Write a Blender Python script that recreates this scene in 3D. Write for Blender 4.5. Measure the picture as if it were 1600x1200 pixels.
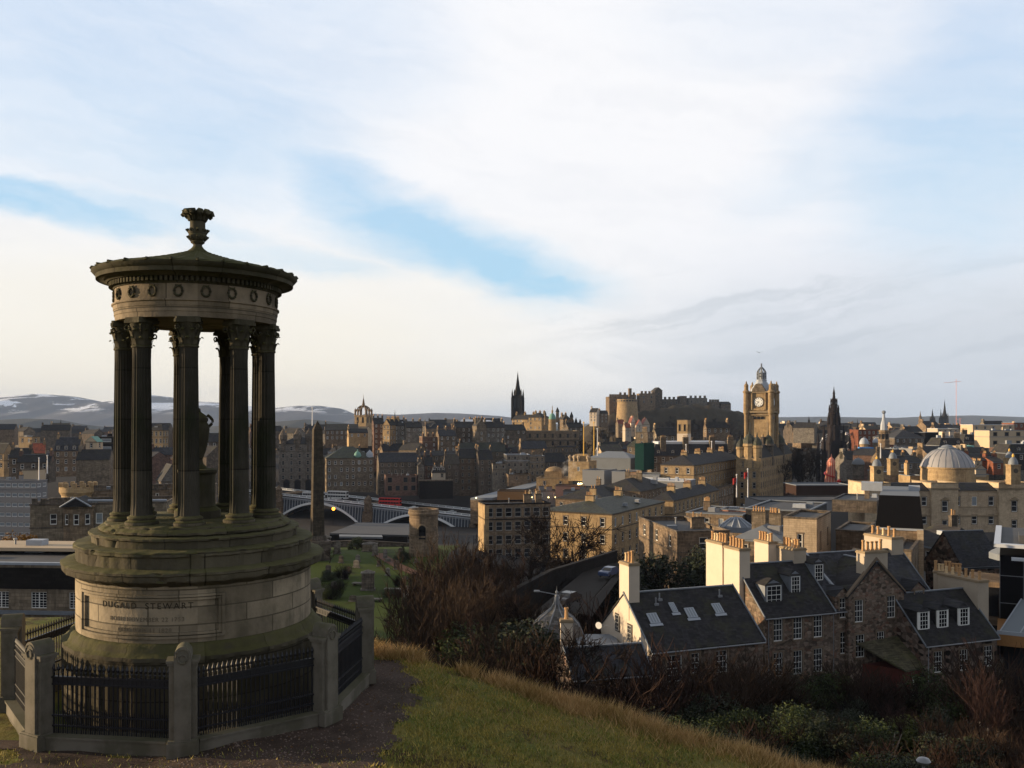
import bpy, math, random
import numpy as np
from mathutils import Vector, Matrix
from math import sin, cos, pi, radians as R, atan2, sqrt
for _o in list(bpy.data.objects): bpy.data.objects.remove(_o, do_unlink=True)
scene = bpy.context.scene
COL = scene.collection
# ------------------------------------------------------------------ camera
cd = bpy.data.cameras.new('camera'); cam = bpy.data.objects.new('camera', cd); COL.objects.link(cam)
cd.sensor_width = 36.0; cd.lens = 31.5; cd.shift_y = 0.034375; cd.clip_start = 0.1; cd.clip_end = 60000
cam.location = (0, 0, 0); cam.rotation_euler = (R(90), 0, 0)
scene.camera = cam
scene.render.resolution_x = 1024; scene.render.resolution_y = 768
scene.view_settings.view_transform = 'Standard'; scene.view_settings.look = 'None'
scene.view_settings.exposure = 0.85; scene.view_settings.gamma = 1.0; scene.view_settings.use_curve_mapping = False
# ------------------------------------------------------------------ light
SUN_AZ = -84.0      # degrees to the left of the view direction (+Y)
SUN_EL = 8.0
sl = bpy.data.lights.new('sun', 'SUN'); sl.energy = 5.0; sl.angle = R(0.6); sl.color = (1.0, 0.74, 0.44)
so = bpy.data.objects.new('sun', sl); COL.objects.link(so)
sv = Vector((sin(R(SUN_AZ))*cos(R(SUN_EL)), cos(R(SUN_AZ))*cos(R(SUN_EL)), sin(R(SUN_EL))))
so.rotation_euler = sv.to_track_quat('Z', 'Y').to_euler()
SKY_STR = 0.10
# ------------------------------------------------------------------ node expression helper
class X:
    """wraps a node socket so that maths can be written as expressions"""
    nt = None
    def __init__(s, sock): s.s = sock
    @staticmethod
    def m(op, *a, clamp=False):
        n = X.nt.nodes.new('ShaderNodeMath'); n.operation = op; n.use_clamp = clamp
        for i, q in enumerate(a):
            if isinstance(q, X): X.nt.links.new(q.s, n.inputs[i])
            else: n.inputs[i].default_value = q
        return X(n.outputs[0])
    def __add__(s, o): return X.m('ADD', s, o)
    __radd__ = __add__
    def __sub__(s, o): return X.m('SUBTRACT', s, o)
    def __rsub__(s, o): return X.m('SUBTRACT', o, s)
    def __mul__(s, o): return X.m('MULTIPLY', s, o)
    __rmul__ = __mul__
    def __truediv__(s, o): return X.m('DIVIDE', s, o)
def ss(x, a, b, lo=0.0, hi=1.0):
    n = X.nt.nodes.new('ShaderNodeMapRange'); n.interpolation_type = 'SMOOTHSTEP'
    X.nt.links.new(x.s, n.inputs[0]); n.inputs[1].default_value = a; n.inputs[2].default_value = b
    n.inputs[3].default_value = lo; n.inputs[4].default_value = hi
    return X(n.outputs[0])
def comb(x, y, z):
    n = X.nt.nodes.new('ShaderNodeCombineXYZ')
    for i, q in enumerate((x, y, z)):
        if isinstance(q, X): X.nt.links.new(q.s, n.inputs[i])
        else: n.inputs[i].default_value = q
    return X(n.outputs[0])
def sep(v):
    n = X.nt.nodes.new('ShaderNodeSeparateXYZ'); X.nt.links.new(v.s, n.inputs[0])
    return X(n.outputs[0]), X(n.outputs[1]), X(n.outputs[2])
def noise(v, scale=1, detail=4, rough=0.55, dist=0):
    n = X.nt.nodes.new('ShaderNodeTexNoise')
    if v is not None: X.nt.links.new(v.s, n.inputs['Vector'])
    n.inputs['Scale'].default_value = scale; n.inputs['Detail'].default_value = detail
    n.inputs['Roughness'].default_value = rough; n.inputs['Distortion'].default_value = dist
    return X(n.outputs['Fac'])
def mixc(f, a, b, mode='MIX'):
    n = X.nt.nodes.new('ShaderNodeMix'); n.data_type = 'RGBA'; n.blend_type = mode
    for i, q in ((0, f), (6, a), (7, b)):
        if isinstance(q, X): X.nt.links.new(q.s, n.inputs[i])
        elif i == 0: n.inputs[i].default_value = q
        else: n.inputs[i].default_value = (q[0], q[1], q[2], 1)
    return X(n.outputs[2])
def txc(kind='Object'):
    n = X.nt.nodes.new('ShaderNodeTexCoord'); return X(n.outputs[kind])
# ------------------------------------------------------------------ world
def make_world():
    w = bpy.data.worlds.new('World'); scene.world = w; w.use_nodes = True
    nt = w.node_tree; X.nt = nt
    for n in list(nt.nodes): nt.nodes.remove(n)
    out = nt.nodes.new('ShaderNodeOutputWorld'); bg = nt.nodes.new('ShaderNodeBackground')
    nt.links.new(bg.outputs[0], out.inputs[0]); bg.inputs[1].default_value = SKY_STR
    sky = nt.nodes.new('ShaderNodeTexSky'); sky.sky_type = 'NISHITA'; sky.sun_disc = False
    sky.sun_elevation = R(SUN_EL); sky.sun_rotation = R(SUN_AZ)
    sky.air_density = 1.0; sky.dust_density = 1.0; sky.ozone_density = 1.0; sky.altitude = 100
    dx, dy, dz = sep(txc('Generated'))
    az0 = X.m('ARCTAN2', dx, dy); el0 = X.m('ARCSINE', dz)
    w1 = noise(comb(az0*3.0, el0*7.0, 1.3), 1.5, 7, .62); w2 = noise(comb(az0*3.0 + 7.0, el0*7.0, 2.1), 1.5, 7, .62)
    az = az0 + (w1 - .5)*.16; el = el0 + (w2 - .5)*.085
    nb = noise(comb(az*2.2, el*6.0 + az*0.7, 0.0), 1.6, 7, 0.6, 0.25)     # big soft cloud shapes
    nf = noise(comb(az*3.0 + 5.0, el*16.0 + az*2.4, 0.3), 2.4, 8, 0.62, 0.3)  # streaks
    def blob(a0, e0, ra, re, tilt=0.0):
        ca, sa = cos(R(tilt)), sin(R(tilt))
        da, de = az - a0, el - e0
        p = (da*ca + de*sa)/ra; q = (de*ca - da*sa)/re
        d = X.m('SQRT', p*p + q*q)
        return ss(d, 0.25, 1.15, 1.0, 0.0)
    def AE(px, py):
        u = (px-800)/1400; v = (655-py)/1400
        return math.atan(u), math.atan(v*cos(math.atan(u)))
    blue = None
    for (px, py, ra, re, t, k) in ((150, 60, .34, .16, 0, .62), (330, 170, .24, .12, 5, .62), (60, 215, .22, .035, -8, .4),
                                   (60, 305, .20, .028, -8, .95), (230, 325, .16, .022, -8, .6), (620, 345, .22, .045, -26, .95),
                                   (720, 395, .20, .045, -12, .95), (840, 436, .10, .026, -6, .85), (450, 400, .14, .02, -10, .4), (430, 60, .24, .13, 0, .45),
                                   (1560, 160, .22, .16, 40, .65), (1330, 235, .16, .05, 20, .30), (1250, 40, .2, .06, 0, .22)):
        a0, e0 = AE(px, py)
        b = blob(a0, e0, ra, re, t)*k
        blue = b if blue is None else X.m('MAXIMUM', blue, b)
    far = ss(dy, -.1, .35)
    blue = blue*far + (1.0 - far)*ss(nb, .45, .62, 0, .5)
    bl = X.m('ADD', blue*(0.55 + nf*0.9), (nb - 0.5)*1.1*blue, clamp=True)
    low = ss(el0, 0.0, 0.075, 1.0, 0.0)                          # closer to the horizon
    lft = ss(az, -.25, .30, 1.0, 0.0)
    cloudcol = mixc(ss(az, -.05, .5), (0.93, 0.945, 0.985), (0.86, 0.885, 0.945))
    bright = blob(AE(900, 200)[0], AE(900, 200)[1], .42, .22, 0)
    cloudcol = mixc(bright*0.9, cloudcol, (0.955, 0.955, 0.975))
    cloudcol = mixc(ss(nf, .42, .68)*.14, cloudcol, (0.60, 0.65, 0.74))
    # greyer layered cloud to the right, low down
    grey = ss(az + (nf - .5)*.4, .0, .30)*ss(el + (nf-.5)*.12, .20, .06)
    cloudcol = mixc(grey*0.85, cloudcol, (0.62, 0.67, 0.73))
    streak = ss(noise(comb(az*2.0 + 2.0, el*34.0 - az*6.5, 0.7), 1.3, 7, 0.6, 0.4), .50, .66)
    cloudcol = mixc(streak*ss(el, .20, .12)*ss(el, .03, .07)*ss(az, -.1, .12)*0.5, cloudcol, (0.55, 0.60, 0.665))
    # cream light low on the left
    warm = ss(el, .26, .035)*lft
    cloudcol = mixc(warm*0.9, cloudcol, (1.0, 0.93, 0.78))
    cloudcol = mixc(low*lft*0.5, cloudcol, (0.99, 0.86, 0.68))
    nearh = ss(el0, 0.035, 0.0)
    cloudcol = mixc(nearh*ss(az, -.28, 0)*0.8, cloudcol, (0.56, 0.615, 0.68))
    skyc = X(sky.outputs[0])
    X.nt = nt
    bluecol = mixc(ss(el0, .10, .40), (0.47, 0.76, 0.98), (0.57, 0.74, 0.97))
    # the nishita sky adds its own tint to the clear patches
    sc = nt.nodes.new('ShaderNodeVectorMath'); sc.operation = 'SCALE'; nt.links.new(skyc.s, sc.inputs[0]); sc.inputs['Scale'].default_value = 0.10
    clear = mixc(0.12, bluecol, X(sc.outputs[0]))
    col = mixc(bl, cloudcol, clear)
    # dimming added to the unseen sky behind and above the viewer, lowers fill light
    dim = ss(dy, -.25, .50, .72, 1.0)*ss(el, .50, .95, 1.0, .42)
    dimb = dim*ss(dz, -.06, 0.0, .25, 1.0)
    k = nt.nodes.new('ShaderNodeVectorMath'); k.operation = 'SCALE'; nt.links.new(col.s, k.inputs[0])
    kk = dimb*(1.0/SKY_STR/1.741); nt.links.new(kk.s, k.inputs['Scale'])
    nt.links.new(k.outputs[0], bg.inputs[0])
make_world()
# ------------------------------------------------------------------ things, parts, meshes
class MB:
    def __init__(s): s.v = []; s.f = []; s.m = []
    def add(s, vs, fs, mi=0):
        n = len(s.v); s.v += vs; s.f += [tuple(i+n for i in f) for f in fs]; s.m += [mi]*len(fs)
    def box(s, x0, x1, y0, y1, z0, z1, mi=0):
        s.add([(x0,y0,z0),(x1,y0,z0),(x1,y1,z0),(x0,y1,z0),(x0,y0,z1),(x1,y0,z1),(x1,y1,z1),(x0,y1,z1)],
              [(0,3,2,1),(4,5,6,7),(0,1,5,4),(1,2,6,5),(2,3,7,6),(3,0,4,7)], mi)
    def poly(s, pts, mi=0): s.add([tuple(p) for p in pts], [tuple(range(len(pts)))], mi)
    def prism(s, pts, z0, z1, mi=0):
        n = len(pts)
        s.add([(p[0],p[1],z0) for p in pts] + [(p[0],p[1],z1) for p in pts],
              [tuple(range(n-1,-1,-1)), tuple(range(n,2*n))] + [(i,(i+1)%n,(i+1)%n+n,i+n) for i in range(n)], mi)
    def lathe(s, prof, n=24, cx=0, cy=0, mi=0, a0=0, cap=True, arc=2*pi):
        vs = []; fs = []; L = len(prof)
        for (r, z) in prof:
            for k in range(n):
                a = a0 + arc*k/n; vs.append((cx + r*sin(a), cy - r*cos(a), z))
        for j in range(L-1):
            for k in range(n):
                k2 = (k+1) % n
                fs.append((j*n+k, j*n+k2, (j+1)*n+k2, (j+1)*n+k))
        if cap:
            fs.append(tuple(range(n-1,-1,-1))); fs.append(tuple((L-1)*n+k for k in range(n)))
        s.add(vs, fs, mi)
    def tube(s, pts, rads, n=6, mi=0, cap=True):
        vs = []; fs = []; L = len(pts)
        P = [Vector(p) for p in pts]
        up = Vector((0.13, 0.21, 0.97))
        for i, p in enumerate(P):
            d = (P[min(i+1, L-1)] - P[max(i-1, 0)])
            if d.length < 1e-9: d = Vector((0,0,1))
            d.normalize(); u = up if abs(d.dot(up)) < .9 else Vector((1,0,0.1))
            a = d.cross(u).normalized(); b = d.cross(a)
            r = rads[i] if hasattr(rads, '__len__') else rads
            for k in range(n):
                t = 2*pi*k/n; q = p + a*(r*cos(t)) + b*(r*sin(t)); vs.append((q.x, q.y, q.z))
        for j in range(L-1):
            for k in range(n):
                k2 = (k+1) % n; fs.append((j*n+k, j*n+k2, (j+1)*n+k2, (j+1)*n+k))
        if cap: fs.append(tuple(range(n-1,-1,-1))); fs.append(tuple((L-1)*n+k for k in range(n)))
        s.add(vs, fs, mi)
    def ball(s, c, r, mi=0, n=10, sz=1.0):
        s.lathe([(max(r*sin(pi*i/n), 1e-4), c[2] - r*sz*cos(pi*i/n)) for i in range(n+1)], n*2, c[0], c[1], mi, cap=False)
    def mesh(s, name, mats, smooth=False):
        me = bpy.data.meshes.new(name); me.from_pydata(s.v, [], s.f)
        for m in (mats if isinstance(mats, (list, tuple)) else [mats]): me.materials.append(m)
        if any(s.m): me.polygons.foreach_set('material_index', s.m)
        if smooth:
            me.polygons.foreach_set('use_smooth', [True]*len(s.f)); me.update()
            me.set_sharp_from_angle(angle=R(38 if smooth is True else smooth))
        me.update(); return me
    def build(s, name, mats, parent=None, loc=None, rz=0, smooth=False):
        return link(name, s.mesh(name, mats, smooth), parent, loc, rz)
def link(name, me, parent=None, loc=None, rz=0):
    o = bpy.data.objects.new(name, me); COL.objects.link(o)
    if parent is not None: o.parent = parent
    if loc is not None: o.location = loc
    if rz: o.rotation_euler = (0, 0, rz)
    return o
def tag(o, label=None, cat=None, group=None, kind=None):
    if label: o['label'] = label
    if cat: o['category'] = cat
    if group: o['group'] = group
    if kind: o['kind'] = kind
    return o
def thing(name, label, cat, loc=(0,0,0), rz=0, group=None):
    o = bpy.data.objects.new(name, None); COL.objects.link(o); o.location = loc; o.rotation_euler = (0, 0, rz)
    o.empty_display_size = .1
    return tag(o, label, cat, group)
def copy_tree(o, parent=None):
    c = o.copy(); COL.objects.link(c); c.parent = parent
    for ch in list(KIDS.get(o.name, [])) or [q for q in o.children]: copy_tree(ch, c)
    return c
KIDS = {}
def PX(px, py, Y): return Vector(((px-800)/1400*Y, Y, (655-py)/1400*Y))
rnd = random.Random(7)
# ------------------------------------------------------------------ materials
MATS = {}
def newmat(name):
    m = bpy.data.materials.new(name); m.use_nodes = True; X.nt = m.node_tree
    b = m.node_tree.nodes['Principled BSDF']; MATS[name] = m
    return m, b
def setc(b, col, rough=0.9, spec=0.25):
    if isinstance(col, X): X.nt.links.new(col.s, b.inputs['Base Color'])
    else: b.inputs['Base Color'].default_value = (*col, 1)
    if isinstance(rough, X): X.nt.links.new(rough.s, b.inputs['Roughness'])
    else: b.inputs['Roughness'].default_value = rough
    b.inputs['Specular IOR Level'].default_value = spec
def bump(b, h, dist=0.02, st=0.6):
    n = X.nt.nodes.new('ShaderNodeBump'); n.inputs['Distance'].default_value = dist; n.inputs['Strength'].default_value = st
    X.nt.links.new(h.s, n.inputs['Height']); X.nt.links.new(n.outputs[0], b.inputs['Normal'])
def brick(v, c1, c2, cm, bw, bh, mortar=.02, off=.5):
    n = X.nt.nodes.new('ShaderNodeTexBrick'); X.nt.links.new(v.s, n.inputs['Vector'])
    for i, c in ((1, c1), (2, c2), (3, cm)): n.inputs[i].default_value = (*c, 1)
    n.inputs['Scale'].default_value = 1; n.inputs['Mortar Size'].default_value = mortar; n.inputs['Mortar Smooth'].default_value = .1
    n.inputs['Bias'].default_value = 0; n.inputs['Brick Width'].default_value = bw; n.inputs['Row Height'].default_value = bh
    n.offset = off
    return X(n.outputs[0]), X(n.outputs[1])
def objrand():
    n = X.nt.nodes.new('ShaderNodeObjectInfo'); return X(n.outputs['Random'])
def mul(c, k): return tuple(q*k for q in c)
def flat(name, col, rough=.8, spec=.25, var=.15, sc=2.0, metal=0):
    m, b = newmat(name); t = txc()
    n = noise(t, sc, 4)
    setc(b, mixc(n, mul(col, 1-var), mul(col, 1+var)), rough, spec); b.inputs['Metallic'].default_value = metal
    return m
def stone(name, col, bw=.9, bh=.35, soot=.5, sootc=(.03,.027,.022), var=.28, cyl=0, moss=0, mortar=.012, rubble=False, mossc=(.075,.085,.012), sc=.35):
    m, b = newmat(name); t = txc(); x, y, z = sep(t)
    u = X.m('ARCTAN2', x, y)*cyl if cyl else x + y*.97
    if rubble:
        vo = X.nt.nodes.new('ShaderNodeTexVoronoi'); vo.inputs['Scale'].default_value = 1.0
        X.nt.links.new(comb(u*(1/bw), z*(1/bh), 0.0).s, vo.inputs['Vector'])
        cx, cy_, cz = sep(X(vo.outputs['Color']))
        c = mixc(cx, mul(col, 1-var*1.5), mul(col, 1+var*1.4))
        c = mixc(ss(cy_, .6, 1.0)*.55, c, (col[0]*1.3, col[1]*.85, col[2]*.75))
        vd = X.nt.nodes.new('ShaderNodeTexVoronoi'); vd.feature = 'DISTANCE_TO_EDGE'; vd.inputs['Scale'].default_value = 1.0
        X.nt.links.new(comb(u*(1/bw), z*(1/bh), 0.0).s, vd.inputs['Vector'])
        c = mixc(ss(X(vd.outputs[0]), 0.0, .1, .55, 0), c, mul(col, .45))
        fac = X(vd.outputs[0])
    else:
        c, fac = brick(comb(u, z, 0.0), mul(col, 1-var), mul(col, 1+var), mul(col, .45), bw, bh, mortar)
    n1 = noise(t, sc, 6, .65); n2 = noise(comb(x*2.5, y*2.5, z*.5), 1.0, 5, .6)
    c = mixc(.5, c, mixc(noise(t, 6.0, 3), (.75,.75,.75), (1.25,1.25,1.25)), 'MULTIPLY')
    c = mixc(ss(n1*.55 + n2*.45, .42, .62)*soot, c, sootc)
    if moss:
        g = X.nt.nodes.new('ShaderNodeNewGeometry'); gx, gy, gz = sep(X(g.outputs['Normal']))
        mm = ss(gz + (noise(t, 2.5, 5)-.5)*1.1, .15, .75)*moss
        mm2 = ss(noise(t, 1.2, 6, .7), .50, .68)*moss*.5
        c = mixc(X.m('MAXIMUM', mm, mm2), c, mixc(noise(t, 9, 3), mul(mossc, .6), mul(mossc, 1.5)))
    else:
        c = mixc(1.0, c, mixc(objrand(), (.82,.82,.84), (1.16,1.15,1.12)), 'MULTIPLY')
    setc(b, c, .92, .15)
    if cyl: bump(b, noise(t, 14, 5)+fac*(-.6), .02, .5)
    return m
def roofm(name, col, bw=.42, bh=.26, var=.5, patch=(.06,.065,.03), rough=.7):
    m, b = newmat(name); t = txc(); x, y, z = sep(t)
    c, f = brick(comb(x + y*.3, z*1.3 + y*.35, 0.0), mul(col, 1-var), mul(col, 1+var), mul(col, .5), bw, bh, .012)
    c = mixc(ss(noise(t, .45, 6, .75), .48, .64)*.7, c, patch)
    c = mixc(.9, c, mixc(noise(t, 2.5, 6, .75), (.45,.45,.45), (1.6,1.6,1.6)), 'MULTIPLY')
    c = mixc(ss(noise(comb(x*1.2, y*.4, z*.4), 1.0, 5, .7), .52, .66)*.35, c, mul(col, 2.4))
    c = mixc(1.0, c, mixc(objrand(), (.75,.75,.78), (1.3,1.28,1.25)), 'MULTIPLY')
    setc(b, c, rough, .35); return m
stone('st_dark', (.138,.112,.090), soot=.7)
stone('st_mid', (.205,.165,.122), soot=.55)
stone('st_grey', (.200,.180,.156), soot=.5)
stone('st_brown', (.215,.158,.108), soot=.55)
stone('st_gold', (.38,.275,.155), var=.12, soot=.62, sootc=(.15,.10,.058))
stone('st_pale', (.50,.39,.27), var=.09, soot=.40, sootc=(.14,.11,.07))
stone('st_pink', (.16,.098,.078), soot=.45)
stone('st_red', (.20,.072,.042), soot=.35)
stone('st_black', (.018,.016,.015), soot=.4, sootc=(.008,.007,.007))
stone('rubble', (.175,.135,.108), bw=.42, bh=.26, rubble=True, soot=.25, var=.42)
stone('rubble_grey', (.15,.115,.085), bw=.5, bh=.28, rubble=True, soot=.3, var=.35)
stone('rubble_dark', (.13,.10,.084), bw=.6, bh=.42, rubble=True, soot=.2, var=.65)
stone('wall_black', (.022,.019,.018), bw=.6, bh=.3, soot=.4, sootc=(.01,.01,.008))
flat('harl', (.54,.46,.37), .95, .1, .10, 1.2)
flat('harl_grey', (.40,.34,.27), .95, .1, .2, .8)
flat('concrete', (.19,.19,.20), .9, .2, .12, .4)
flat('grey_clad', (.16,.17,.19), .6, .4, .06, .3)
flat('beige', (.46,.36,.25), .9, .2, .08, .3)
flat('salmon', (.42,.22,.16), .9, .2, .08, .3)
flat('cornice', (.26,.20,.13), .9, .15, .3, 1.0)
flat('cornice_dark', (.085,.068,.052), .9, .15, .35, 1.0)
flat('margin', (.17,.13,.095), .9, .15, .25, 1.2)
flat('white_paint', (.74,.74,.72), .5, .4, .06, 3)
flat('frame_dim', (.30,.29,.27), .6, .3, .2, 3)
flat('white_roof', (.50,.53,.58), .5, .4, .06, .2)
flat('lead', (.15,.17,.20), .6, .5, .25, 2.0)
flat('lead_light', (.32,.35,.40), .6, .5, .2, 1.5)
flat('flat_roof', (.070,.071,.076), .85, .3, .3, .25)
flat('flat_roof_light', (.15,.165,.185), .8, .4, .2, .3)
flat('black_clad', (.005,.005,.007), .85, .1, .2, .5)
flat('iron', (.011,.012,.018), .45, .5, .3, 8)
flat('green_copper', (.15,.30,.25), .7, .3, .15, 1.5)
flat('teal', (.20,.42,.40), .6, .3, .1, 1)
flat('netting', (.008,.038,.034), .9, .1, .3, .8)
flat('timber', (.30,.15,.055), .6, .3, .25, 3)
flat('red_timber', (.09,.022,.016), .7, .3, .3, 3)
flat('pot', (.42,.25,.12), .85, .2, .35, 5)
flat('pot_pale', (.62,.46,.27), .85, .2, .3, 5)
flat('red_paint', (.60,.03,.025), .4, .5, .05, 1)
flat('white_metal', (.66,.66,.68), .35, .5, .05, 1)
flat('grey_metal', (.22,.23,.25), .4, .5, .1, 1)
flat('bridge_paint', (.30,.325,.36), .55, .4, .18, 1)
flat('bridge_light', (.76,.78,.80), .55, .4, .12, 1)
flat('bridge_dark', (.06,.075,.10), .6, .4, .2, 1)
flat('blue_paint', (.05,.22,.55), .5, .4, .05, 1)
flat('rock', (.045,.038,.030), .95, .1, .5, .03)
flat('gilt', (.75,.45,.08), .35, .5, .1, 1)
flat('pink_canvas', (.75,.28,.20), .7, .2, .06, .3)
flat('bark', (.030,.019,.014), .9, .1, .4, 4)
flat('bark_red', (.085,.042,.024), .9, .1, .4, 3)
flat('twig', (.030,.018,.015), .9, .1, .4, 2)
flat('twig_brown', (.042,.028,.020), .9, .1, .4, 1)
flat('twig_dark', (.014,.010,.009), .9, .1, .4, 2)
flat('twig_red', (.038,.022,.020), .9, .1, .4, 2)
flat('birch', (.50,.42,.34), .8, .2, .4, 6)
flat('path_paving', (.15,.085,.062), .95, .1, .3, .5)
roofm('slate', (.020,.019,.022), patch=(.034,.034,.018), rough=.88)
roofm('slate_blue', (.026,.027,.034), patch=(.034,.034,.026), rough=.88)
roofm('slate_green', (.034,.036,.028), patch=(.045,.05,.02))
roofm('slate_brown', (.045,.036,.030))
roofm('slate_pale', (.12,.115,.11), patch=(.09,.085,.07))
roofm('tile_red', (.22,.055,.028), patch=(.10,.04,.03))
roofm('moss_roof', (.052,.046,.028), patch=(.06,.065,.02), bw=.5, bh=.15)
def lightmat(name, col, st):
    m, b = newmat(name); setc(b, (.02,.02,.02)); b.inputs['Emission Color'].default_value = (*col, 1); b.inputs['Emission Strength'].default_value = st
lightmat('lamp_orange', (1,.28,.02), 6); lightmat('lamp_warm', (1,.75,.3), 4); lightmat('lamp_red', (1,.05,.02), 4)
m, b = newmat('glass'); setc(b, mixc(objrand(), (.008,.009,.012), (.035,.038,.044)), .08, .5)
m, b = newmat('glass_pale'); setc(b, (.22,.25,.28), .1, .5)
m, b = newmat('glass_dark'); setc(b, (.010,.010,.013), .3, .3)
# leaves
def leafmat(name, c1, c2):
    m, b = newmat(name)
    g = X.nt.nodes.new('ShaderNodeNewGeometry')
    setc(b, mixc(X(g.outputs['Random Per Island']), c1, c2), .7, .25)
leafmat('leaf_green', (.010,.018,.005), (.045,.062,.012))
leafmat('leaf_dark', (.006,.011,.006), (.024,.032,.012))
leafmat('leaf_lime', (.045,.055,.010), (.11,.12,.022))
leafmat('leaf_autumn', (.12,.05,.01), (.32,.17,.02))
leafmat('blade_green', (.22,.19,.040), (.44,.34,.085))
leafmat('blade_lush', (.11,.145,.026), (.25,.26,.050))
leafmat('blade_dry2', (.22,.15,.05), (.42,.29,.10))
leafmat('blade_dry', (.32,.19,.075), (.62,.42,.19))
M = MATS
# ------------------------------------------------------------------ terrain
def interp(x, pts):
    if x <= pts[0][0]: return pts[0][1]
    for (a, b), (c, d) in zip(pts, pts[1:]):
        if x <= c: return b + (d-b)*(x-a)/(c-a)
    return pts[-1][1]
def sm(t): t = min(max(t, 0.), 1.); return t*t*(3-2*t)
def crest_y(x): return interp(x, ((-9, 24), (-5.5, 23.5), (-3.6, 20.9), (-2.8, 19.9), (-.6, 19.3), (1.33, 18.8), (5.8, 17.9), (12, 17), (40, 15)))
LOWC = ((0, -8), (20, -10.5), (45, -19.0), (75, -25.3), (100, -29.5), (150, -32.5), (200, -30), (240, -34), (330, -44), (420, -52), (455, -52), (500, -47), (560, -38), (700, -26), (900, -24), (1100, -40), (1500, -52), (4000, -60), (14000, -75))
LOWR = ((0, -8), (20, -10.5), (45, -19.5), (75, -26.5), (100, -31), (150, -36), (240, -40), (330, -43), (500, -43), (900, -44), (1500, -52), (4000, -60), (14000, -75))
def ground(x, y):
    k = x/max(y, 1.)
    if y < 1: return -1.7 - max(0, y)*.27
    hill = -1.7 - .27*y if y < 13 else -5.2 - .01*(y-13)
    if y < 13.6 and y >= 12: hill = -1.7-.27*12 + (y-12)*(-5.2-(-1.7-.27*12))/1.6
    hill -= .225*max(0, x+2.0) * sm((y-2)/9.)
    hill += .25*sm((-x-9)/6)*0
    c = crest_y(x)
    w = sm((k + .06)/.2)
    low = interp(y, LOWC)*(1-w) + interp(y, LOWR)*w
    if y > 100 and y < 280: low += 0
    if y < 110: low -= .07*max(0, min(x, 60)-18)*sm((y-30)/40)
    if y <= c: return hill
    d = y - c
    h2 = hill - d*.42 - .06*min(d, 3)
    return max(h2, low) if d > 4 else min(h2, hill)
def grid_mesh(xs, ys, fz, name, mats, mfun=None, smooth=True):
    nx, ny = len(xs), len(ys)
    v = [(x, y, fz(x, y)) for y in ys for x in xs]
    f = [(j*nx+i, j*nx+i+1, (j+1)*nx+i+1, (j+1)*nx+i) for j in range(ny-1) for i in range(nx-1)]
    me = bpy.data.meshes.new(name); me.from_pydata(v, [], f)
    for q in mats: me.materials.append(q)
    if mfun: me.polygons.foreach_set('material_index', [mfun(*(sum(v[k][i] for k in q)/4 for i in (0, 1))) for q in f])
    if smooth: me.polygons.foreach_set('use_smooth', [True]*len(f))
    me.update(); return me
def hbump(x, y):
    return .035*sin(x*1.9+.7*y)*sin(y*1.3-.5*x) + .02*sin(x*5.1+1)*sin(y*4.3)
def spaced(near, fine, grow, far):
    out = [near]; st = fine; p = near
    while p < far: p += st; st *= grow; out.append(p)
    return out
xp = spaced(9, .3, 1.07, 15000); xs = sorted([-q for q in spaced(10, .3, 1.07, 15000)] + list(np.arange(-9.9, 9, .2)) + xp)
ys = sorted([-q for q in spaced(0, 2, 1.25, 3000)][1:] + list(np.arange(0, 9, 1.)) + list(np.arange(9, 26, .2)) + spaced(26, .5, 1.045, 15000))
# grass / earth material of the hill
m, b = newmat('hill_grass'); t = txc()
n1 = noise(t, .55, 6, .65); n2 = noise(t, 3.0, 5, .7)
c = mixc(n2, (.11,.10,.028), (.24,.19,.058))
c = mixc(ss(n1, .42, .58)*.7, c, (.085,.115,.026))
c = mixc(ss(noise(t, .9, 5, .7), .50, .62)*.85, c, (.060,.036,.022))
setc(b, c, .95, .1); bump(b, noise(t, 12, 6, .7), .05, .8)
m, b = newmat('hill_path'); t = txc()
c = mixc(noise(t, 30, 4, .8), (.030,.021,.018), (.115,.083,.068))
c = mixc(ss(noise(t, 1.1, 6, .7), .42, .62)*.6, c, (.030,.022,.017))
c = mixc(ss(noise(t, 70, 2, .5), .66, .74)*.7, c, (.22,.18,.15))
setc(b, c, .95, .1); bump(b, noise(t, 22, 6, .8), .03, .7)
m, b = newmat('slope_earth'); t = txc(); c = mixc(noise(t, .4, 6, .7), (.010,.009,.005), (.032,.025,.012)); setc(b, c, .95, .1)
m, b = newmat('yard_grass'); t = txc(); c = mixc(noise(t, .5, 6, .7), (.030,.045,.010), (.070,.095,.018)); c = mixc(ss(noise(t, .12, 5, .7), .52, .66)*.8, c, (.035,.030,.014)); setc(b, c, .95, .1)
m, b = newmat('city_ground'); t = txc(); c = mixc(noise(t, .02, 6, .7), (.028,.027,.028), (.060,.054,.050)); setc(b, c, .95, .1)
m, b = newmat('plain'); t = txc(); c = mixc(noise(t, .0012, 8, .7), (.022,.030,.018), (.075,.075,.055)); setc(b, c, .95, .1)
def gmat(x, y):
    if y < 27 and abs(x) < 60 or y < 5: return 0
    if y < 120: return 1
    if y < 245 and -80 < x < -14 and x < -(y-120)*.1: return 2
    if y < 150: return 1
    return 3 if y < 2200 else 4
me = grid_mesh(xs, ys, lambda x, y: ground(x, y) + (hbump(x, y) if y < 30 else 0), 'ground', [M['hill_grass'], M['slope_earth'], M['yard_grass'], M['city_ground'], M['plain']], gmat)
tag(link('ground', me), kind='structure')
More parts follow.
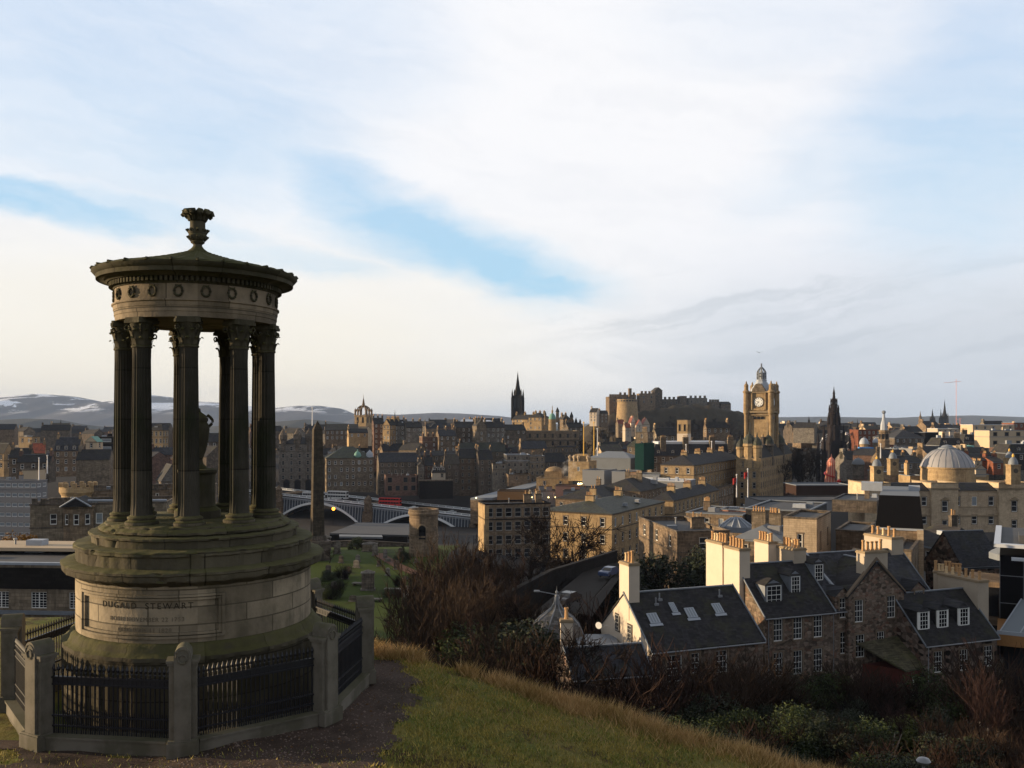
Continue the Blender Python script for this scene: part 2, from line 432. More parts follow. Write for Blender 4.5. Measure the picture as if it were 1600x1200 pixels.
# the worn path round the railings, a sheet 4 mm up
def path_edge(y): return interp(y, ((9, -1.6), (12, -1.9), (14, -1.95), (15.5, -1.9), (17, -1.85), (18.2, -2.0), (19.0, -2.3), (19.5, -2.65)))
def in_path(x, y):
    if y > 19.5 or x < -10.4 or (x < -5.8 and y > 14.6): return False
    if x < -4.5 and y < 14.8 and sin(x*1.9+1)*sin(y*2.3+x)+.3*sin(x*7)*sin(y*6) > .62: return False
    if y < 13.3: return x < path_edge(y) + .08*sin(y*7)
    return x < path_edge(y) + .10*sin(y*5.3) + .05*sin(y*13)
cells = [(x, y) for y in np.arange(9, 19.6, .1) for x in np.arange(-10.4, -1.3, .1)]
mb = MB()
gz = lambda x, y: ground(x, y) + hbump(x, y) + .012
for (x, y) in cells:
    if in_path(x+.05, y+.05): mb.poly([(x, y, gz(x, y)), (x+.1, y, gz(x+.1, y)), (x+.1, y+.1, gz(x+.1, y+.1)), (x, y+.1, gz(x, y+.1))])
tag(mb.build('path', M['hill_path']), kind='structure')
# ------------------------------------------------------------------ grass blades
def blades(name, mats, pts, wmin, wmax, hmin, hmax, lean, label=None, seed=1):
    r = np.random.RandomState(seed); n = len(pts); P = np.array(pts)
    a = r.rand(n)*2*pi; w = wmin + (wmax-wmin)*r.rand(n); h = hmin + (hmax-hmin)*r.rand(n)
    la = r.rand(n)*2*pi; ll = lean*h*(.3+r.rand(n))
    V = np.zeros((n, 3, 3)); 
    V[:, 0] = P + np.stack([np.cos(a)*w/2, np.sin(a)*w/2, -.01+0*a], 1)
    V[:, 1] = P - np.stack([np.cos(a)*w/2, np.sin(a)*w/2, .01+0*a], 1)
    V[:, 2] = P + np.stack([np.cos(la)*ll, np.sin(la)*ll, h], 1)
    me = bpy.data.meshes.new(name); me.vertices.add(3*n); me.vertices.foreach_set('co', V.reshape(-1))
    me.loops.add(3*n); me.loops.foreach_set('vertex_index', np.arange(3*n)); me.polygons.add(n)
    me.polygons.foreach_set('loop_start', np.arange(0, 3*n, 3)); me.polygons.foreach_set('loop_total', np.full(n, 3))
    for q in mats: me.materials.append(q)
    me.polygons.foreach_set('material_index', ((P[:, 0]*1.3+np.sin(P[:, 1]*2.1)+r.rand(n)*1.2) % 2.2 > 1.5).astype(np.int32) if len(mats) > 1 else np.zeros(n, np.int32))
    me.update(); me.validate()
    return tag(link(name, me), label, None, None, 'stuff')
rr = random.Random(3); pts = []; dry = []
while len(pts) < 90000:
    x = rr.uniform(-3.2, 10); y = rr.uniform(11.5, 21)
    if y > crest_y(x)+.8 or in_path(x+rr.gauss(0, .12), y): continue
    if sin(x*1.7+y)*sin(y*1.9-x*.6)+rr.gauss(0, .5) > .75: continue
    pts.append((x, y, ground(x, y)+hbump(x, y)))
for _ in range(9000):
    x = rr.uniform(-9.5, -2.0); y = rr.uniform(11.8, 14.2)
    if in_path(x, y) and rr.random() > .16: continue
    pts.append((x, y, ground(x, y)+hbump(x, y)))
blades('grass', [M['blade_green'], M['blade_lush']], pts, .012, .028, .02, .075, .9, seed=2)
tufts = []
while len(tufts) < 1050:
    x = rr.uniform(-3.4, 12); c = crest_y(x); w = .22 + .5*sm((x+1)/5)
    y = c - .1 + rr.gauss(0, .55)*w
    if x < -.5 and sin(x*3.1)*sin(x*1.3+1) < -.1: continue
    if rr.random() > .45+.55*abs(sin(x*2.7+1)*sin(x*.9)): continue
    tufts.append((x, y, rr.uniform(.05, .16)))
for (x, y, s_) in tufts:
    for _ in range(rr.randint(14, 42)):
        X_, Y_ = x+rr.gauss(0, s_), y+rr.gauss(0, s_); dry.append((X_, Y_, ground(X_, Y_)+hbump(X_, Y_)))
for _ in range(5000):
    x = rr.uniform(-3, 10); y = crest_y(x)-abs(rr.gauss(0, 1.6))
    if not in_path(x, y): dry.append((x, y, ground(x, y)+hbump(x, y)-.12))
blades('dry_grass', [M['blade_dry'], M['blade_dry2']], dry, .009, .020, .05, .34, .95, seed=5)
# bits of litter on the grass
for i, (px, py, s, lb) in enumerate(((43, 1168, .07, 'scrap of white litter beside the left front railing post'), (619, 1131, .03, 'tiny white scrap lying on the dark path'),
                                     (962, 1130, .04, 'small white scrap far out on the grass near the dry crest'), (765, 1187, .035, 'small white scrap at the bottom edge of the grass'))):
    Y = 14.2 if px < 800 else 16.4
    for _ in range(20): 
        p = PX(px, py, Y); Y += ((ground(p.x, p.y)) - p.z)/(-.37)*-.8 if abs(ground(p.x, p.y)-p.z) > .003 else 0
        Y = min(max(Y, 12), 20)
    p = PX(px, py, Y); g = ground(p.x, p.y)+hbump(p.x, p.y)+.03
    mb = MB(); mb.add([(-s,-s*.5,0),(s*.3,-s*.8,.01),(s,-s*.2,0),(s*.8,s*.6,.03),(0,s*.9,.012),(-s*.9,s*.3,.02),(0,0,.045)], [(0,1,6),(1,2,6),(2,3,6),(3,4,6),(4,5,6),(5,0,6)])
    tag(mb.build('litter', M['white_paint'], loc=(p.x, p.y, g)), lb, 'litter')
# ------------------------------------------------------------------ the round monument
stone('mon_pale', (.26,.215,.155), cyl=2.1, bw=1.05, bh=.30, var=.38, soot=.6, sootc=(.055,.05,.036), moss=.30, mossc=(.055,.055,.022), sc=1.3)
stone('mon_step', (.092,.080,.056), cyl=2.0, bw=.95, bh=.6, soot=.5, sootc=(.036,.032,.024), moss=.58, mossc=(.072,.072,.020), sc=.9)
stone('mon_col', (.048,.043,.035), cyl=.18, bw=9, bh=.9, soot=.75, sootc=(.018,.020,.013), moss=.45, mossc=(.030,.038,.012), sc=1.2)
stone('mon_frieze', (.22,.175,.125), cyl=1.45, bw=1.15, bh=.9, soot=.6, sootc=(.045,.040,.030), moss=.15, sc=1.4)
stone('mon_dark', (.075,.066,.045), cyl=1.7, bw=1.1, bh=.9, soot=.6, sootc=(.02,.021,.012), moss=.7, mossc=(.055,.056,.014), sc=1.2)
MC = Vector((-.426*14, 17.0, 0)); VA = atan2(MC.x, MC.y)   # the side that faces the camera
mon = thing('monument', 'round mossy stone monument ringed by fluted columns on a stepped drum in the foreground', 'monument', (MC.x, MC.y, -5.25), -VA)
OZ = 5.25
def zz(z): return z + OZ
def lath(name, prof, mat, n=96, parent=mon, smooth=True):
    mb = MB(); mb.lathe([(r, zz(z)) for r, z in prof], n if mat != 'mon_step' else 240)
    if mat == 'mon_step' and prof[0][0] > 1:
        q_ = random.Random(len(prof)*7+int(prof[0][0]*100)); nk = [q_.uniform(-pi, pi) for _ in range(26)]; L_ = len(prof)
        for i, (x, y, z) in enumerate(mb.v):
            r_ = sqrt(x*x+y*y); a_ = atan2(x, -y); d_ = .006*sin(a_*23+z*9)+.005*sin(a_*57+z*31)+.004*sin(a_*11)
            if r_ > prof[0][0]*.98:
                for t_ in nk:
                    if abs(a_-t_) < .022 and int(z*50+t_*9) % 3 == 0: d_ -= .028
                if any(abs(((a_-a0_+pi) % (2*pi))-pi) < .0125 for a0_ in [k_*pi/7+r_*2 for k_ in range(14)]): d_ -= .014
            mb.v[i] = (x*(1+d_/r_) if r_ > .5 else x, y*(1+d_/r_) if r_ > .5 else y, z+.004*sin(a_*31+r_*5))
    return mb.build(name, M[mat], parent, smooth=smooth)
lath('plinth', ((2.30,-5.4),(2.30,-4.02),(2.32,-3.99),(2.31,-3.93),(2.24,-3.90),(2.20,-3.86),(2.17,-3.78),(2.12,-3.74),(1.9,-3.74)), 'mon_step')
# drum wall with the recessed inscription panel
pa0, pa1 = R(-64), R(12)   # panel from the left limb nearly to the centre (angles from the camera-facing side)
mb = MB(); n = 144; zs = (-3.74, -3.60, -2.98, -2.86, -2.78); 
def rad(a, j):
    d = 2.09
    if pa0 < a < pa1 and 1 <= j <= 2: d = 2.045
    return d
vs = []; fs = []
angs = sorted(set([-pi + 2*pi*k/n for k in range(n)] + [pa0-.003, pa0+.003, pa1-.003, pa1+.003]))
zl = (-3.74, -3.662, -3.66, -2.93, -2.928, -2.78)
for z in zl:
    for a in angs:
        r_ = 2.09 if not (pa0 < a < pa1 and -3.661 < z < -2.929) else 2.05
        vs.append((r_*sin(a), -r_*cos(a), zz(z)))
na = len(angs)
for j in range(len(zl)-1):
    for k in range(na): fs.append((j*na+k, j*na+(k+1) % na, (j+1)*na+(k+1) % na, (j+1)*na+k))
mb.add(vs, fs); mb.build('drum', M['mon_pale'], mon)
# moulded frame of the panel
mb = MB()
def arcbar(mb, r0, r1, a0, a1, z0, z1, n=40):
    vs = []; fs = []
    for k in range(n+1):
        a = a0 + (a1-a0)*k/n
        for (r, z) in ((r0, z0), (r1, z0), (r1, z1), (r0, z1)): vs.append((r*sin(a), -r*cos(a), z))
    for k in range(n):
        for q in range(4): fs.append((k*4+q, (k+1)*4+q, (k+1)*4+(q+1) % 4, k*4+(q+1) % 4))
    fs += [(0,1,2,3), (n*4+3, n*4+2, n*4+1, n*4)]
    mb.add(vs, fs)
for q, e in ((.0, .055), (.055, .03)):
    aw = .05/2.1
    arcbar(mb, 2.03, 2.09+e-.02, pa0+q*.45, pa1-q*.45, zz(-3.66+q), zz(-3.62+q)); arcbar(mb, 2.03, 2.09+e-.02, pa0+q*.45, pa1-q*.45, zz(-2.97-q), zz(-2.93-q))
    arcbar(mb, 2.03, 2.09+e-.02, pa0+q*.45, pa0+q*.45+aw, zz(-3.62+q), zz(-2.97-q), 3); arcbar(mb, 2.03, 2.09+e-.02, pa1-q*.45-aw, pa1-q*.45, zz(-3.62+q), zz(-2.97-q), 3)
mb.build('panel_frame', M['mon_pale'], mon)
# incised lettering, bent onto the drum
def curved_text(txt, ac, z, size, mat, spacing=1.0):
    cu = bpy.data.curves.new('lettering', 'FONT'); cu.body = txt; cu.size = size; cu.align_x = 'CENTER'; cu.extrude = .004; cu.space_character = spacing
    to = bpy.data.objects.new('lettering', cu); COL.objects.link(to); bpy.context.view_layer.update()
    me = bpy.data.meshes.new_from_object(to.evaluated_get(bpy.context.evaluated_depsgraph_get()))
    bpy.data.objects.remove(to, do_unlink=True)
    for v in me.vertices:
        a = ac + v.co.x/2.05; r_ = 2.052 + v.co.z
        v.co = Vector((r_*sin(a), -r_*cos(a), zz(z)+v.co.y))
    me.materials.clear(); me.materials.append(mat); link('inscription', me, mon)
flat('letter_dark', (.045,.038,.028), .9, .1, .3, 6); flat('letter_faint', (.15,.125,.092), .9, .1, .4, 8)
pc = (pa0+pa1)/2
curved_text('DUGALD  STEWART', pc+.02, -3.17, .145, M['letter_dark'], 1.32)
curved_text('BORN NOVEMBER 22 1753', pc+.03, -3.38, .10, M['letter_faint'], 1.15)
curved_text('DIED JUNE 11 1828', pc+.02, -3.56, .10, M['letter_faint'], 1.15)
lath('base_cornice', ((2.0,-2.80),(2.10,-2.80),(2.13,-2.775),(2.20,-2.74),(2.29,-2.70),(2.305,-2.67),(2.31,-2.60),(2.33,-2.585),(2.33,-2.545),(2.31,-2.53),(2.0,-2.50)), 'mon_step')
lath('step', ((2.0,-2.515),(2.085,-2.515),(2.09,-2.32),(2.13,-2.30),(2.13,-2.25),(2.11,-2.225),(1.8,-2.21)), 'mon_step')
lath('step', ((1.7,-2.225),(1.82,-2.225),(1.83,-2.09),(1.87,-2.075),(1.875,-2.045),(1.86,-2.025),(1.5,-2.015)), 'mon_step')
lath('step', ((1.5,-2.03),(1.66,-2.03),(1.71,-1.99),(1.71,-1.955),(1.66,-1.92),(1.61,-1.905),(1.60,-1.875),(1.55,-1.86),(.01,-1.855)), 'mon_step')
# one fluted corinthian column, then copies
def column_parts():
    mb = MB(); n = 96; N = 24; H0, H1 = -1.70, 1.28
    vs = []; fs = []; L = 12
    for j in range(L+1):
        t = j/L; z = H0 + (H1-H0)*t; rb = .182 - .026*t**1.5
        for k in range(n):
            a = 2*pi*k/n; fl = abs(sin(a*10)); r_ = rb*(1 - .085*(fl**.6 if fl > .25 else fl*.6))
            if j in (0, L): r_ = rb*1.02
            vs.append((r_*sin(a), -r_*cos(a), z))
    for j in range(L):
        for k in range(n): fs.append((j*n+k, j*n+(k+1) % n, (j+1)*n+(k+1) % n, (j+1)*n+k))
    mb.add(vs, fs); shaft = mb
    base = MB(); base.lathe(((.20,-1.86),(.275,-1.86),(.285,-1.83),(.275,-1.80),(.235,-1.785),(.225,-1.77),(.24,-1.75),(.245,-1.735),(.235,-1.715),(.20,-1.705),(.19,-1.69)), 36)
    cap = MB()
    cap.lathe(((.15,1.25),(.175,1.265),(.178,1.29),(.165,1.30),(.160,1.32),(.160,1.50),(.175,1.60),(.20,1.68),(.215,1.70)), 24)
    for (zb, h, out, cnt, off) in ((1.31, .15, .075, 8, 0), (1.40, .20, .09, 8, pi/8)):
        for k in range(cnt):
            a = 2*pi*k/cnt + off; ux, uy = sin(a), -cos(a); tx, ty = cos(a), sin(a)
            prev = None
            for s_ in range(6):
                t = s_/5; w = .055*(1-.55*t**2); r_ = .165 + out*t**2.2; z = zb + h*min(t*1.15, 1.0) - (.035 if s_ == 5 else 0)
                cur = [(r_*ux - w*tx, r_*uy - w*ty, z-.008), (r_*ux*1.05, r_*uy*1.05, z+.006), (r_*ux + w*tx, r_*uy + w*ty, z-.008)]
                if prev: cap.add(prev+cur, [(0,1,4,3),(1,2,5,4)])
                prev = cur
    for k in range(4):
        a = pi/4 + k*pi/2; ux, uy = sin(a), -cos(a)
        pts = []; 
        for s_ in range(14):
            t = s_/13; th = t*2.1*pi; rr_ = .052*(1-.7*t); pts.append((ux*(.235+rr_*sin(th)), uy*(.235+rr_*sin(th)), 1.655 - .05 + rr_*cos(th)))
        cap.tube(pts, .015, 5)
        cap.tube([(ux*.17, uy*.17, 1.50), (ux*.20, uy*.20, 1.60), (ux*.235, uy*.235, 1.66)], [.016, .02, .02], 5)
    for k in range(4):
        a = k*pi/2; ux, uy = sin(a), -cos(a); tx, ty = cos(a), sin(a)
        for sgn in (-1, 1):
            pts = []
            for s_ in range(10):
                t = s_/9; th = t*1.8*pi; rr_ = .035*(1-.7*t); pts.append((ux*.215 + sgn*tx*(.05+rr_*sin(th)), uy*.215 + sgn*ty*(.05+rr_*sin(th)), 1.61+rr_*cos(th)))
            cap.tube(pts, .011, 4)
    ab = []
    for k in range(4):
        a = pi/4 + k*pi/2
        for da, r_ in ((-.09, .29), (.09, .29), (.45, .222), (pi/4, .205), (pi/2-.45, .222)): ab.append((r_*sin(a+da), -r_*cos(a+da)))
    cap.prism(ab, 1.69, 1.745); cap.prism([(x*.93, y*.93) for x, y in ab], 1.745, 1.79)
    return shaft, base, cap
sh_, ba_, ca_ = column_parts()
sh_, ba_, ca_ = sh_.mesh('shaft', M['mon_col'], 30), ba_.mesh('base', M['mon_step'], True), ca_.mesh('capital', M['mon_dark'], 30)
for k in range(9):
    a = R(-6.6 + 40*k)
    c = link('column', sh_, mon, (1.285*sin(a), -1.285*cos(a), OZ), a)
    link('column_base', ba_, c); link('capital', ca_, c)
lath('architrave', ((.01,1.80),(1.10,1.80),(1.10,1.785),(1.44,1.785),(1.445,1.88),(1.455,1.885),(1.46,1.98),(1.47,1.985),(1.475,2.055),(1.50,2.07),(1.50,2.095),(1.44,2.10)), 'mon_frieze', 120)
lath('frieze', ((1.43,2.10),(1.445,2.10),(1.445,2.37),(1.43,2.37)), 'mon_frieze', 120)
# carved wreaths round the frieze
wm = MB(); pts = []
for k in range(21):
    th = 2*pi*k/20; pts.append((.070*sin(th), -.012, .085*cos(th)))
wm.tube(pts, [.019+.005*(k % 2) for k in range(21)], 5, cap=False)
for s_ in (-1, 1): wm.tube([(s_*.012, -.01, .075), (s_*.05, -.014, .11), (s_*.045, -.01, .06)], [.008, .010, .004], 4)
wm = wm.mesh('wreath', M['mon_dark'], True)
for k in range(20):
    a = 2*pi*(k+.3)/20; link('wreath', wm, mon, (1.45*sin(a), -1.45*cos(a), zz(2.235)), a)
mb = MB(); mb.lathe([(1.43,zz(2.37)),(1.46,zz(2.375)),(1.475,zz(2.40)),(1.475,zz(2.49)),(1.43,zz(2.49))], 120)
for k in range(110):
    a = 2*pi*k/110; ux, uy = sin(a), -cos(a); tx, ty = cos(a), sin(a)
    q = [(r_*ux + w*tx, r_*uy + w*ty) for r_, w in ((1.474, -.024), (1.545, -.024), (1.545, .024), (1.474, .024))]
    mb.prism(q, zz(2.405), zz(2.485))
mb.build('dentil_band', M['mon_dark'], mon)
mb = MB(); mb.lathe([(1.43,zz(2.49)),(1.57,zz(2.49)),(1.60,zz(2.52)),(1.74,zz(2.545)),(1.76,zz(2.545)),(1.765,zz(2.62)),(1.79,zz(2.635)),(1.83,zz(2.68)),(1.84,zz(2.71)),(1.80,zz(2.735)),(1.6,zz(2.76))], 120)
for k in range(27):
    a = 2*pi*k/27; ux, uy = sin(a), -cos(a)
    mb.tube([(1.70*ux, 1.70*uy, zz(2.74)), (1.83*ux, 1.83*uy, zz(2.735)), (1.85*ux, 1.85*uy, zz(2.705))], [.022, .030, .022], 6)
mb.build('cornice', M['mon_dark'], mon, smooth=True)
# roof carved as rows of leaf scales
mb = MB(); n = 108; prof = []
vs = []; fs = []; rows = 22
for j in range(rows+1):
    t = j/rows; r_ = 1.80 - 1.62*t; z = 2.735 + .36*t + .07*t**3
    for k in range(n):
        a = 2*pi*k/n; e = .016*(1 if ((k + (j % 2)*2) % 4) < 2 else 0)*(1 if j % 2 else .4)
        vs.append((r_*sin(a), -r_*cos(a), zz(z)+e))
for j in range(rows):
    for k in range(n): fs.append((j*n+k, j*n+(k+1) % n, (j+1)*n+(k+1) % n, (j+1)*n+k))
mb.add(vs, fs); mb.build('roof', M['mon_dark'], mon)
# finial: stem, bell and curling leaves
mb = MB()
mb.lathe([(r_*.94, zz(z-.03)) for r_, z in ((.22,3.17),(.20,3.21),(.13,3.26),(.09,3.31),(.085,3.34),(.13,3.37),(.14,3.39),(.10,3.41),(.16,3.45),(.18,3.51),(.17,3.53),(.19,3.56),(.19,3.585),(.15,3.60),(.148,3.64),(.148,3.78),(.16,3.86),(.17,3.93),(.10,3.95))], 24)
for k in range(10):
    a = 2*pi*k/10 + .2; ux, uy = sin(a), -cos(a)
    mb.tube([(.13*ux, .13*uy, zz(3.76)), (.17*ux, .17*uy, zz(3.88)), (.205*ux, .205*uy, zz(3.915)), (.245*ux, .245*uy, zz(3.905)), (.268*ux, .268*uy, zz(3.86)), (.25*ux, .25*uy, zz(3.83))], [.04,.06,.068,.062,.050,.025], 6)
for (z, r_) in ((3.45, .17), (3.58, .185)):
    for k in range(9):
        a = 2*pi*k/9; ux, uy = sin(a), -cos(a); mb.tube([(.13*ux, .13*uy, zz(z-.05)), (r_*ux, r_*uy, zz(z)), ((r_+.035)*ux, (r_+.035)*uy, zz(z-.005))], [.03, .035, .015], 5)
mb.build('finial', M['mon_dark'], mon, smooth=True)
# the urn on its pedestal between the columns
lath('urn_pedestal', ((.42,-1.86),(.42,-1.72),(.34,-1.66),(.32,-1.60),(.32,-1.05),(.36,-1.0),(.36,-.95),(.2,-.93)), 'mon_dark', 32)
ur = lath('urn', ((.16,-.94),(.18,-.92),(.10,-.84),(.09,-.76),(.15,-.60),(.20,-.36),(.215,-.20),(.20,-.10),(.17,-.06),(.19,-.03),(.19,.02),(.14,.08),(.06,.14),(.05,.20),(.01,.22)), 'mon_dark', 32)
for s_ in (-1, 1):
    mb = MB(); mb.tube([(s_*(.17+.10*sin(pi*t/9)), 0, zz(-.16+.24*t/9)+ (.0)) for t in range(10)], .028, 6); mb.build('handle', M['mon_dark'], ur, smooth=True)
# ------------------------------------------------------------------ the octagonal railing
stone('post_stone', (.19,.172,.142), bw=3, bh=3, soot=.75, sootc=(.075,.070,.052), moss=.45, mossc=(.07,.070,.03), sc=2.2)
OCR = .2247*14; side = .172*14; OCA = R(-7.)
GZ = -5.22; cx, cy = MC.x, MC.y
# local frame: +x along the side, -y outwards
def post_mesh():
    mb = MB(); mb.box(-.26, .26, -.20, .20, 0, .24); mb.prism([(-.24,-.18),(.24,-.18),(.24,.18),(-.24,.18)], .24, .27)
    n = 12
    for s_, (x0, x1) in ((0, (-.14, .14)),):   # central round topped slab
        out = [(x0, .26)] + [(-.14*cos(pi*k/n), 1.56 + .15*sin(pi*k/n)) for k in range(n+1)] + [(x1, .26)]
        for ya, yb in ((-.17, .17),):
            L = len(out); mb.add([(x, ya, z) for x, z in out] + [(x, yb, z) for x, z in out], [tuple(range(L)), tuple(range(2*L-1, L-1, -1))] + [(i, i+L, (i+1) % L+L, (i+1) % L) for i in range(L)])
    for s_ in (-1, 1):
        a, b_ = sorted((s_*.14, s_*.225)); mb.box(a, b_, -.12, .12, .26, 1.42)
        a, b_ = sorted((s_*.14, s_*.25)); mb.box(a, b_, -.14, .14, 1.42, 1.46)
        a, b_ = sorted((s_*.14, s_*.27)); mb.box(a, b_, -.155, .155, 1.46, 1.50)
    pts = [(.07*cos(2*pi*k/16), -.178, 1.52+.07*sin(2*pi*k/16)) for k in range(17)]
    mb.tube(pts, .014, 5, cap=False)
    pts = [(.115*cos(pi*k/12), -.172, 1.545+.12*sin(pi*k/12)) for k in range(13)]; mb.tube(pts, .011, 4)
    mb.v = [(x*.9, y, z) for x, y, z in mb.v]
    return mb.mesh('post', M['post_stone'], 30)
pm = post_mesh()
LAB = {0: 'front left stone railing post with a scrap of litter at its foot', 1: 'stone railing post nearest the viewer, at the front of the monument', 2: 'stone railing post at the front right by the path',
       3: 'tall stone railing post at the right where the grass begins', 4: 'stone railing post half hidden behind the right of the drum', 5: 'back stone railing post hidden mostly behind the drum', 6: 'back left stone railing post behind the drum',
       7: 'leftmost stone railing post at the left edge'}
corners = []
for k in range(8):
    a = OCA - pi/8 + k*pi/4          # outward direction of corner k measured from camera side
    p = Vector((cx + OCR*sin(a), cy - OCR*cos(a), GZ)); corners.append((p, a))
    t = thing('railing_post', LAB[k], 'post', p, a, 'stone posts of the monument railing'); link('pillar', pm, t)
PL = ('front railing panel left of centre between two stone posts', 'front railing panel sweeping up to the right hand post', 'railing panel seen almost edge on beside the path', 'sunlit spiked railing panel at the back right', 'rear railing panel behind the drum', 'far rear railing panel behind the left of the drum', 'back left railing panel with a bright rail', 'railing panel at the far left seen edge on')
for k in range(8):
    p, a = corners[k]; q, a2 = corners[(k+1) % 8]; d = q - p; L = d.length; rz = atan2(d.y, d.x)
    t = thing('railing', PL[k], 'railing', (p+q)/2, rz, 'iron railing panels round the monument')
    kb = MB(); h = L/2-.20; kb.box(-h, h, -.15, .15, -.25, .20); kb.box(-h, h, -.17, .17, .20, .235); kb.build('kerb', M['post_stone'], t)
    mb = MB()
    for z, w in ((.36, .016), (.52, .020), (1.02, .020), (1.13, .026)): mb.box(-h, h, -w, w, z-.014, z+.014)
    mb.box(-h, h, -.006, .006, 1.03, 1.12)
    n = 26
    for i in range(n):
        x = -h + (i+.5)*2*h/n
        mb.tube([(x, 0, .24), (x, 0, 1.20)], .013, 5)
        mb.lathe([(.008,1.20),(.022,1.205),(.012,1.22),(.022,1.245),(.026,1.265),(.012,1.31),(.002,1.345)], 6, x, 0)
        if i < n-1:
            x2 = x + h/n; mb.tube([(x2, 0, .24), (x2, 0, .60)], .009, 4)
    mb.build('ironwork', M['iron'], t)
# ------------------------------------------------------------------ building kit
WC = {}
def window_mesh(w, h, style, far):
    key = (round(w, 2), round(h, 2), style, far)
    if key in WC: return WC[key]
    mb = MB(); fm = {'sash': 'white_paint', 'dim': 'frame_dim', 'dark': 'iron', 'stone': 'cornice_dark', 'tall': 'frame_dim', 'blind': 'white_paint', 'steel': 'white_paint'}[style]
    t = .07 if not far else .13
    hw = w/2
    mb.box(-hw, -hw+t, 0, .05, 0, h); mb.box(hw-t, hw, 0, .05, 0, h); mb.box(-hw+t, hw-t, 0, .05, h-t, h); mb.box(-hw+t, hw-t, -.02, .05, 0, t*1.2)
    if style in ('sash', 'dim', 'tall', 'steel'):
        b = .028 if not far else .06
        mb.box(-hw+t, hw-t, .004, .045, h*.5-b, h*.5+b)
        if not far:
            nv = 3 if w > .8 else 2; nh = 4
            if style == 'steel': nv, nh = 4, 6
            for i in range(1, nv): x = -hw + w*i/nv; mb.box(x-.016, x+.016, .008, .04, t, h-t)
            for i in (1, 2, 3, 4, 5)[:nh-1]:
                if abs(i/nh-.5) > .01: mb.box(-hw+t, hw-t, .010, .038, h*i/nh-.016, h*i/nh+.016)
            if style == 'steel': mb.box(-.05, .05, -.01, .05, 0, h)
    if far and style != 'blind' and w < 2.4:
        mb.box(-hw-.14, -hw, -.16, -.103, 0, h, 2); mb.box(hw, hw+.14, -.16, -.103, 0, h, 2); mb.box(-hw-.18, hw+.18, -.18, -.103, h, h+.24, 2); mb.box(-hw-.2, hw+.2, -.22, -.103, -.18, 0, 2)
    gl = MB(); gl.box(-hw+t*.6, hw-t*.6, .03, .06, t*.6, h*(.42 if style == 'blind' else 1)-t*.6)
    if style == 'blind': gl.box(-hw+t*.6, hw-t*.6, .02, .06, h*.42, h-t*.6)
    r = (mb.mesh('window', M[fm]), gl.mesh('pane', M['glass_pale'] if style == 'blind' else M['glass']))
    if far:
        mb.add(gl.v, gl.f, 1); r = (mb.mesh('window', [M[fm], M['glass_pale'] if style == 'blind' else M['glass'], M['margin']]), None)
    WC[key] = r; return r
def wall_face(mb, W, z0, z1, ops, fn, dep=.18):
    """rect wall 0..W by z0..z1 with openings (x, z, w, h); fn(u, z, d) -> local point"""
    us = sorted(set([0, W] + [u for o in ops for u in (o[0], o[0]+o[2])])); zs = sorted(set([z0, z1] + [z for o in ops for z in (o[1], o[1]+o[3])]))
    for i in range(len(us)-1):
        for j in range(len(zs)-1):
            cu, cz = (us[i]+us[i+1])/2, (zs[j]+zs[j+1])/2
            if any(o[0] < cu < o[0]+o[2] and o[1] < cz < o[1]+o[3] for o in ops): continue
            mb.poly([fn(us[i], zs[j], 0), fn(us[i+1], zs[j], 0), fn(us[i+1], zs[j+1], 0), fn(us[i], zs[j+1], 0)])
    for (u, z, w, h) in ops:
        mb.poly([fn(u, z, 0), fn(u, z, dep), fn(u, z+h, dep), fn(u, z+h, 0)]); mb.poly([fn(u+w, z, 0), fn(u+w, z+h, 0), fn(u+w, z+h, dep), fn(u+w, z, dep)])
        mb.poly([fn(u, z, 0), fn(u+w, z, 0), fn(u+w, z, dep), fn(u, z, dep)]); mb.poly([fn(u, z+h, 0), fn(u, z+h, dep), fn(u+w, z+h, dep), fn(u+w, z+h, 0)])
        mb.poly([fn(u, z, dep), fn(u+w, z, dep), fn(u+w, z+h, dep), fn(u, z+h, dep)])
PC = {}
def pot_mesh(i, big=1.0):
    k = (i, round(big, 2))
    if k not in PC:
        mb = MB(); h = (.75, .9, .62)[i]*big; r_ = .13*big
        mb.lathe([(r_*1.15, 0), (r_*1.15, .06*big), (r_*.95, .1*big), (r_*.85, h*.82), (r_*1.1, h*.86), (r_*1.1, h), (r_*.7, h), (r_*.7, h-.1)], 8)
        PC[k] = mb.mesh('chimney_pot', M['pot' if i != 2 else 'pot_pale'], True)
    return PC[k]
def chimney(parent, cx, cy, z0, z1, w, d, pots, mat='st_mid', big=1.0, cap='cornice_dark', rz=0):
    """stack box centred (cx, cy), w along x, d along y"""
    mb = MB(); mb.box(-w/2, w/2, -d/2, d/2, z0, z1-.25); e = .08
    c = mb.build('chimney', M[mat], parent, (cx, cy, 0), rz)
    cp = MB(); cp.box(-w/2-e, w/2+e, -d/2-e, d/2+e, z1-.25, z1-.1); cp.box(-w/2-e*.3, w/2+e*.3, -d/2-e*.3, d/2+e*.3, z1-.1, z1)
    cp.build('chimney_cap', M[cap], c)
    L = max(w, d)
    for i in range(pots):
        t = ((i+.5)/pots - .5)*(L-.1)
        link('chimney_pot', pot_mesh(rnd.choice((0, 0, 1, 2)), big), c, ((t, 0, z1) if w > d else (0, t, z1)))
    return c
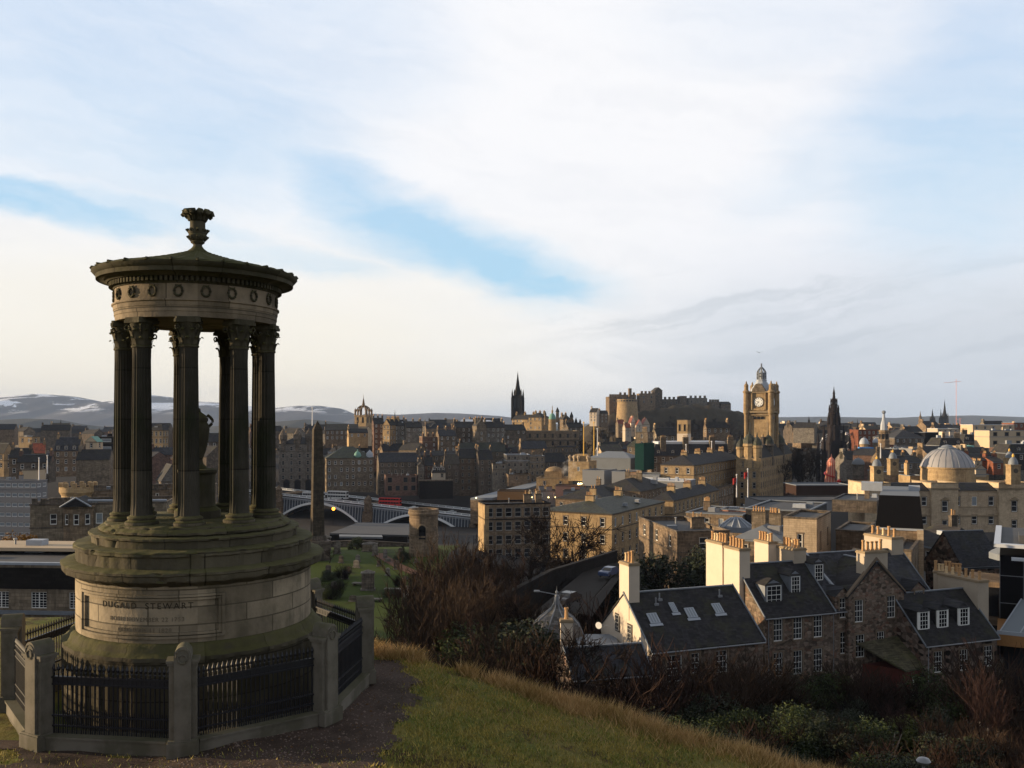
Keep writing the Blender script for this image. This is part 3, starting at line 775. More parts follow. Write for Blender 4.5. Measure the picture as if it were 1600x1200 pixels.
def roof_mesh(kind, W, D, H, rh, ov=.25, ins=.28):
    mb = MB(); h = W/2; t = .14
    if kind == 'gable':
        zo = rh*ov/(D/2)
        for s_ in (-1, 1):
            y0 = D/2 + s_*(D/2+ov); a = [(-h-.12, y0, H-zo), (h+.12, y0, H-zo), (h+.12, D/2, H+rh), (-h-.12, D/2, H+rh)]
            mb.add(a + [(x, y, z+t) for x, y, z in a], [(0,1,2,3), (4,5,6,7), (0,1,5,4), (1,2,6,5), (2,3,7,6), (3,0,4,7)])
    elif kind == 'gabley':
        zo = rh*ov/h
        for s_ in (-1, 1):
            x0 = s_*(h+ov); a = [(x0, -.12, H-zo), (x0, D+.1, H-zo), (0, D+.1, H+rh), (0, -.12, H+rh)]
            mb.add(a + [(x, y, z+t) for x, y, z in a], [(0,1,2,3), (4,5,6,7), (0,1,5,4), (1,2,6,5), (2,3,7,6), (3,0,4,7)])
    elif kind == 'hip':
        o = ov; q = min(W, D)*.5*.92
        a = [(-h-o, -o, H), (h+o, -o, H), (h+o, D+o, H), (-h-o, D+o, H)]
        if W >= D: r1, r2 = (-h+q, D/2, H+rh), (h-q, D/2, H+rh); mb.add(a+[r1, r2], [(0,1,5,4), (1,2,5), (2,3,4,5), (3,0,4), (0,3,2,1)])
        else: r1, r2 = (0, q, H+rh), (0, D-q, H+rh); mb.add(a+[r1, r2], [(0,1,4), (1,2,5,4), (2,3,5), (3,0,4,5), (0,3,2,1)])
    elif kind in ('mansard', 'flat'):
        if kind == 'mansard':
            q = rh*ins*1.8
            a = [(-h-ov, -ov, H), (h+ov, -ov, H), (h+ov, D+ov, H), (-h-ov, D+ov, H)]; b = [(-h+q, q, H+rh), (h-q, q, H+rh), (h-q, D-q, H+rh), (-h+q, D-q, H+rh)]
            mb.add(a+b, [(0,1,5,4), (1,2,6,5), (2,3,7,6), (3,0,4,7)]); mb.add(b, [(0,1,2,3)], 1)
    return mb
FARY = 120
def building(label, cat, xl, xc, xr, yt, Y, yaw=-29, mat='st_mid', roof='gable', rh=None, rmat='slate', rows=4, sp=3.5, ww=1.15, wh=1.95, gap=3.1, style='sash', side=True, cols=None, scols=None,
             chim=2, pots=5, cmat=None, cw=.9, cd=2.4, ch=1.6, corn=True, top=.75, D=None, base=None, group=None, name='building', dorm=0, skyl=0, par=.7, cornmat='cornice_dark', z=None, ov=.25, winfrac=1.0, big=1.15, gmat=None, yb=None, W=None, courses=True, ins=.28):
    k = (xc-800)/1400; X0 = k*Y; zt = (655-yt)/1400*Y if z is None else z
    a = R(yaw); ux, uy = cos(a), sin(a); bx, by = -sin(a), cos(a)
    kl, kr = (xl-800)/1400, (xr-800)/1400
    if yaw <= 0:
        W = W or (kl*Y-X0)/(-ux+kl*uy) if xl < xc else (W or 12); Dd = (kr*Y-X0)/(bx-kr*by) if xr > xc else 12; s_ = -1
    else:
        W = W or (kr*Y-X0)/(ux-kr*uy) if xr > xc else (W or 12); Dd = (kl*Y-X0)/(bx-kl*by) if xl < xc else 12; s_ = 1
    D = D or Dd; W = abs(W); D = min(max(abs(D), 5), 70)
    C = Vector((X0, Y, 0)) + Vector((ux, uy, 0))*(s_*W/2)
    gb = ground(C.x, C.y) - 1.5 if base is None else base
    if yb is not None: gb = (655-yb)/1400*Y
    if gb > zt - 3: gb = zt - 3
    H = zt - gb
    th = thing(name, label, cat, (C.x, C.y, gb), a, group)
    far = Y > FARY
    if rh is None: rh = {'gable': .42*D, 'gabley': .48*W, 'hip': .32*min(W, D), 'mansard': 3.2, 'flat': 0}[roof]
    rh = min(rh, 8)
    gap_ = gap
    def grid(L, n):
        n = n if n is not None else max(1, int(L/gap_))
        n = min(n, 24)
        return [L*(i+.5)/n - ww/2 for i in range(n)] if n else []
    def rowz(r): return H - top - wh - r*sp
    wall = MB(); wins = []
    F = {'front': (lambda u, z_, d: (-W/2+u, d, z_), W), 'right': (lambda u, z_, d: (W/2-d, u, z_), D), 'left': (lambda u, z_, d: (-W/2+d, D-u, z_), D), 'back': (lambda u, z_, d: (W/2-u, D-d, z_), W)}
    vis = 'right' if yaw <= 0 else 'left'
    for fc, (fn, L) in F.items():
        ops = []
        if rows and (fc == 'front' or (fc == vis and side)):
            xsq = grid(L, cols if fc == 'front' else scols)
            for r in range(rows):
                zr = rowz(r)
                if zr < .5: break
                for i, x in enumerate(xsq):
                    if winfrac < 1 and rnd.random() > winfrac: continue
                    ops.append((x, zr, ww, wh)); wins.append((fc, x+ww/2, zr))
        wall_face(wall, L, 0, H, ops, fn)
    if roof == 'gable': wall.poly([(W/2, 0, H), (W/2, D, H), (W/2, D/2, H+rh)]); wall.poly([(-W/2, 0, H), (-W/2, D/2, H+rh), (-W/2, D, H)])
    if roof == 'gabley': wall.poly([(-W/2, 0, H), (W/2, 0, H), (0, 0, H+rh)]); wall.poly([(-W/2, D, H), (0, D, H+rh), (W/2, D, H)])
    wall.build('wall', M[mat], th)
    for i, (fc, x, zr) in enumerate(wins[:99]):
        st = style if rnd.random() > .12 or style not in ('sash',) or far is False else 'blind'
        wm_, pm_ = window_mesh(ww, wh, st, far)
        fn = F[fc][0]; p = fn(x, zr, .10); rz = {'front': 0, 'right': pi/2, 'left': -pi/2}[fc]
        o = link('window', wm_, th, p, rz)
        if pm_: link('pane', pm_, o)
    if roof == 'flat':
        r_ = MB(); r_.box(-W/2+.25, W/2-.25, .25, D-.25, H-par-.2, H-par); r_.build('roof', M[rmat if rmat != 'slate' else 'flat_roof'], th)
        pr = MB(); e = .12
        for (x0, x1, y0, y1) in ((-W/2-e, W/2+e, -e, .30), (-W/2-e, W/2+e, D-.30, D+e), (-W/2-e, -W/2+.30, .30, D-.30), (W/2-.30, W/2+e, .30, D-.30)): pr.box(x0, x1, y0, y1, H+.003, H+.28)
        pr.build('parapet', M[cornmat], th)
    else:
        roof_mesh(roof, W, D, H, rh, ov, ins).build('roof', [M[rmat], M['flat_roof_light']], th)
        if roof == 'gable' and Y < 500:
            rg = MB(); rg.box(-W/2-.1, W/2+.1, D/2-.12, D/2+.12, H+rh+.10, H+rh+.2); rg.build('ridge', M['lead'], th)
    if corn and roof != 'flat':
        c = MB(); e = .22
        c.box(-W/2-e, W/2+e, -e, -.003, H-.35, H-.05); c.box(W/2+.003, W/2+e, 0, D, H-.35, H-.05) if (roof not in ('gable',)) else None
        if roof not in ('gable',): c.box(-W/2-e, -W/2-.003, 0, D, H-.35, H-.05)
        c.build('cornice', M[cornmat], th)
    if courses and rows > 1 and far and H > 8:
        c = MB(); e = .12; zc = rowz(0) - .55
        c.box(-W/2-e, W/2+e, -e, -.003, zc-.12, zc+.12); (c.box(W/2+.003, W/2+e, 0, D, zc-.12, zc+.12) if yaw <= 0 else c.box(-W/2-e, -W/2-.003, 0, D, zc-.12, zc+.12))
        c.build('string_course', M[cornmat], th)
    cm_ = cmat or mat
    if roof == 'gable':
        for i in range(chim):
            x = (-W/2+cw/2, W/2-cw/2, 0, -W/4, W/4)[i]
            chimney(th, x, D/2, H, H+rh+ch, cw, min(cd, D*.6), pots, cm_, big)
    elif chim:
        for i in range(chim):
            x = -W/2 + W*(i+.5)/chim; 
            if yaw <= 0 and D > W*1.3: chimney(th, 0, D*(i+.5)/chim, H-par, H+rh*.7+ch+.5, cd, cw, pots, cm_, big)
            else: chimney(th, x, D*.6, H-par, H+rh*.7+ch+.5, cw, cd, pots, cm_, big)
    for i in range(dorm):
        x = -W/2 + W*(i+.5)/dorm; dormer(th, x, H, D, rh, roof, far)
    for i in range(skyl):
        x = -W/2 + W*(i+.6)/skyl
        if roof == 'gable': sky_window(th, x, H + rh*.5, D*.25, math.atan2(rh, D/2))
    if Y < 520 and W > 7 and roof in ('flat', 'mansard', 'hip') and rows:
        for i in range(rnd.randint(2, 5)):
            x = rnd.uniform(-W/2+1.5, W/2-1.5); y = rnd.uniform(.3, .8)*D; zb_ = H-par if roof == 'flat' else (H+rh if roof == 'mansard' else H+rh*.35); q = rnd.random()
            if q < .45: m_ = MB(); w_ = rnd.uniform(.8, 2.4); m_.box(-w_/2, w_/2, -.7, .7, 0, rnd.uniform(.7, 1.6)); m_.box(-w_/2-.1, w_/2+.1, -.8, .8, -.02, .12); m_.build('roof_vent', M[rnd.choice(('lead', 'grey_metal', 'lead_light'))], th, (x, y, zb_))
            elif q < .75: chimney(th, x, y, zb_-.6, zb_+2.4+(rh*.5 if roof == 'hip' else 0), rnd.uniform(1, 3), .8, rnd.randint(2, 5), cm_, big)
            else: m_ = MB(); m_.tube([(0, 0, 0), (0, 0, 1.4)], .12, 6); m_.tube([(0, 0, 1.4), (0, 0, 1.6)], .22, 6); m_.build('roof_flue', M['grey_metal'], th, (x, y, zb_))
    return th, W, D, H, rh
def dormer(th, x, H, D, rh, roof, far, w=1.5, h=1.9, y0=None, zb=None, win=None, d3=True, proj=None, rm='slate', wallm='lead', big=False):
    """pitched dormer standing on the front slope"""
    slope = rh/(D/2) if roof == 'gable' else 2.0
    y0 = y0 if y0 is not None else .5
    zb = zb if zb is not None else H + slope*y0*.5
    L = (h + .6)/max(slope, .4)
    mb = MB(); mb.box(-w/2, w/2, 0, L, 0, h); mb.poly([(-w/2, 0, h), (w/2, 0, h), (0, 0, h+.45)])
    d = mb.build('dormer', M[wallm], th, (x, y0, zb))
    r_ = MB(); e = .12
    for s_ in (-1, 1):
        a = [(s_*(w/2+e), -.15, h-.08), (s_*(w/2+e), L, h-.08), (0, L+.3, h+.5), (0, .35, h+.5)]
        r_.add(a+[(p[0], p[1], p[2]+.08) for p in a], [(0,1,2,3), (4,5,6,7), (0,1,5,4), (3,0,4,7)])
    r_.add([(-w/2-e, -.15, h-.05), (w/2+e, -.15, h-.05), (0, .35, h+.56)], [(0, 1, 2)])
    r_.build('dormer_roof', M[rm], d)
    wm_, pm_ = window_mesh(w-.35, h-.3, 'sash', far); o = link('dormer_window', wm_, d, (0, -.08, .18))
    if pm_: link('pane', pm_, o)
    if big: q = MB(); q.box(-w/2-.02, -w/2+.18, -.05, .1, .02, h); q.box(w/2-.18, w/2+.02, -.05, .1, .02, h); q.box(-w/2+.18, w/2-.18, -.05, .1, .02, .18); q.build('dormer_casing', M['white_paint'], d)
    return d
def sky_window(th, x, z, y, ang, w=.8, h=1.2):
    mb = MB()
    def T(u, v, n): return (x+u, y + v*cos(ang) - n*sin(ang), z + v*sin(ang) + n*cos(ang))
    def bx(u0, u1, v0, v1, n0, n1, mi):
        mb.add([T(u, v, n) for n in (n0, n1) for (u, v) in ((u0, v0), (u1, v0), (u1, v1), (u0, v1))], [(0,3,2,1),(4,5,6,7),(0,1,5,4),(1,2,6,5),(2,3,7,6),(3,0,4,7)], mi)
    bx(-w/2, w/2, 0, h, .15, .24, 0)
    for q in (-1, 0, 1): bx(q*w*.28-w*.09, q*w*.28+w*.09, .08, h-.08, .24, .25, 1)
    bx(-w/2-.15, w/2+.15, -.3, -.02, .15, .19, 0)
    return mb.build('skylight', [M['lead_light'], M['glass_pale']], th)

# ------------------------------------------------------------------ the near row of houses under the hill
def house(label, P0, yaw, W, D, ze, zr, base, mat, wins, kind='gable', gmat=None, rmat='slate', name='house', wall_left=None):
    """P0 = nearest (front left) corner xy; local x along the front, y back, z measured from base; wins: list (face, u, ztop_abs, w, h, style)"""
    a = R(yaw); th = thing(name, label, 'house', (P0[0], P0[1], base), a)
    H = ze-base; rh = zr-ze
    F = {'f': (lambda u, z_, d: (u, d, z_), W, 0), 'r': (lambda u, z_, d: (W-d, u, z_), D, pi/2), 'l': (lambda u, z_, d: (d, D-u, z_), D, -pi/2), 'b': (lambda u, z_, d: (W-u, D-d, z_), W, pi)}
    walls = {}
    for fc, (fn, L, rz) in F.items():
        ops = [(u-w/2, zt-base-h, w, h) for (f_, u, zt, w, h, st) in wins if f_ == fc and zt-base <= H]
        mm = wall_left if (fc == 'l' and wall_left) else mat
        mb = walls.setdefault(mm, MB()); wall_face(mb, L, 0, H, ops, fn)
    if kind == 'gable':
        walls[wall_left or mat].poly([(0, 0, H), (0, D/2, H+rh), (0, D, H)]); walls[mat].poly([(W, 0, H), (W, D, H), (W, D/2, H+rh)])
    if kind == 'gabley': walls[mat].poly([(0, 0, H), (W, 0, H), (W/2, 0, H+rh)]); walls[mat].poly([(0, D, H), (W/2, D, H+rh), (W, D, H)])
    for mm, mb in walls.items(): mb.build('wall' if mm == mat else 'gable_wall', M[mm], th)
    for (f_, u, zt, w, h, st) in wins:
        fn, L, rz = F[f_]; wm_, pm_ = window_mesh(w, h, st, False)
        up = zt-base > H
        o = link('window', wm_, th, fn(u, zt-base-h, .09 if not up else -.04), rz); link('pane', pm_, o)
        s_ = MB(); s_.box(-w/2-.16, w/2+.16, -.19, -.10, -.14, 0); s_.box(-w/2-.2, w/2+.2, -.12, -.10, h, h+.22); s_.box(-w/2-.17, -w/2, -.115, -.10, 0, h); s_.box(w/2, w/2+.17, -.115, -.10, 0, h)
        s_.build('margin', M['margin' if mat != 'harl' else 'cornice_dark'], o)
    sh = MB(); rm = roof_mesh(kind, W, D, H, rh, .22)
    if kind in ('gable', 'gabley'): rm.v = [(x+W/2, y, z_) for x, y, z_ in rm.v]
    rf = rm.build('roof', M[rmat], th)
    rg = MB()
    if kind == 'gable':
        rg.box(-.15, W+.15, D/2-.13, D/2+.13, H+rh+.10, H+rh+.22)
        for xx in (-.16, W+.10): 
            rg.add([(xx, -.25, H-.12), (xx+.1, -.25, H-.12), (xx+.1, D/2, H+rh+.15), (xx, D/2, H+rh+.15), (xx, -.25, H+.06), (xx+.1, -.25, H+.06), (xx+.1, D/2, H+rh+.30), (xx, D/2, H+rh+.30)], [(0,1,2,3),(4,5,6,7),(0,1,5,4),(1,2,6,5),(2,3,7,6),(3,0,4,7)])
    else: rg.box(W/2-.13, W/2+.13, -.1, D, H+rh+.10, H+rh+.22)
    rg.build('ridge', M['lead'], rf)
    if kind == 'gable':
        g = MB(); g.tube([(-.1, -.32, H-.16), (W+.1, -.32, H-.16)], .07, 6); g.tube([(.35, -.12, H-.2), (.35, -.12, 0)], .05, 6); g.build('gutter', M['grey_metal'], th)
    return th, H, rh
A1 = R(20)
def loc(P0, u, v, yaw=20): a = R(yaw); return (P0[0]+u*cos(a)-v*sin(a), P0[1]+u*sin(a)+v*cos(a))
# cottage with the white harled gable
PA = (12.14, 78.0); ze, zr = -20.2, -16.2
c1, H, rh = house('cottage with a sunlit white harled gable and long slate roof with skylights', PA, 20, 11.5, 10.2, ze, zr, -26.5, 'rubble',
    [('f', 2.3, -20.75, 1.5, 2.35, 'sash'), ('f', 4.4, -20.75, .8, 1.8, 'sash'), ('f', 7.1, -20.75, 1.2, 2.0, 'sash')], wall_left='harl', rmat='slate')
# two upper gable windows
for (u, zt) in ((3.7, -18.35), (6.2, -18.8)):
    wm_, pm_ = window_mesh(.8, 1.45, 'dim', False); o = link('window', wm_, c1, (-.10, 10.2-u, zt-1.45+26.5), -pi/2); link('pane', pm_, o)
    s_ = MB(); s_.box(-.5, .5, .052, .099, -.12, 1.57); s_.build('margin', M['cornice_dark'], o)
chimney(c1, .50, 5.1, H+rh-2.2, H+rh+3.0, 1.1, 1.9, 3, 'harl', 1.25, 'cornice')
ang = math.atan2(rh, 5.1)
for (u, v, w) in ((1.6, 2.2, 1.0), (4.1, 3.0, .55), (5.6, 2.4, 1.0), (8.6, 2.6, .9)): sky_window(c1, u, H+rh*v/5.1, v, ang, w, 1.15)
for (u, v) in ((2.6, 3.9), (3.2, 4.3), (9.6, 4.2)):
    mb = MB(); mb.tube([(u, v, H+rh*v/5.1), (u, v, H+rh*v/5.1+.7)], .07, 6); mb.box(u-.2, u+.2, v-.25, v-.05, H+rh*v/5.1+.0, H+rh*v/5.1+.2); mb.build('flue', M['grey_metal'], c1)
# lean-to outbuilding in front of the gable
PO = PX(985, 1040, 73.5); 
ob, H2, rh2 = house('low outbuilding with a dark slate roof against the white gable', (4.9, 71.5), 14, 6.6, 4.6, -20.7, -18.95, -26, 'rubble_dark', [], rmat='slate_blue', name='outbuilding')
# house B with the tall double stack
PB = (25.4, 90.0)
hb, H, rh = house('stone house whose huge sunlit white chimney gable carries two rows of pots', PB, 20, 8.4, 10.0, -19.9, -15.5, -30, 'rubble',
    [('f', 1.6, -20.2, 1.1, 2.25, 'sash'), ('f', 4.0, -20.2, 1.1, 2.25, 'sash'), ('f', 6.5, -20.2, 1.1, 2.25, 'sash'), ('f', 1.6, -23.6, 1.1, 2.4, 'sash'), ('f', 4.0, -23.6, 1.1, 2.4, 'sash'), ('f', 6.5, -23.6, 1.1, 2.4, 'sash')], wall_left='rubble_grey')
mb = MB(); mb.box(-.55, .75, 3.6, 6.45, H-2.6, H+rh+1.75); mb.box(-.55, .75, 6.75, 9.95, H-2.6, H+rh+1.95); mb.box(-.35, .75, 6.45, 6.75, H-2.6, H+rh+.7); mb.build('harled_gable', M['harl'], hb)
for y, d, p, zt in ((5.0, 2.85, 5, H+rh+2.02), (8.35, 3.2, 6, H+rh+2.22)): chimney(hb, .1, y, H+rh+1.7, zt, 1.35, d, p, 'harl', 1.25, 'cornice')
dormer(hb, 2.0, H, 10, rh, 'gable', False, 2.1, 2.2, 1.3, H+.75); dormer(hb, 5.2, H, 10, rh, 'gable', False, 1.4, 2.1, 2.0, H+1.5)
chimney(hb, 7.9, 6.2, H+rh-3.6, H+rh+1.5, 1.6, 3.0, 6, 'harl_grey', 1.25, 'cornice'); chimney(hb, 6.6, 9.0, H+rh-3, H+rh+1.9, 1.2, 2.6, 5, 'harl', 1.25, 'cornice')
# house C, the long middle part
PC_ = loc(PB, 8.4, .5)
hc, H, rh = house('long middle house of the row with a broad slate roof behind the crow gabled wing', PC_, 20, 14.2, 11.0, -20.0, -15.0, -31, 'rubble',
    [('f', 1.7, -18.7, 1.1, 2.1, 'sash'), ('f', 1.9, -22.3, 1.15, 2.3, 'sash'), ('f', 11.7, -18.6, 1.1, 2.0, 'sash'), ('f', 11.6, -21.9, 1.15, 2.3, 'sash'), ('f', 12.0, -25.6, 1.1, 2.2, 'sash')], rmat='slate_blue')
for u in (1.7, 11.7):
    mb = MB(); w = 1.9; mb.box(u-w/2, u+w/2, .02, 1.6, H-.05, H+1.55); mb.poly([(u-w/2, .02, H+1.55), (u+w/2, .02, H+1.55), (u, .02, H+2.3)])
    for q in (-1, 1): mb.poly([(u+q*(w/2+.15), -.12, H+1.45), (u, -.12, H+2.4), (u, 2.8, H+2.4), (u+q*(w/2+.15), 2.4, H+1.45)], 1)
    mb.build('wallhead_dormer', [M['rubble'], M['slate_blue']], hc)
dormer(hc, .9, H, 11, rh, 'gable', False, 1.4, 2.0, 2.9, H+2.5); dormer(hc, 8.4, H, 11, rh, 'gable', False, 1.3, 2.0, 3.1, H+2.8)
chimney(hc, 13.4, 7.0, H-.5, H+rh+1.5, 1.7, 4.4, 5, 'harl_grey', 1.25, 'cornice');
mb = MB(); mb.add([(2.6, -.25, H), (2.85, -.25, H), (1.2, 5.4, H+rh+.2), (.95, 5.4, H+rh+.2), (2.6, -.25, H+.2), (2.85, -.25, H+.2), (1.2, 5.4, H+rh+.42), (.95, 5.4, H+rh+.42)], [(4,5,6,7),(0,1,5,4),(3,0,4,7),(1,2,6,5)]); mb.build('roof_flashing', M['lead_light'], hc)
# house D, gable to the front
PD = PX(1326, 925, 93.5); PD = (PD.x, PD.y)
hd, H, rh = house('projecting rubble gable with a harled stack and six pots on its apex', PD, 20, 7.3, 5.0, -18.5, -15.2, -31, 'rubble',
    [('f', 1.35, -18.95, 1.1, 2.35, 'sash'), ('f', 5.6, -18.8, 1.1, 2.35, 'sash'), ('f', 1.5, -22.6, 1.15, 2.4, 'sash'), ('f', 4.2, -22.5, 1.0, 2.3, 'sash')], kind='gabley')
chimney(hd, 3.7, .75, H+rh-1.9, H+rh+1.25, 3.0, 1.3, 5, 'harl_grey', 1.25, 'cornice'); 
mb = MB(); mb.box(2.0, 5.4, .0, 1.5, H+rh+1.3, H+rh+1.32); 
mb = MB()
for s_ in (-1, 1):
    mb.add([(3.65+s_*3.85, -.06, H-.15), (3.65+s_*3.85, .3, H-.15), (3.65, .3, H+rh+.35), (3.65, -.06, H+rh+.35), (3.65+s_*3.85, -.06, H+.15), (3.65+s_*3.85, .3, H+.15), (3.65, .3, H+rh+.6), (3.65, -.06, H+rh+.6)], [(0,1,2,3),(4,5,6,7),(0,1,5,4),(3,0,4,7),(2,3,7,6)])
mb.build('skew', M['margin'], hd)
# house F, right hand end with three white dormers
PF = (42.4, 92.0)
hf, H, rh = house('lower end house of dark rubble with three white framed dormers', PF, 20, 9.8, 9.0, -23.2, -18.9, -35, 'rubble_dark',
    [('f', 1.75, -24.0, 1.1, 2.2, 'sash'), ('f', 5.2, -24.1, 1.1, 2.2, 'sash'), ('f', 8.6, -24.0, 1.2, 2.2, 'sash'), ('f', 5.2, -27.6, 1.1, 2.1, 'sash'), ('f', 8.6, -27.6, 1.2, 2.2, 'sash')])
for u in (.55, 3.1, 6.0): dormer(hf, u+.5, H, 9, rh, 'gable', False, 1.5, 2.1, 1.25, H+1.1, wallm='slate', rm='slate_blue', big=True)
chimney(hf, 10.55, 5.2, H-3, H+rh+1.3, 1.5, 5.6, 6, 'harl_grey', 1.25, 'cornice')
_p = loc(PF, 11.6, 8.3); th = thing('chimney_stack', 'golden chimney stack with eight pots behind the three dormers', 'chimney', (_p[0], _p[1], -30), R(-25)); chimney(th, 0, 0, 0, 30-17.6, 3.0, 1.2, 8, 'harl', 1.3, 'cornice')
# timber sun room
th = thing('sun_room', 'red timber sun room with a mossy lean to roof in front of the row', 'sun room', (*loc(PD, 1.5, -3.2), -30), A1)
mb = MB(); mb.add([(-.4, 3.2, 6.35), (6.0, 3.2, 6.75), (6.2, -.6, 4.5), (2.4, -.6, 4.2), (-.4, 3.2, 6.55), (6.0, 3.2, 6.95), (6.2, -.6, 4.7), (2.4, -.6, 4.4)], [(0,1,2,3),(4,5,6,7),(0,1,5,4),(1,2,6,5),(2,3,7,6),(3,0,4,7)]); mb.build('roof', M['moss_roof'], th)
mb = MB(); mb.prism([(2.5, -.3), (6.0, -.3), (6.0, 3.1), (.2, 3.1)], 0, 4.35); mb.build('wall', M['red_timber'], th)
wm_, pm_ = window_mesh(2.0, 1.9, 'blind', False); mb = MB(); mb.box(-1.0, 1.0, -.04, 0, 0, 1.9, 1); mb.box(-1.05, -.97, -.08, 0, -.05, 1.95); mb.box(.97, 1.05, -.08, 0, -.05, 1.95); mb.box(-.97, .97, -.08, 0, -.05, .03)
mb.build('window', [M['white_paint'], M['glass_dark']], th, (4.6, -.32, 1.7))
# little tower with an ogee lead roof
PT = PX(870, 1000, 86); zt0 = (655-1005)/1400*86
th = thing('domed_tower', 'small round tower with a bell shaped slate dome and lead ribs beside the cottage', 'tower', (PT.x, PT.y, -29), 0)
mb = MB(); mb.lathe([(2.55, 0), (2.55, 29+zt0)], 24); mb.build('wall', M['harl'], th)
pr = ((2.95, -.15), (2.85, .25), (2.7, .9), (2.35, 1.7), (1.75, 2.4), (1.1, 2.9), (.55, 3.35), (.28, 3.8), (.16, 4.2), (.10, 4.45))
mb = MB(); mb.lathe([(r_, 29+zt0+z_) for r_, z_ in pr], 8, a0=pi/8); rf = mb.build('roof', M['slate_pale'], th)
for k in range(8):
    a = pi/8 + k*pi/4; mb = MB(); mb.tube([((r_+.02)*sin(a), -(r_+.02)*cos(a), 29+zt0+z_) for r_, z_ in pr], .075, 5); mb.build('rib', M['lead'], rf)
mb = MB(); mb.lathe([(.10, 29+zt0+4.4), (.2, 29+zt0+4.5), (.2, 29+zt0+4.6), (.08, 29+zt0+4.7), (.17, 29+zt0+4.9), (.03, 29+zt0+5.1), (.01, 29+zt0+5.5)], 10); mb.build('finial', M['lead'], rf)
PT2 = PX(885, 1000, 80)
th = thing('chimney_stack', 'short white chimney with one orange pot in front of the bell shaped dome', 'chimney', (PT2.x, PT2.y, -27), 0)
chimney(th, 0, 0, 0, 27+(655-967)/1400*80, 1.05, .95, 1, 'harl', 1.35, 'cornice')
for (px, py, Y, lb) in ((823, 1000, 88, 'flat grey porch roof left of the bell shaped dome'), (932, 998, 84, 'small lead roof between the dome and the white gable')):
    p = PX(px, py, Y); mb = MB(); mb.box(-1.6, 1.6, -1.5, 1.5, p.z-3.0, p.z-.15); mb.box(-1.9, 1.9, -1.8, 1.8, p.z-.15, p.z); tag(mb.build('porch', M['lead'], loc=(p.x, p.y, 0)), lb, 'porch')
# ------------------------------------------------------------------ graveyard, obelisk, round tower
def gpt(px, py):           # ground point seen at a pixel of the photograph (solved on the terrain)
    Y = 25.
    for _ in range(4000):
        if ground((px-800)/1400*Y, Y) >= (655-py)/1400*Y: break
        Y += .25
    x = (px-800)/1400*Y; return Vector((x, Y, ground(x, Y)))
ob = PX(496, 657, 194); zb = ground(ob.x, ob.y)-1
th = thing('obelisk', 'tall dark stone obelisk sunlit down its left face', 'obelisk', (ob.x, ob.y, zb), R(24))
Hh = ob.z-zb
stone('obelisk_stone', (.060,.048,.035), soot=.75, sootc=(.022,.019,.015))
mb = MB()
def frust(mb, z0, z1, w0, w1, mi=0):
    mb.add([(x*w, y*w, z) for z, w in ((z0, w0), (z1, w1)) for x, y in ((-1,-1),(1,-1),(1,1),(-1,1))], [(0,3,2,1),(4,5,6,7),(0,1,5,4),(1,2,6,5),(2,3,7,6),(3,0,4,7)], mi)
frust(mb, 6.2, Hh-1.9, 1.28, .93); frust(mb, Hh-1.9, Hh, .93, .02); mb.build('shaft', M['obelisk_stone'], th)
mb = MB(); frust(mb, 0, 4.5, 2.3, 2.3); frust(mb, 4.5, 5.1, 2.6, 2.5); frust(mb, 5.1, 6.2, 1.7, 1.5); mb.build('pedestal', M['st_dark'], th)
rt = PX(662, 795, 200); zb = ground(rt.x, rt.y)-1; Hh = rt.z - zb
th = thing('round_tower', 'stout round stone mausoleum tower standing above the graveyard', 'tower', (rt.x, rt.y, zb), 0)
mb = MB(); mb.lathe([(3.25, 0), (3.25, Hh*.45), (3.38, Hh*.45+.02), (3.38, Hh*.45+.35), (3.2, Hh*.45+.4), (3.2, Hh-1.3), (3.45, Hh-1.2), (3.45, Hh-.7), (3.35, Hh-.6), (3.35, Hh), (2.8, Hh), (2.8, Hh-1.0)], 40); mb.build('wall', M['st_brown'], th, smooth=25)
mb = MB(); a0 = .05
mb.prism([(-.75, -3.30), (.75, -3.30), (.75, -3.0), (-.75, -3.0)], Hh*.42, Hh*.62); mb.lathe([(.75, 0), (.75, .3)], 20); n0 = len(mb.v)-40
for i in range(n0, len(mb.v)): x, y, z_ = mb.v[i]; mb.v[i] = (x, -3.30+z_, Hh*.62 + y)
mb.build('door', M['glass_dark'], th)
mb = MB(); mb.tube([(.95*cos(pi*k/12), -3.28, Hh*.62 + .95*sin(pi*k/12)) for k in range(13)], .14, 5); mb.build('door_arch', M['cornice'], th)
# headstones
GS = [(578, 862, 3.2, 2.2, 'wide'), (586, 868, 1.2, 2.8, 'slab'), (602, 873, .9, 2.2, 'slab'), (559, 878, 1.0, 1.6, 'slab'), (557, 887, 1.3, 1.7, 'slab'), (539, 905, 1.2, 1.9, 'slab'), (606, 900, .9, 1.7, 'slab'), (606, 878, 1.2, .9, 'slab'),
      (575, 922, 2.3, 3.6, 'tomb'), (560, 915, 2.2, .5, 'table'), (614, 925, 3.2, .6, 'table'), (634, 905, .9, .7, 'slab'), (620, 890, 1.2, 2.0, 'dark'), (510, 860, 2.0, 3.5, 'tomb'), (527, 865, 1.4, 3.0, 'slab'), (548, 858, 1.1, 2.2, 'dark'), (533, 880, 1.0, 1.7, 'dark'),
      (668, 868, 1.3, 2.2, 'slab'), (636, 945, 1.2, 3.4, 'slab'), (513, 895, 1.1, 1.7, 'dark'), (552, 940, 1.4, 1.2, 'dark'), (592, 885, .8, 1.3, 'dark'), (650, 880, .8, 1.1, 'slab'), (589, 940, 1.6, .5, 'table'), (626, 866, 1.0, 1.5, 'dark'), (545, 895, .8, 1.4, 'dark'), (522, 920, 1.0, 1.5, 'slab')]
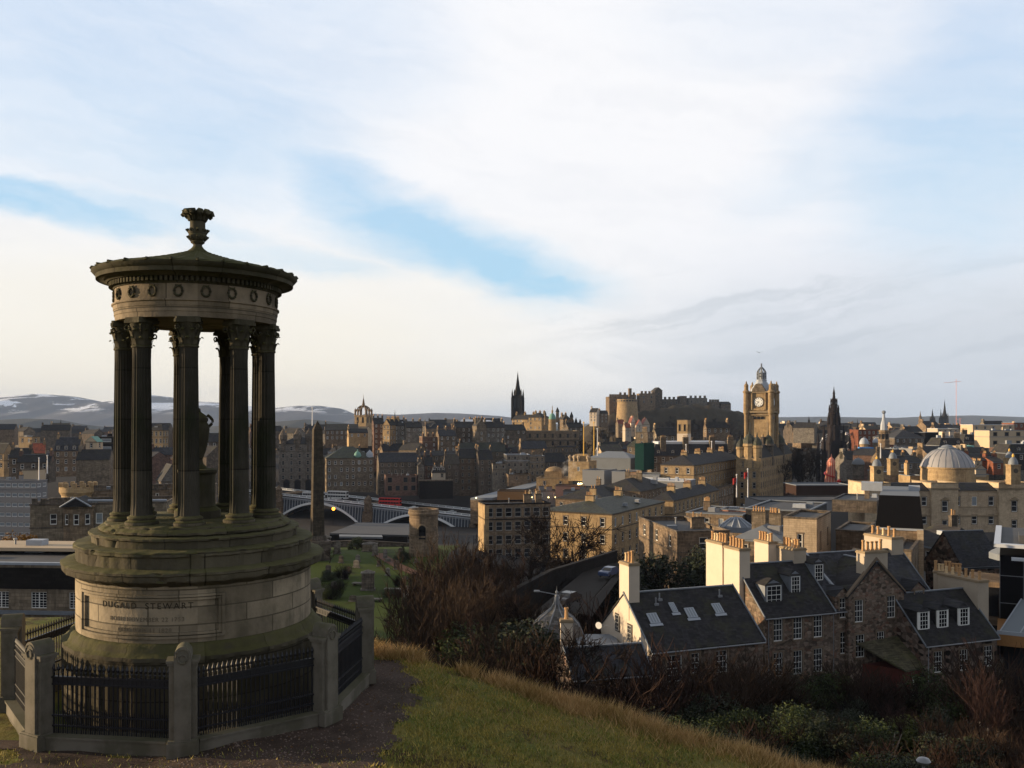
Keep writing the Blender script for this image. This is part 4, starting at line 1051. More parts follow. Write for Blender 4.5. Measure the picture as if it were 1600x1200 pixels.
GL = ['wide carved wall monument at the back of the green', 'tall pale headstone beside the carved monument', 'slim pale headstone by the graveyard path', 'dark headstone left of the path bend', 'pale headstone with a dark plinth on the open green', 'leaning brown headstone on the left of the green',
      'small white headstone on the lower green', 'low pale stone beside the path', 'large dark box tomb in the middle of the green', 'flat pale ledger stone beside the box tomb', 'dark table tomb near the right railing post', 'small white stone at the path edge', 'dark upright headstone right of the green',
      'square mossy tomb next to the obelisk', 'pale upright slab by the obelisk foot', 'dark narrow headstone behind the green', 'dark low headstone in the shade by the obelisk', 'worn headstone below the round tower', 'tall slender reddish headstone near the railings', 'squat dark stone at the left rim of the green',
      'stubby dark stone just above the railing spikes', 'little dark stone in mid green', 'tiny pale stone by the bushes', 'flat slab low on the green behind the railing', 'dark stone under the graveyard tree', 'short dark stone between two taller ones', 'rounded pale stone near the base cornice']
for (px, py, w, h, kd), lb in zip(GS, GL):
    p = gpt(px, py); mb = MB(); sc = 1.0
    th = thing('headstone', lb, 'headstone', (p.x, p.y, p.z-.1), rnd.uniform(-.5, .3), 'stones in the old graveyard')
    mt = {'dark': 'st_dark', 'tomb': 'st_dark', 'table': 'st_grey', 'slab': 'st_grey', 'wide': 'st_mid'}[kd]
    if kd in ('slab', 'dark'):
        n = 8; out = [(-w/2, .25), (-w/2, h*.8)] + [(-w/2*cos(pi*k/n), h*.8+h*.2*sin(pi*k/n)) for k in range(1, n)] + [(w/2, h*.8), (w/2, .25)]
        L = len(out); mb.add([(x, -.12, z) for x, z in out] + [(x, .12, z) for x, z in out], [tuple(range(L)), tuple(range(2*L-1, L-1, -1))] + [(i, i+L, (i+1) % L+L, (i+1) % L) for i in range(L)])
        mb.build('slab', M[mt], th); b_ = MB(); b_.box(-w/2-.15, w/2+.15, -.25, .25, 0, .3); b_.build('plinth', M['st_grey'], th)
    elif kd == 'table':
        mb.box(-w/2, w/2, -.6, .6, h, h+.15); mb.build('slab', M[mt], th); b_ = MB(); [b_.box(x-.12, x+.12, -.45, .45, 0, h) for x in (-w/2+.25, w/2-.25)]; b_.build('plinth', M['st_dark'], th)
    else:
        mb.box(-w/2, w/2, -w*.25, w*.25, .4, h-.4); mb.build('body', M[mt], th); b_ = MB(); b_.box(-w/2-.15, w/2+.15, -w*.25-.15, w*.25+.15, h-.4, h-.15); b_.add([(-w/2, -w*.2, h-.15), (w/2, -w*.2, h-.15), (w/2, w*.2, h-.15), (-w/2, w*.2, h-.15), (0, 0, h+.35)], [(0,1,4),(1,2,4),(2,3,4),(3,0,4)]); b_.box(-w/2-.2, w/2+.2, -w*.25-.2, w*.25+.2, 0, .4); b_.build('cap', M['st_grey'], th)
# graveyard paths
def strip(name, pts, w, mat, lift=.05, kind='structure'):
    mb = MB(); prev = None; P = []
    for (a, b) in zip(pts, pts[1:]):
        for k in range(12): P.append(a.lerp(b, k/12))
    P.append(pts[-1])
    for i, p in enumerate(P):
        d = (P[min(i+1, len(P)-1)] - P[max(i-1, 0)]); n = Vector((-d.y, d.x, 0)).normalized()
        cur = [p + n*(w/2), p - n*(w/2)]; cur = [(q.x, q.y, ground(q.x, q.y)+lift) for q in cur]
        if prev: mb.poly([prev[0], prev[1], cur[1], cur[0]])
        prev = cur
    return tag(mb.build(name, M[mat]), kind=kind)
strip('footpath', [gpt(590, 866), gpt(620, 884), gpt(650, 897), gpt(700, 912)], 2.4, 'path_paving', .12)
stone('retaining', (.018,.015,.015), bw=.7, bh=.35, soot=.4, sootc=(.01,.01,.008))
def wallrun(label, pts, h, mat, t=.6, name='stone_wall', cope=True, arch=None, group=None, lift=0):
    """continuous wall along ground points [(x, y, ztop)]"""
    th = thing(name, label, 'wall', (pts[0][0], pts[0][1], 0)); mb = MB(); cp = MB(); o = Vector((pts[0][0], pts[0][1], 0))
    for (a, b) in zip(pts, pts[1:]):
        a, b = Vector(a)-o, Vector(b)-o; d = Vector((b.x-a.x, b.y-a.y, 0)).normalized(); n = Vector((-d.y, d.x, 0))*(t/2)
        for (m_, e, z0, z1) in ((mb, 1, -h, 0), (cp, 1.3, 0, .25)):
            q = [a-n*e, b-n*e, b+n*e, a+n*e]; za = [a.z, b.z, b.z, a.z]
            m_.add([(p.x, p.y, z+z0) for p, z in zip(q, za)] + [(p.x, p.y, z+z1) for p, z in zip(q, za)], [(0,3,2,1),(4,5,6,7),(0,1,5,4),(1,2,6,5),(2,3,7,6),(3,0,4,7)])
    mb.build('wall', M[mat], th); cp.build('coping', M['cornice_dark' if mat != 'retaining' else 'retaining'], th); return th
q = lambda px, py, Y: tuple(PX(px, py, Y))
wallrun('high soot black retaining wall running beside the sloping street', [q(780, 935, 118), q(860, 893, 135), q(962, 862, 160)], 9, 'retaining')
wallrun('low stone wall with a pale coping at the near side of the sloping street', [q(770, 990, 96), q(845, 962, 108), q(900, 935, 122)], 4, 'st_dark', .5)
wallrun('old brown wall along the back of the graveyard below the bridge', [q(500, 848, 232), q(560, 845, 236), q(640, 850, 238)], 4.5, 'st_dark', .7)
# sloping street
def flatstrip(name, L, Rr, mat):
    mb = MB(); mb.poly([L[0], Rr[0], Rr[1], L[1]])
    return mb
mb = MB(); a = [q(800, 985, 100), q(890, 975, 104), q(975, 880, 158), q(930, 878, 158)]; mb.poly(a)
flat('tarmac', (.024,.020,.018), .9, .1, .2, .5)
tag(mb.build('road', M['tarmac']), kind='structure')
mb = MB(); a = [q(905, 960, 106.1), q(925, 965, 106.1), q(985, 880, 158), q(978, 880, 158)]; mb.poly([(x, y, z+.12) for x, y, z in a]); tag(mb.build('pavement', M['tarmac']), kind='structure')
# ------------------------------------------------------------------ cars, buses
def car(label, px, py, Y, rz, mat, L=4.3, group=None, z=None, s=1.0):
    p = PX(px, py, Y); th = thing('parked_car', label, 'car', (p.x, p.y, p.z), rz, group)
    W = 1.75; mb = MB()
    side = [(-L/2, .35), (-L/2, .75), (-L/2+.15, .95), (-L*.25, 1.0), (-L*.12, 1.42), (L*.22, 1.42), (L*.40, .98), (L/2-.05, .9), (L/2, .6), (L/2, .35)]
    n = len(side)
    mb.add([(x, -W/2*(1 if z_ < 1.1 else .82), z_) for x, z_ in side] + [(x, W/2*(1 if z_ < 1.1 else .82), z_) for x, z_ in side], [tuple(range(n)), tuple(range(2*n-1, n-1, -1))] + [(i, (i+1) % n, (i+1) % n+n, i+n) for i in range(n)])
    mb.build('body', mat, th, smooth=25)
    g = MB()
    for s_ in (-1, 1):
        g.poly([(-L*.22, s_*W*.475, 1.02), (-L*.13, s_*W*.42, 1.36), (L*.2, s_*W*.42, 1.36), (L*.35, s_*W*.475, 1.02)])
    g.poly([(-L*.255, -.7, 1.03), (-L*.255, .7, 1.03), (-L*.125, .62, 1.40), (-L*.125, -.62, 1.40)]); g.poly([(L*.405, -.7, 1.01), (L*.405, .7, 1.01), (L*.225, .62, 1.41), (L*.225, -.62, 1.41)])
    g.build('windows', M['glass'], th)
    w = MB(); w.lathe([(.31, -.1), (.32, 0), (.31, .1)], 12)
    w.v = [(x, z_, y) for x, y, z_ in w.v]; wm = w.mesh('wheel', M['iron'])
    for x in (-L*.31, L*.31):
        for y in (-W/2+.08, W/2-.08): link('wheel', wm, th, (x, y, .32))
    return th
def paint(name, c): m, b = newmat(name); setc(b, c, .3, .5); return m
pnt = [paint('car_black', (.012,.013,.02)), paint('car_silver', (.30,.32,.34)), paint('car_red', (.22,.015,.015)), paint('car_white', (.6,.6,.6)), paint('car_blue', (.03,.05,.12))]
car('dark car parked on the sloping street beside the black wall', 887, 943, 112, 1.0, pnt[0])
car('pale roofed blue car parked near the top of the sloping street', 952, 900, 140, 1.0, pnt[4])
def bus(label, px, py, Y, rz, L, H, mat, decks):
    p = PX(px, py, Y); th = thing('bus', label, 'bus', p, rz); W = 2.5
    mb = MB(); mb.box(-L/2, L/2, -W/2, W/2, .35, H-.15); mb.box(-L/2+.2, L/2-.2, -W/2+.15, W/2-.15, H-.15, H); mb.build('body', mat, th)
    g = MB()
    for dz in ([1.2, 2.9] if decks == 2 else [1.35]):
        for s_ in (-1, 1):
            n = int(L/1.5)
            for i in range(n): x = -L/2+.3+i*(L-.6)/n; y0, y1 = sorted((s_*(W/2+.002), s_*(W/2+.03))); g.box(x+.06, x+(L-.6)/n-.06, y0, y1, dz, dz+.85)
        for s_ in (-1, 1): x0, x1 = sorted((s_*(L/2+.002), s_*(L/2+.03))); g.box(x0, x1, -W/2+.15, W/2-.15, dz, dz+.95)
    g.build('windows', M['glass'], th)
    w = MB(); w.lathe([(.48, -.15), (.5, 0), (.48, .15)], 14); w.v = [(x, z_, y) for x, y, z_ in w.v]; wm = w.mesh('wheel', M['iron'])
    for x in (-L*.32, L*.30):
        for y in (-W/2+.1, W/2-.1): link('wheel', wm, th, (x, y, .5))
    return th
# ------------------------------------------------------------------ the iron bridge
BA, BB = Vector(q(380, 764.5, 472)), Vector(q(800, 811, 424))
bd = (BB-BA); BL = bd.length; brz = atan2(bd.y, bd.x); bsl = math.asin(bd.z/BL)
BR = thing('road_bridge', 'long pale blue iron bridge on white arches crossing the valley', 'bridge', BA, brz)
BR.rotation_euler = (0, -bsl, brz)
def bx_at(px): # position along the bridge for a pixel column
    lo, hi = -60, BL+60
    for _ in range(50):
        mdl = (lo+hi)/2; p = BA + bd.normalized()*mdl
        if 800+1400*p.x/p.y < px: lo = mdl
        else: hi = mdl
    return lo
deck = MB(); deck.box(0, BL, -.3, 21.3, -1.5, -1.0); deck.build('deck', M['tarmac'], BR)
for y in (-.3, 21.0):
    mb = MB(); mb.box(0, BL, y, y+.3, -1.0, -.55); mb.box(0, BL, y-.05, y+.35, .0, .18)
    n = int(BL/4.2)
    for i in range(n+1): x = BL*i/n; mb.box(x-.25, x+.25, y-.05, y+.35, -.55, 0)
    mb.build('parapet', M['bridge_light'], BR)
    mb = MB(); mb.box(0, BL, y+.1, y+.2, -.52, -.02); mb.build('parapet_panel', M['bridge_paint'], BR)
fb = MB(); fb.box(0, BL, -.45, .1, -2.2, -1.5); fb.build('fascia', M['bridge_paint'], BR)
piers = [bx_at(437), bx_at(577), bx_at(744)]; pw = 2.6
spans = [(piers[0]+pw*.0, piers[1]-pw), (piers[1]+pw, piers[2]-pw*.3)]
for (s0, s1) in spans:
    L = s1-s0; rise = L*.205; zc = -2.3; ar = []
    for k in range(33): t = k/32; ar.append((s0+L*t, zc - .45 - rise*(2*t-1)**2))
    for j, y in enumerate((-.35, 5, 10.5, 16, 20.7)):
        mb = MB()
        vs = []; 
        for (x, z_) in ar: vs += [(x, y, z_-.6), (x, y+.5, z_-.6), (x, y+.5, z_+.55), (x, y, z_+.55)]
        fs = []
        for k in range(32):
            for e in range(4): fs.append((k*4+e, k*4+4+e, k*4+4+(e+1) % 4, k*4+(e+1) % 4))
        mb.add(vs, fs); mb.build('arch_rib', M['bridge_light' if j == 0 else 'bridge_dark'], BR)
    # spandrel columns with little arched heads
    mb = MB(); n = int(L/1.55)
    for i in range(n+1):
        x = s0 + L*i/n; t = (x-s0)/L; za = zc - rise*(2*t-1)**2
        if za > zc-.7: continue
        mb.box(x-.17, x+.17, -.25, .05, za, -2.2)
        if i < n: 
            x2 = x+L/n; xm = (x+x2)/2; r_ = L/n/2-.1
            mb.tube([(xm-r_*cos(pi*k/6), -.12, -3.15+.55*sin(pi*k/6)) for k in range(7)], .13, 4)
    mb.build('spandrel_columns', M['bridge_paint'], BR)
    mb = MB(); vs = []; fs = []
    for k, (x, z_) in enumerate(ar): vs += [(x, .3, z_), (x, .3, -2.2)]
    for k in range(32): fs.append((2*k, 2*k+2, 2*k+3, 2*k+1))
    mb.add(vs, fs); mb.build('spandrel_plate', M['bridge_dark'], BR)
for i, x in enumerate(piers):
    mb = MB(); mb.box(x-pw, x+pw, -1.6, 22.6, -22, -4.2); mb.box(x-pw*.8, x+pw*.8, -1.2, 22.2, -4.2, -.4)
    mb.lathe([(1.9, -4.2), (1.9, .3), (2.2, .35), (2.2, .9), (1.7, 1.1), (1.7, 1.9), (2.0, 2.0), (2.0, 2.3), (1.2, 3.2), (.3, 4.0), (.05, 4.3)], 8, x, -1.4)
    mb.build('pier', M['st_brown'], BR)
brzs = brz
def onb(px, y):
    p = BA + bd.normalized()*bx_at(px) + Vector((-sin(brz), cos(brz), 0))*y + Vector((0, 0, -1.0)); return p
b1 = bus('low white coach on the bridge at the left', 470, 773, 465, brz, 12, 3.1, pnt[3], 1); b1.location = onb(482, 5)
b2 = bus('white double decker bus on the bridge just right of the obelisk', 515, 773, 465, brz, 11, 4.3, pnt[3], 2); b2.location = onb(514, 9)
b3 = bus('red double decker bus crossing the bridge near its pier', 600, 780, 455, brz, 11.5, 4.0, M['red_paint'], 2); b3.location = onb(601, 6)
for i, (px, k, lb) in enumerate(((558, 1, 'silver car on the bridge between the white and the red bus'), (547, 0, 'dark car behind the white bus on the bridge'), (640, 3, 'white car following the red bus'), (700, 1, 'silver car at the right end of the bridge'))):
    c = car(lb, px, 780, 460, brz, pnt[k]); c.location = onb(px, 5)
# traffic light seen through the arch, street lamps of the valley
def lamp_post(label, px, py, Y, mat, h=5, name='signal', cat='lamp', r_=.35):
    p = PX(px, py, Y); th = thing(name, label, cat, (p.x, p.y, p.z-h)); mb = MB(); mb.tube([(0, 0, 0), (0, 0, h)], .08, 6); mb.build('pole', M['iron'], th)
    b_ = MB(); b_.ball((0, 0, h), r_); b_.build('light', M[mat], th)
lamp_post('glowing orange lamp in the dark under the first bridge arch', 521, 795, 440, 'lamp_orange', 8, 'signal_lamp', 'lamp', .75)
for (px, py, lb) in ((744, 778, 'small yellow lamp at the end of the bridge'), (831, 777, 'leftmost lit bulb on the grey station block'), (841, 777, 'second lit bulb on the grey station block'), (857, 777, 'third lit bulb on the grey station block'), (868, 777, 'rightmost lit bulb on the grey station block')):
    lamp_post(lb, px, py, 395, 'lamp_warm', 4, 'wall_lamp', 'lamp', .30)
for i, px in enumerate((904, 907.5, 911)):
    lamp_post(('left', 'middle', 'right')[i] + ' one of the three bright floodlights above the salmon block', px, 756, 400, 'lamp_warm', 4, 'floodlight', 'lamp', .5)
# shed roofs below the bridge
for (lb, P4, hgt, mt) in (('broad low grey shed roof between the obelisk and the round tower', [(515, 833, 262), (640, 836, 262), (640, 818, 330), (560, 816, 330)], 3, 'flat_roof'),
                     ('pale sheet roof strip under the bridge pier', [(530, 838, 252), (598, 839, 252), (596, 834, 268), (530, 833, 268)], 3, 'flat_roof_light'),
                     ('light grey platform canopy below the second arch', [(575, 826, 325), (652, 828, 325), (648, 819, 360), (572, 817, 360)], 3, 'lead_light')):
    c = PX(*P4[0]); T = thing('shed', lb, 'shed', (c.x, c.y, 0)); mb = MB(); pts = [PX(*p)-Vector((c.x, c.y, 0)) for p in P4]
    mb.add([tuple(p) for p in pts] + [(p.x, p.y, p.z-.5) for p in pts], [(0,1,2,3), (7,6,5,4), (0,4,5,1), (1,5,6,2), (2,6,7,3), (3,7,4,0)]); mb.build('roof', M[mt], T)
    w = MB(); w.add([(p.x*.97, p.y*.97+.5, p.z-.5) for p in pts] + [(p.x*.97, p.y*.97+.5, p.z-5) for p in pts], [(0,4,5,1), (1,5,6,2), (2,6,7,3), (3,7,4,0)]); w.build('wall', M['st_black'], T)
# ------------------------------------------------------------------ the city, block by block
Bq = building
GRID = -29
# --- left: office block, castellated prison governor's house, flat roofed government building
Bq('grey concrete office block with ribbons of pale panels at the left edge', 'office block', -60, 57, 74, 752, 300, -8, 'concrete', 'flat', rows=9, sp=3.3, ww=1.9, wh=1.3, gap=2.3, style='blind', chim=0, par=.4, cornmat='concrete')
gh, W_, D_, H_, _ = Bq('long castellated stone house with small slit windows behind the left columns', 'castle house', 70, 100, 330, 768, 200, 14, 'st_brown', 'flat', rows=2, gap=7, ww=.7, wh=1.6, sp=4, chim=0, par=1, cornmat='st_dark', D=16)
def crenels(th, x0, x1, y, z, n, mat, w=.9, h=1.0, d=.5):
    mb = MB()
    for i in range(n):
        x = x0 + (x1-x0)*(i+.5)/n; mb.box(x-w/2, x+w/2, y, y+d, z, z+h)
    out = [(x0, z-.2), (x0, z+.01)]
    mb = MB(); o2 = [(x0, z)]
    for i in range(n):
        x = x0 + (x1-x0)*(i+.5)/n; o2 += [(x-w/2, z+.05), (x-w/2, z+h), (x+w/2, z+h), (x+w/2, z+.05)]
    o2 += [(x1, z)]; L = len(o2); mb.add([(a_, y, b_) for a_, b_ in o2]+[(a_, y+d, b_) for a_, b_ in o2], [tuple(range(L)), tuple(range(2*L-1, L-1, -1))]+[(i, (i+1) % L, (i+1) % L+L, i+L) for i in range(L)])
    mb.build('battlement', M[mat], th)
crenels(gh, -W_/2, W_/2, -.1, H_+.28, int(W_/1.8), 'st_dark')
mb = MB(); mb.lathe([(3.4, 0), (3.4, H_-1), (3.9, H_-.2), (3.9, H_+1.0), (3.3, H_+1.0), (3.3, H_+.3)], 28, -W_/2+2.6, 1.5)
for k in range(12): a = 2*pi*k/12; mb.box(-W_/2+2.6+3.6*sin(a)-.4, -W_/2+2.6+3.6*sin(a)+.4, 1.5-3.6*cos(a)-.4, 1.5-3.6*cos(a)+.4, H_+1.0, H_+1.9)
mb.build('turret', M['st_gold'], gh, smooth=25)
lh, W_, D_, H_, _ = Bq('lower castellated stone house with a curved bay of tall sash windows', 'castle house', 34, 47, 260, 790, 165, 12, 'st_mid', 'flat', rows=2, gap=7.5, ww=1.2, wh=2.0, sp=5.2, chim=0, par=1, cornmat='st_dark', D=14, yb=868, top=1.6)
crenels(lh, -W_/2, -W_/2+6, -.1, H_+.28, 4, 'st_dark')
bay = MB(); bx_ = -W_/2+8.3; bay.lathe([(3.1, 0), (3.1, H_-.6), (3.4, H_-.5), (3.4, H_-.2), (3.1, H_-.1)], 10, bx_, 1.4, a0=pi/10); b_ = bay.build('bay', M['st_brown'], lh)
for zr in (H_-3.6, H_-8.8):
    for k in (-2, -1, 0, 1, 2):
        a = k*pi/5; wm_, pm_ = window_mesh(.95, 2.0, 'sash', True); link('window', wm_, b_, (bx_+3.02*sin(a), 1.4-3.02*cos(a), zr), a)
rf = MB(); rf.add([(bx_-2.5, -2.2, H_-.2), (bx_+2.5, -2.2, H_-.2), (bx_+2.5, 5, H_-.2), (bx_-2.5, 5, H_-.2), (bx_, -2.2, H_+1.4), (bx_, 5, H_+1.4)], [(0,1,4), (1,2,5,4), (2,3,5), (3,0,4,5)])
for s_ in (-1, 1): rf.tube([(bx_+s_*2.7, -2.3, H_-.2), (bx_, -2.3, H_+1.5)], .14, 4, 1)
rf.tube([(bx_+1.5, .4, H_+.7), (W_/2, .4, H_+.5)], .22, 4, 1); rf.build('gable_roof', [M['slate'], M['lead_light']], lh)
sa, W_, D_, H_, _ = Bq('long flat roofed building with steel framed windows at the bottom left', 'office block', -260, 150, 160, 884, 96, -4, 'st_mid', 'flat', rows=2, sp=4.4, ww=1.75, wh=1.75, gap=4.05, style='steel', chim=0, par=.35, cornmat='lead_light', top=2.9, D=16, side=False, yb=990)
mb = MB(); mb.box(-W_/2, W_/2, -.25, -.003, H_-5.3, H_-4.9); mb.build('ledge', M['lead'], sa)
mb = MB(); mb.box(-W_/2, W_/2, -.03, -.003, H_-2.6, H_-.3); mb.build('fascia', M['st_black'], sa)
mb = MB(); mb.box(-W_/2, W_/2, 9, 15, H_+.1, H_+.5); mb.build('roof_upstand', M['beige'], sa)
for (lb, ct, *a) in []: pass
# --- left middle distance
Bq('dark slate roofed house with three white dormers beyond the castellated wall', 'tenement', 70, 84, 122, 704, 420, 14, 'st_brown', 'gable', rh=6, rows=4, dorm=3, chim=2, pots=3, cmat='st_gold', yb=745, D=14, rmat='slate_blue')
Bq('tall pale gable wall with a green copper edged top left of the columns', 'tenement', 134, 151, 156, 690, 400, -6, 'beige', 'gabley', rh=2.2, rows=1, gap=8, rmat='green_copper', chim=0, yb=745)
Bq('dark block with two strips of pale green glazing beside the leftmost column', 'office block', 150, 152, 180, 683, 430, 10, 'st_black', 'flat', rows=2, sp=3.8, ww=4.5, wh=1.6, gap=6, style='blind', chim=0, yb=740)
Bq('red roofed house squeezed between sandstone chimneys', 'tenement', 42, 46, 70, 708, 430, 25, 'st_gold', 'gable', rh=4.5, rows=2, chim=2, pots=3, cmat='st_gold', rmat='tile_red', yb=740, D=12)
Bq('small golden flat topped block above the red roof', 'tenement', 30, 50, 62, 683, 470, -20, 'st_gold', 'flat', rows=1, chim=0, yb=720)
Bq('golden stone house cut by the left edge of the view', 'tenement', -30, 6, 12, 708, 380, -20, 'st_gold', 'gable', rh=4, rows=2, chim=1, pots=4, yb=745)
Bq('brown house with two chimneys beside the golden left edge house', 'tenement', 8, 14, 46, 715, 360, 18, 'st_brown', 'gable', rh=3.5, rows=3, chim=2, pots=3, yb=760, D=11)
Bq('low slate roofed terrace beneath the red roofed house', 'tenement', 20, 26, 78, 722, 340, 14, 'st_dark', 'gable', rh=2.6, rows=2, chim=2, pots=3, cmat='st_pink', yb=755, D=9)
Bq('plain blank beige box wall above the grey office block', 'shed', 33, 34, 57, 735, 320, 6, 'beige', 'flat', rows=0, chim=0, yb=755, D=8)
Bq('tall golden stone block with six storeys of closely set windows seen between two columns', 'tenement', 234, 254, 262, 672, 450, -12, 'st_gold', 'hip', rh=3, rows=7, sp=3.6, gap=1.9, ww=1.0, wh=2.2, chim=0, yb=748)
Bq('grey gothic gabled hall seen between the columns below the golden block', 'church', 246, 252, 285, 752, 330, 30, 'st_grey', 'gabley', rh=6, rows=2, gap=3.2, ww=.7, wh=1.8, chim=0, yb=800, D=12)
Bq('blackened tenement behind the middle columns', 'tenement', 312, 318, 352, 690, 440, 12, 'st_dark', 'gable', rh=4, rows=5, chim=2, pots=4, yb=770, D=12)
Bq('tenement with a green copper cupola between the two right hand columns', 'tenement', 318, 322, 345, 712, 400, 12, 'st_mid', 'mansard', rh=3, rows=4, chim=0, yb=770, D=12, rmat='green_copper')
# --- beyond the obelisk
hq, W_, D_, H_, _ = Bq('massive dark hotel block with great arched openings left of the obelisk', 'hotel', 410, 436, 500, 694, 500, 14, 'st_grey', 'hip', rh=4.5, rows=5, sp=4.0, gap=4.2, ww=1.5, wh=2.3, style='dim', chim=3, pots=5, cmat='st_dark', yb=772, D=25, ch=2.5, top=1.4)
for x in (-W_/2+2.2, -W_/2+10, W_/2-6):
    mb = MB(); mb.lathe([(1.7, H_-4), (1.9, H_+2), (2.3, H_+2.6), (2.3, H_+5), (1.4, H_+6.4), (.4, H_+8.2), (.05, H_+9)], 8, x, 1.2); mb.build('turret', M['st_dark'], hq)
for i in range(4):
    x = -W_/2 + 4 + i*6.0; mb = MB(); n = 10; out = [(-1.7, 1.5), (1.7, 1.5)] + [(1.7*cos(pi*k/n), 6.2+1.7*sin(pi*k/n)) for k in range(n+1)]
    mb.add([(x+a_, -.12, z_) for a_, z_ in out] + [(x+a_, .3, z_) for a_, z_ in out], [tuple(range(len(out)))]); mb.build('arch_opening', M['glass_dark'], hq)
    mb = MB(); mb.tube([(x+1.9*cos(pi*k/n), -.1, 6.2+1.9*sin(pi*k/n)) for k in range(n+1)], .25, 4); mb.build('arch_ring', M['cornice_dark'], hq)
nb_, W_, D_, H_, _ = Bq('broad newspaper office block with a small green dome on its corner', 'office block', 503, 510, 584, 716, 488, 16, 'st_mid', 'hip', rh=6, rows=4, sp=3.9, gap=3.2, ww=1.3, wh=2.1, style='sash', chim=2, pots=4, cmat='st_dark', yb=770, D=22, rmat='slate_green', top=1.4, winfrac=.75)
mb = MB(); mb.lathe([(1.9, H_-.5), (1.9, H_+1.0), (2.1, H_+1.1), (2.0, H_+1.4), (1.7, H_+2.3), (1.1, H_+3.1), (.4, H_+3.6), (.2, H_+4.2), (.03, H_+5.0)], 20, 4.2, 2); mb.build('dome', M['green_copper'], nb_, smooth=True)
mb = MB(); mb.lathe([(2.0, H_-.5), (2.0, H_+1.6), (1.8, H_+2.4), (1.0, H_+3.3), (.03, H_+4.3)], 16, W_/2-2, 2); mb.build('corner_dome', M['lead_light'], nb_, smooth=True)
# upper rows of the old town behind them
Bq('long brown roofed hall in front of the crown steeple', 'tenement', 505, 508, 560, 672, 610, 12, 'st_brown', 'gable', rh=4, rows=2, chim=2, pots=3, rmat='slate_brown', yb=700, D=16)
Bq('sunlit sandstone wall right below the crown steeple', 'tenement', 540, 545, 575, 676, 580, 16, 'st_gold', 'gable', rh=2.5, rows=1, chim=1, pots=4, yb=700, D=12)
OT = [  # label, xl, xc, xr, yt, Y, mat, roof, rows, extra
 ('pinkish six storey tenement with flues right of the crown steeple', 582, 584, 600, 662, 570, 'st_pink', 'gable', 7, dict(cmat='st_dark')),
 ('narrow golden sided tenement wedged in the high row', 598, 609, 613, 664, 560, 'st_gold', 'gabley', 6, dict(gap=2.6)),
 ('grey tenement with two bright rooflights', 611, 614, 634, 665, 565, 'st_grey', 'gable', 7, dict(skyl=2)),
 ('dark grey tenement next to the rooflit one', 632, 635, 660, 668, 560, 'st_grey', 'gable', 7, dict()),
 ('tenement with a broad flat pink front high above the station', 656, 660, 684, 683, 545, 'st_pink', 'flat', 6, dict(gap=3.6, cornmat='cornice')),
 ('brown tenement stepping down beside the pink fronted one', 682, 686, 713, 681, 540, 'st_brown', 'gable', 6, dict(rmat='slate_blue')),
 ('tall dark tenement pierced by rows of tiny white windows', 708, 712, 745, 668, 560, 'st_dark', 'gable', 7, dict(gap=3.0)),
 ('slim projecting tenement tower with two windows on each floor', 743, 745, 760, 665, 545, 'st_mid', 'gabley', 7, dict(gap=3.0)),
 ('white windowed tenement right of the slim tower', 758, 760, 789, 668, 555, 'st_grey', 'gable', 7, dict(gap=2.7)),
 ('shadowy tenement stepping back toward the bank', 786, 790, 822, 672, 600, 'st_dark', 'gable', 6, dict(winfrac=.5)),
 ('stubby golden roof and chimneys in front of the tall black spire', 800, 828, 834, 655, 700, 'st_gold', 'gable', 3, dict(cmat='st_gold')),
 ('wide sandstone court building with a crowded roofline left of the green dome', 826, 846, 862, 652, 690, 'st_gold', 'hip', 3, dict(chim=3)),
 ('pale upper storey block right of the green dome', 868, 880, 892, 655, 680, 'st_brown', 'hip', 3, dict(chim=2)),
 ('dark low roof trailing down beside the bank terrace', 886, 888, 912, 668, 660, 'st_dark', 'gable', 3, dict()),
]
for lb, xl, xc, xr, yt, Y, mt, rf, rows, ex in OT:
    kw = dict(rh=None, sp=3.3, ww=1.0, wh=1.7, pots=4, yb=min(yt+75, 750), D=14, top=.6, yaw=14, style='sash', winfrac=.8, chim=3); kw.update(ex)
    if xc - xl > xr - xc: kw['yaw'] = GRID; kw['D'] = 14
    if rf != 'flat' and kw['rh'] is None: kw['rh'] = 3.6
    Bq(lb, 'tenement', xl, xc, xr, yt, Y, mat=mt, roof=rf, rows=rows, **kw)
bk, W_, D_, H_, _ = Bq('great classical bank building with a long columned terrace front', 'bank', 818, 822, 905, 674, 610, 6, 'st_brown', 'flat', rows=4, sp=5.2, gap=4.6, ww=1.5, wh=2.8, style='stone', chim=0, yb=718, D=24, par=1, cornmat='cornice', top=1.6)
mb = MB()
for z_ in (H_-6.6, H_-12.2): mb.box(-W_/2-.4, W_/2+.4, -.6, -.003, z_, z_+.7)
mb.build('string_course', M['cornice_dark'], bk)
# white marquee roof
p = PX(720, 668, 600); th = thing('exhibition_hall', 'big bright white hall roof rising above the dark tenements', 'hall', (p.x, p.y, p.z), R(6))
w_ = 68/1400*600*1.02; mb = MB(); n = 8
mb.add([(0, 0, 0), (w_*.62, 0, .6), (w_*.70, 14, 5.0), (1.5, 14, 5.6), (-1, 6, 2.8), (w_, 3, 0), (w_*.98, 26, 0)], [(0, 1, 2, 3, 4), (1, 5, 2), (2, 5, 6)]); mb.build('roof', M['white_roof'], th)
mb = MB(); mb.box(0, w_*.62, .3, 12, -6, -.05); mb.box(w_*.62, w_, 3.2, 20, -6, -.05); mb.build('wall', M['st_grey'], th)
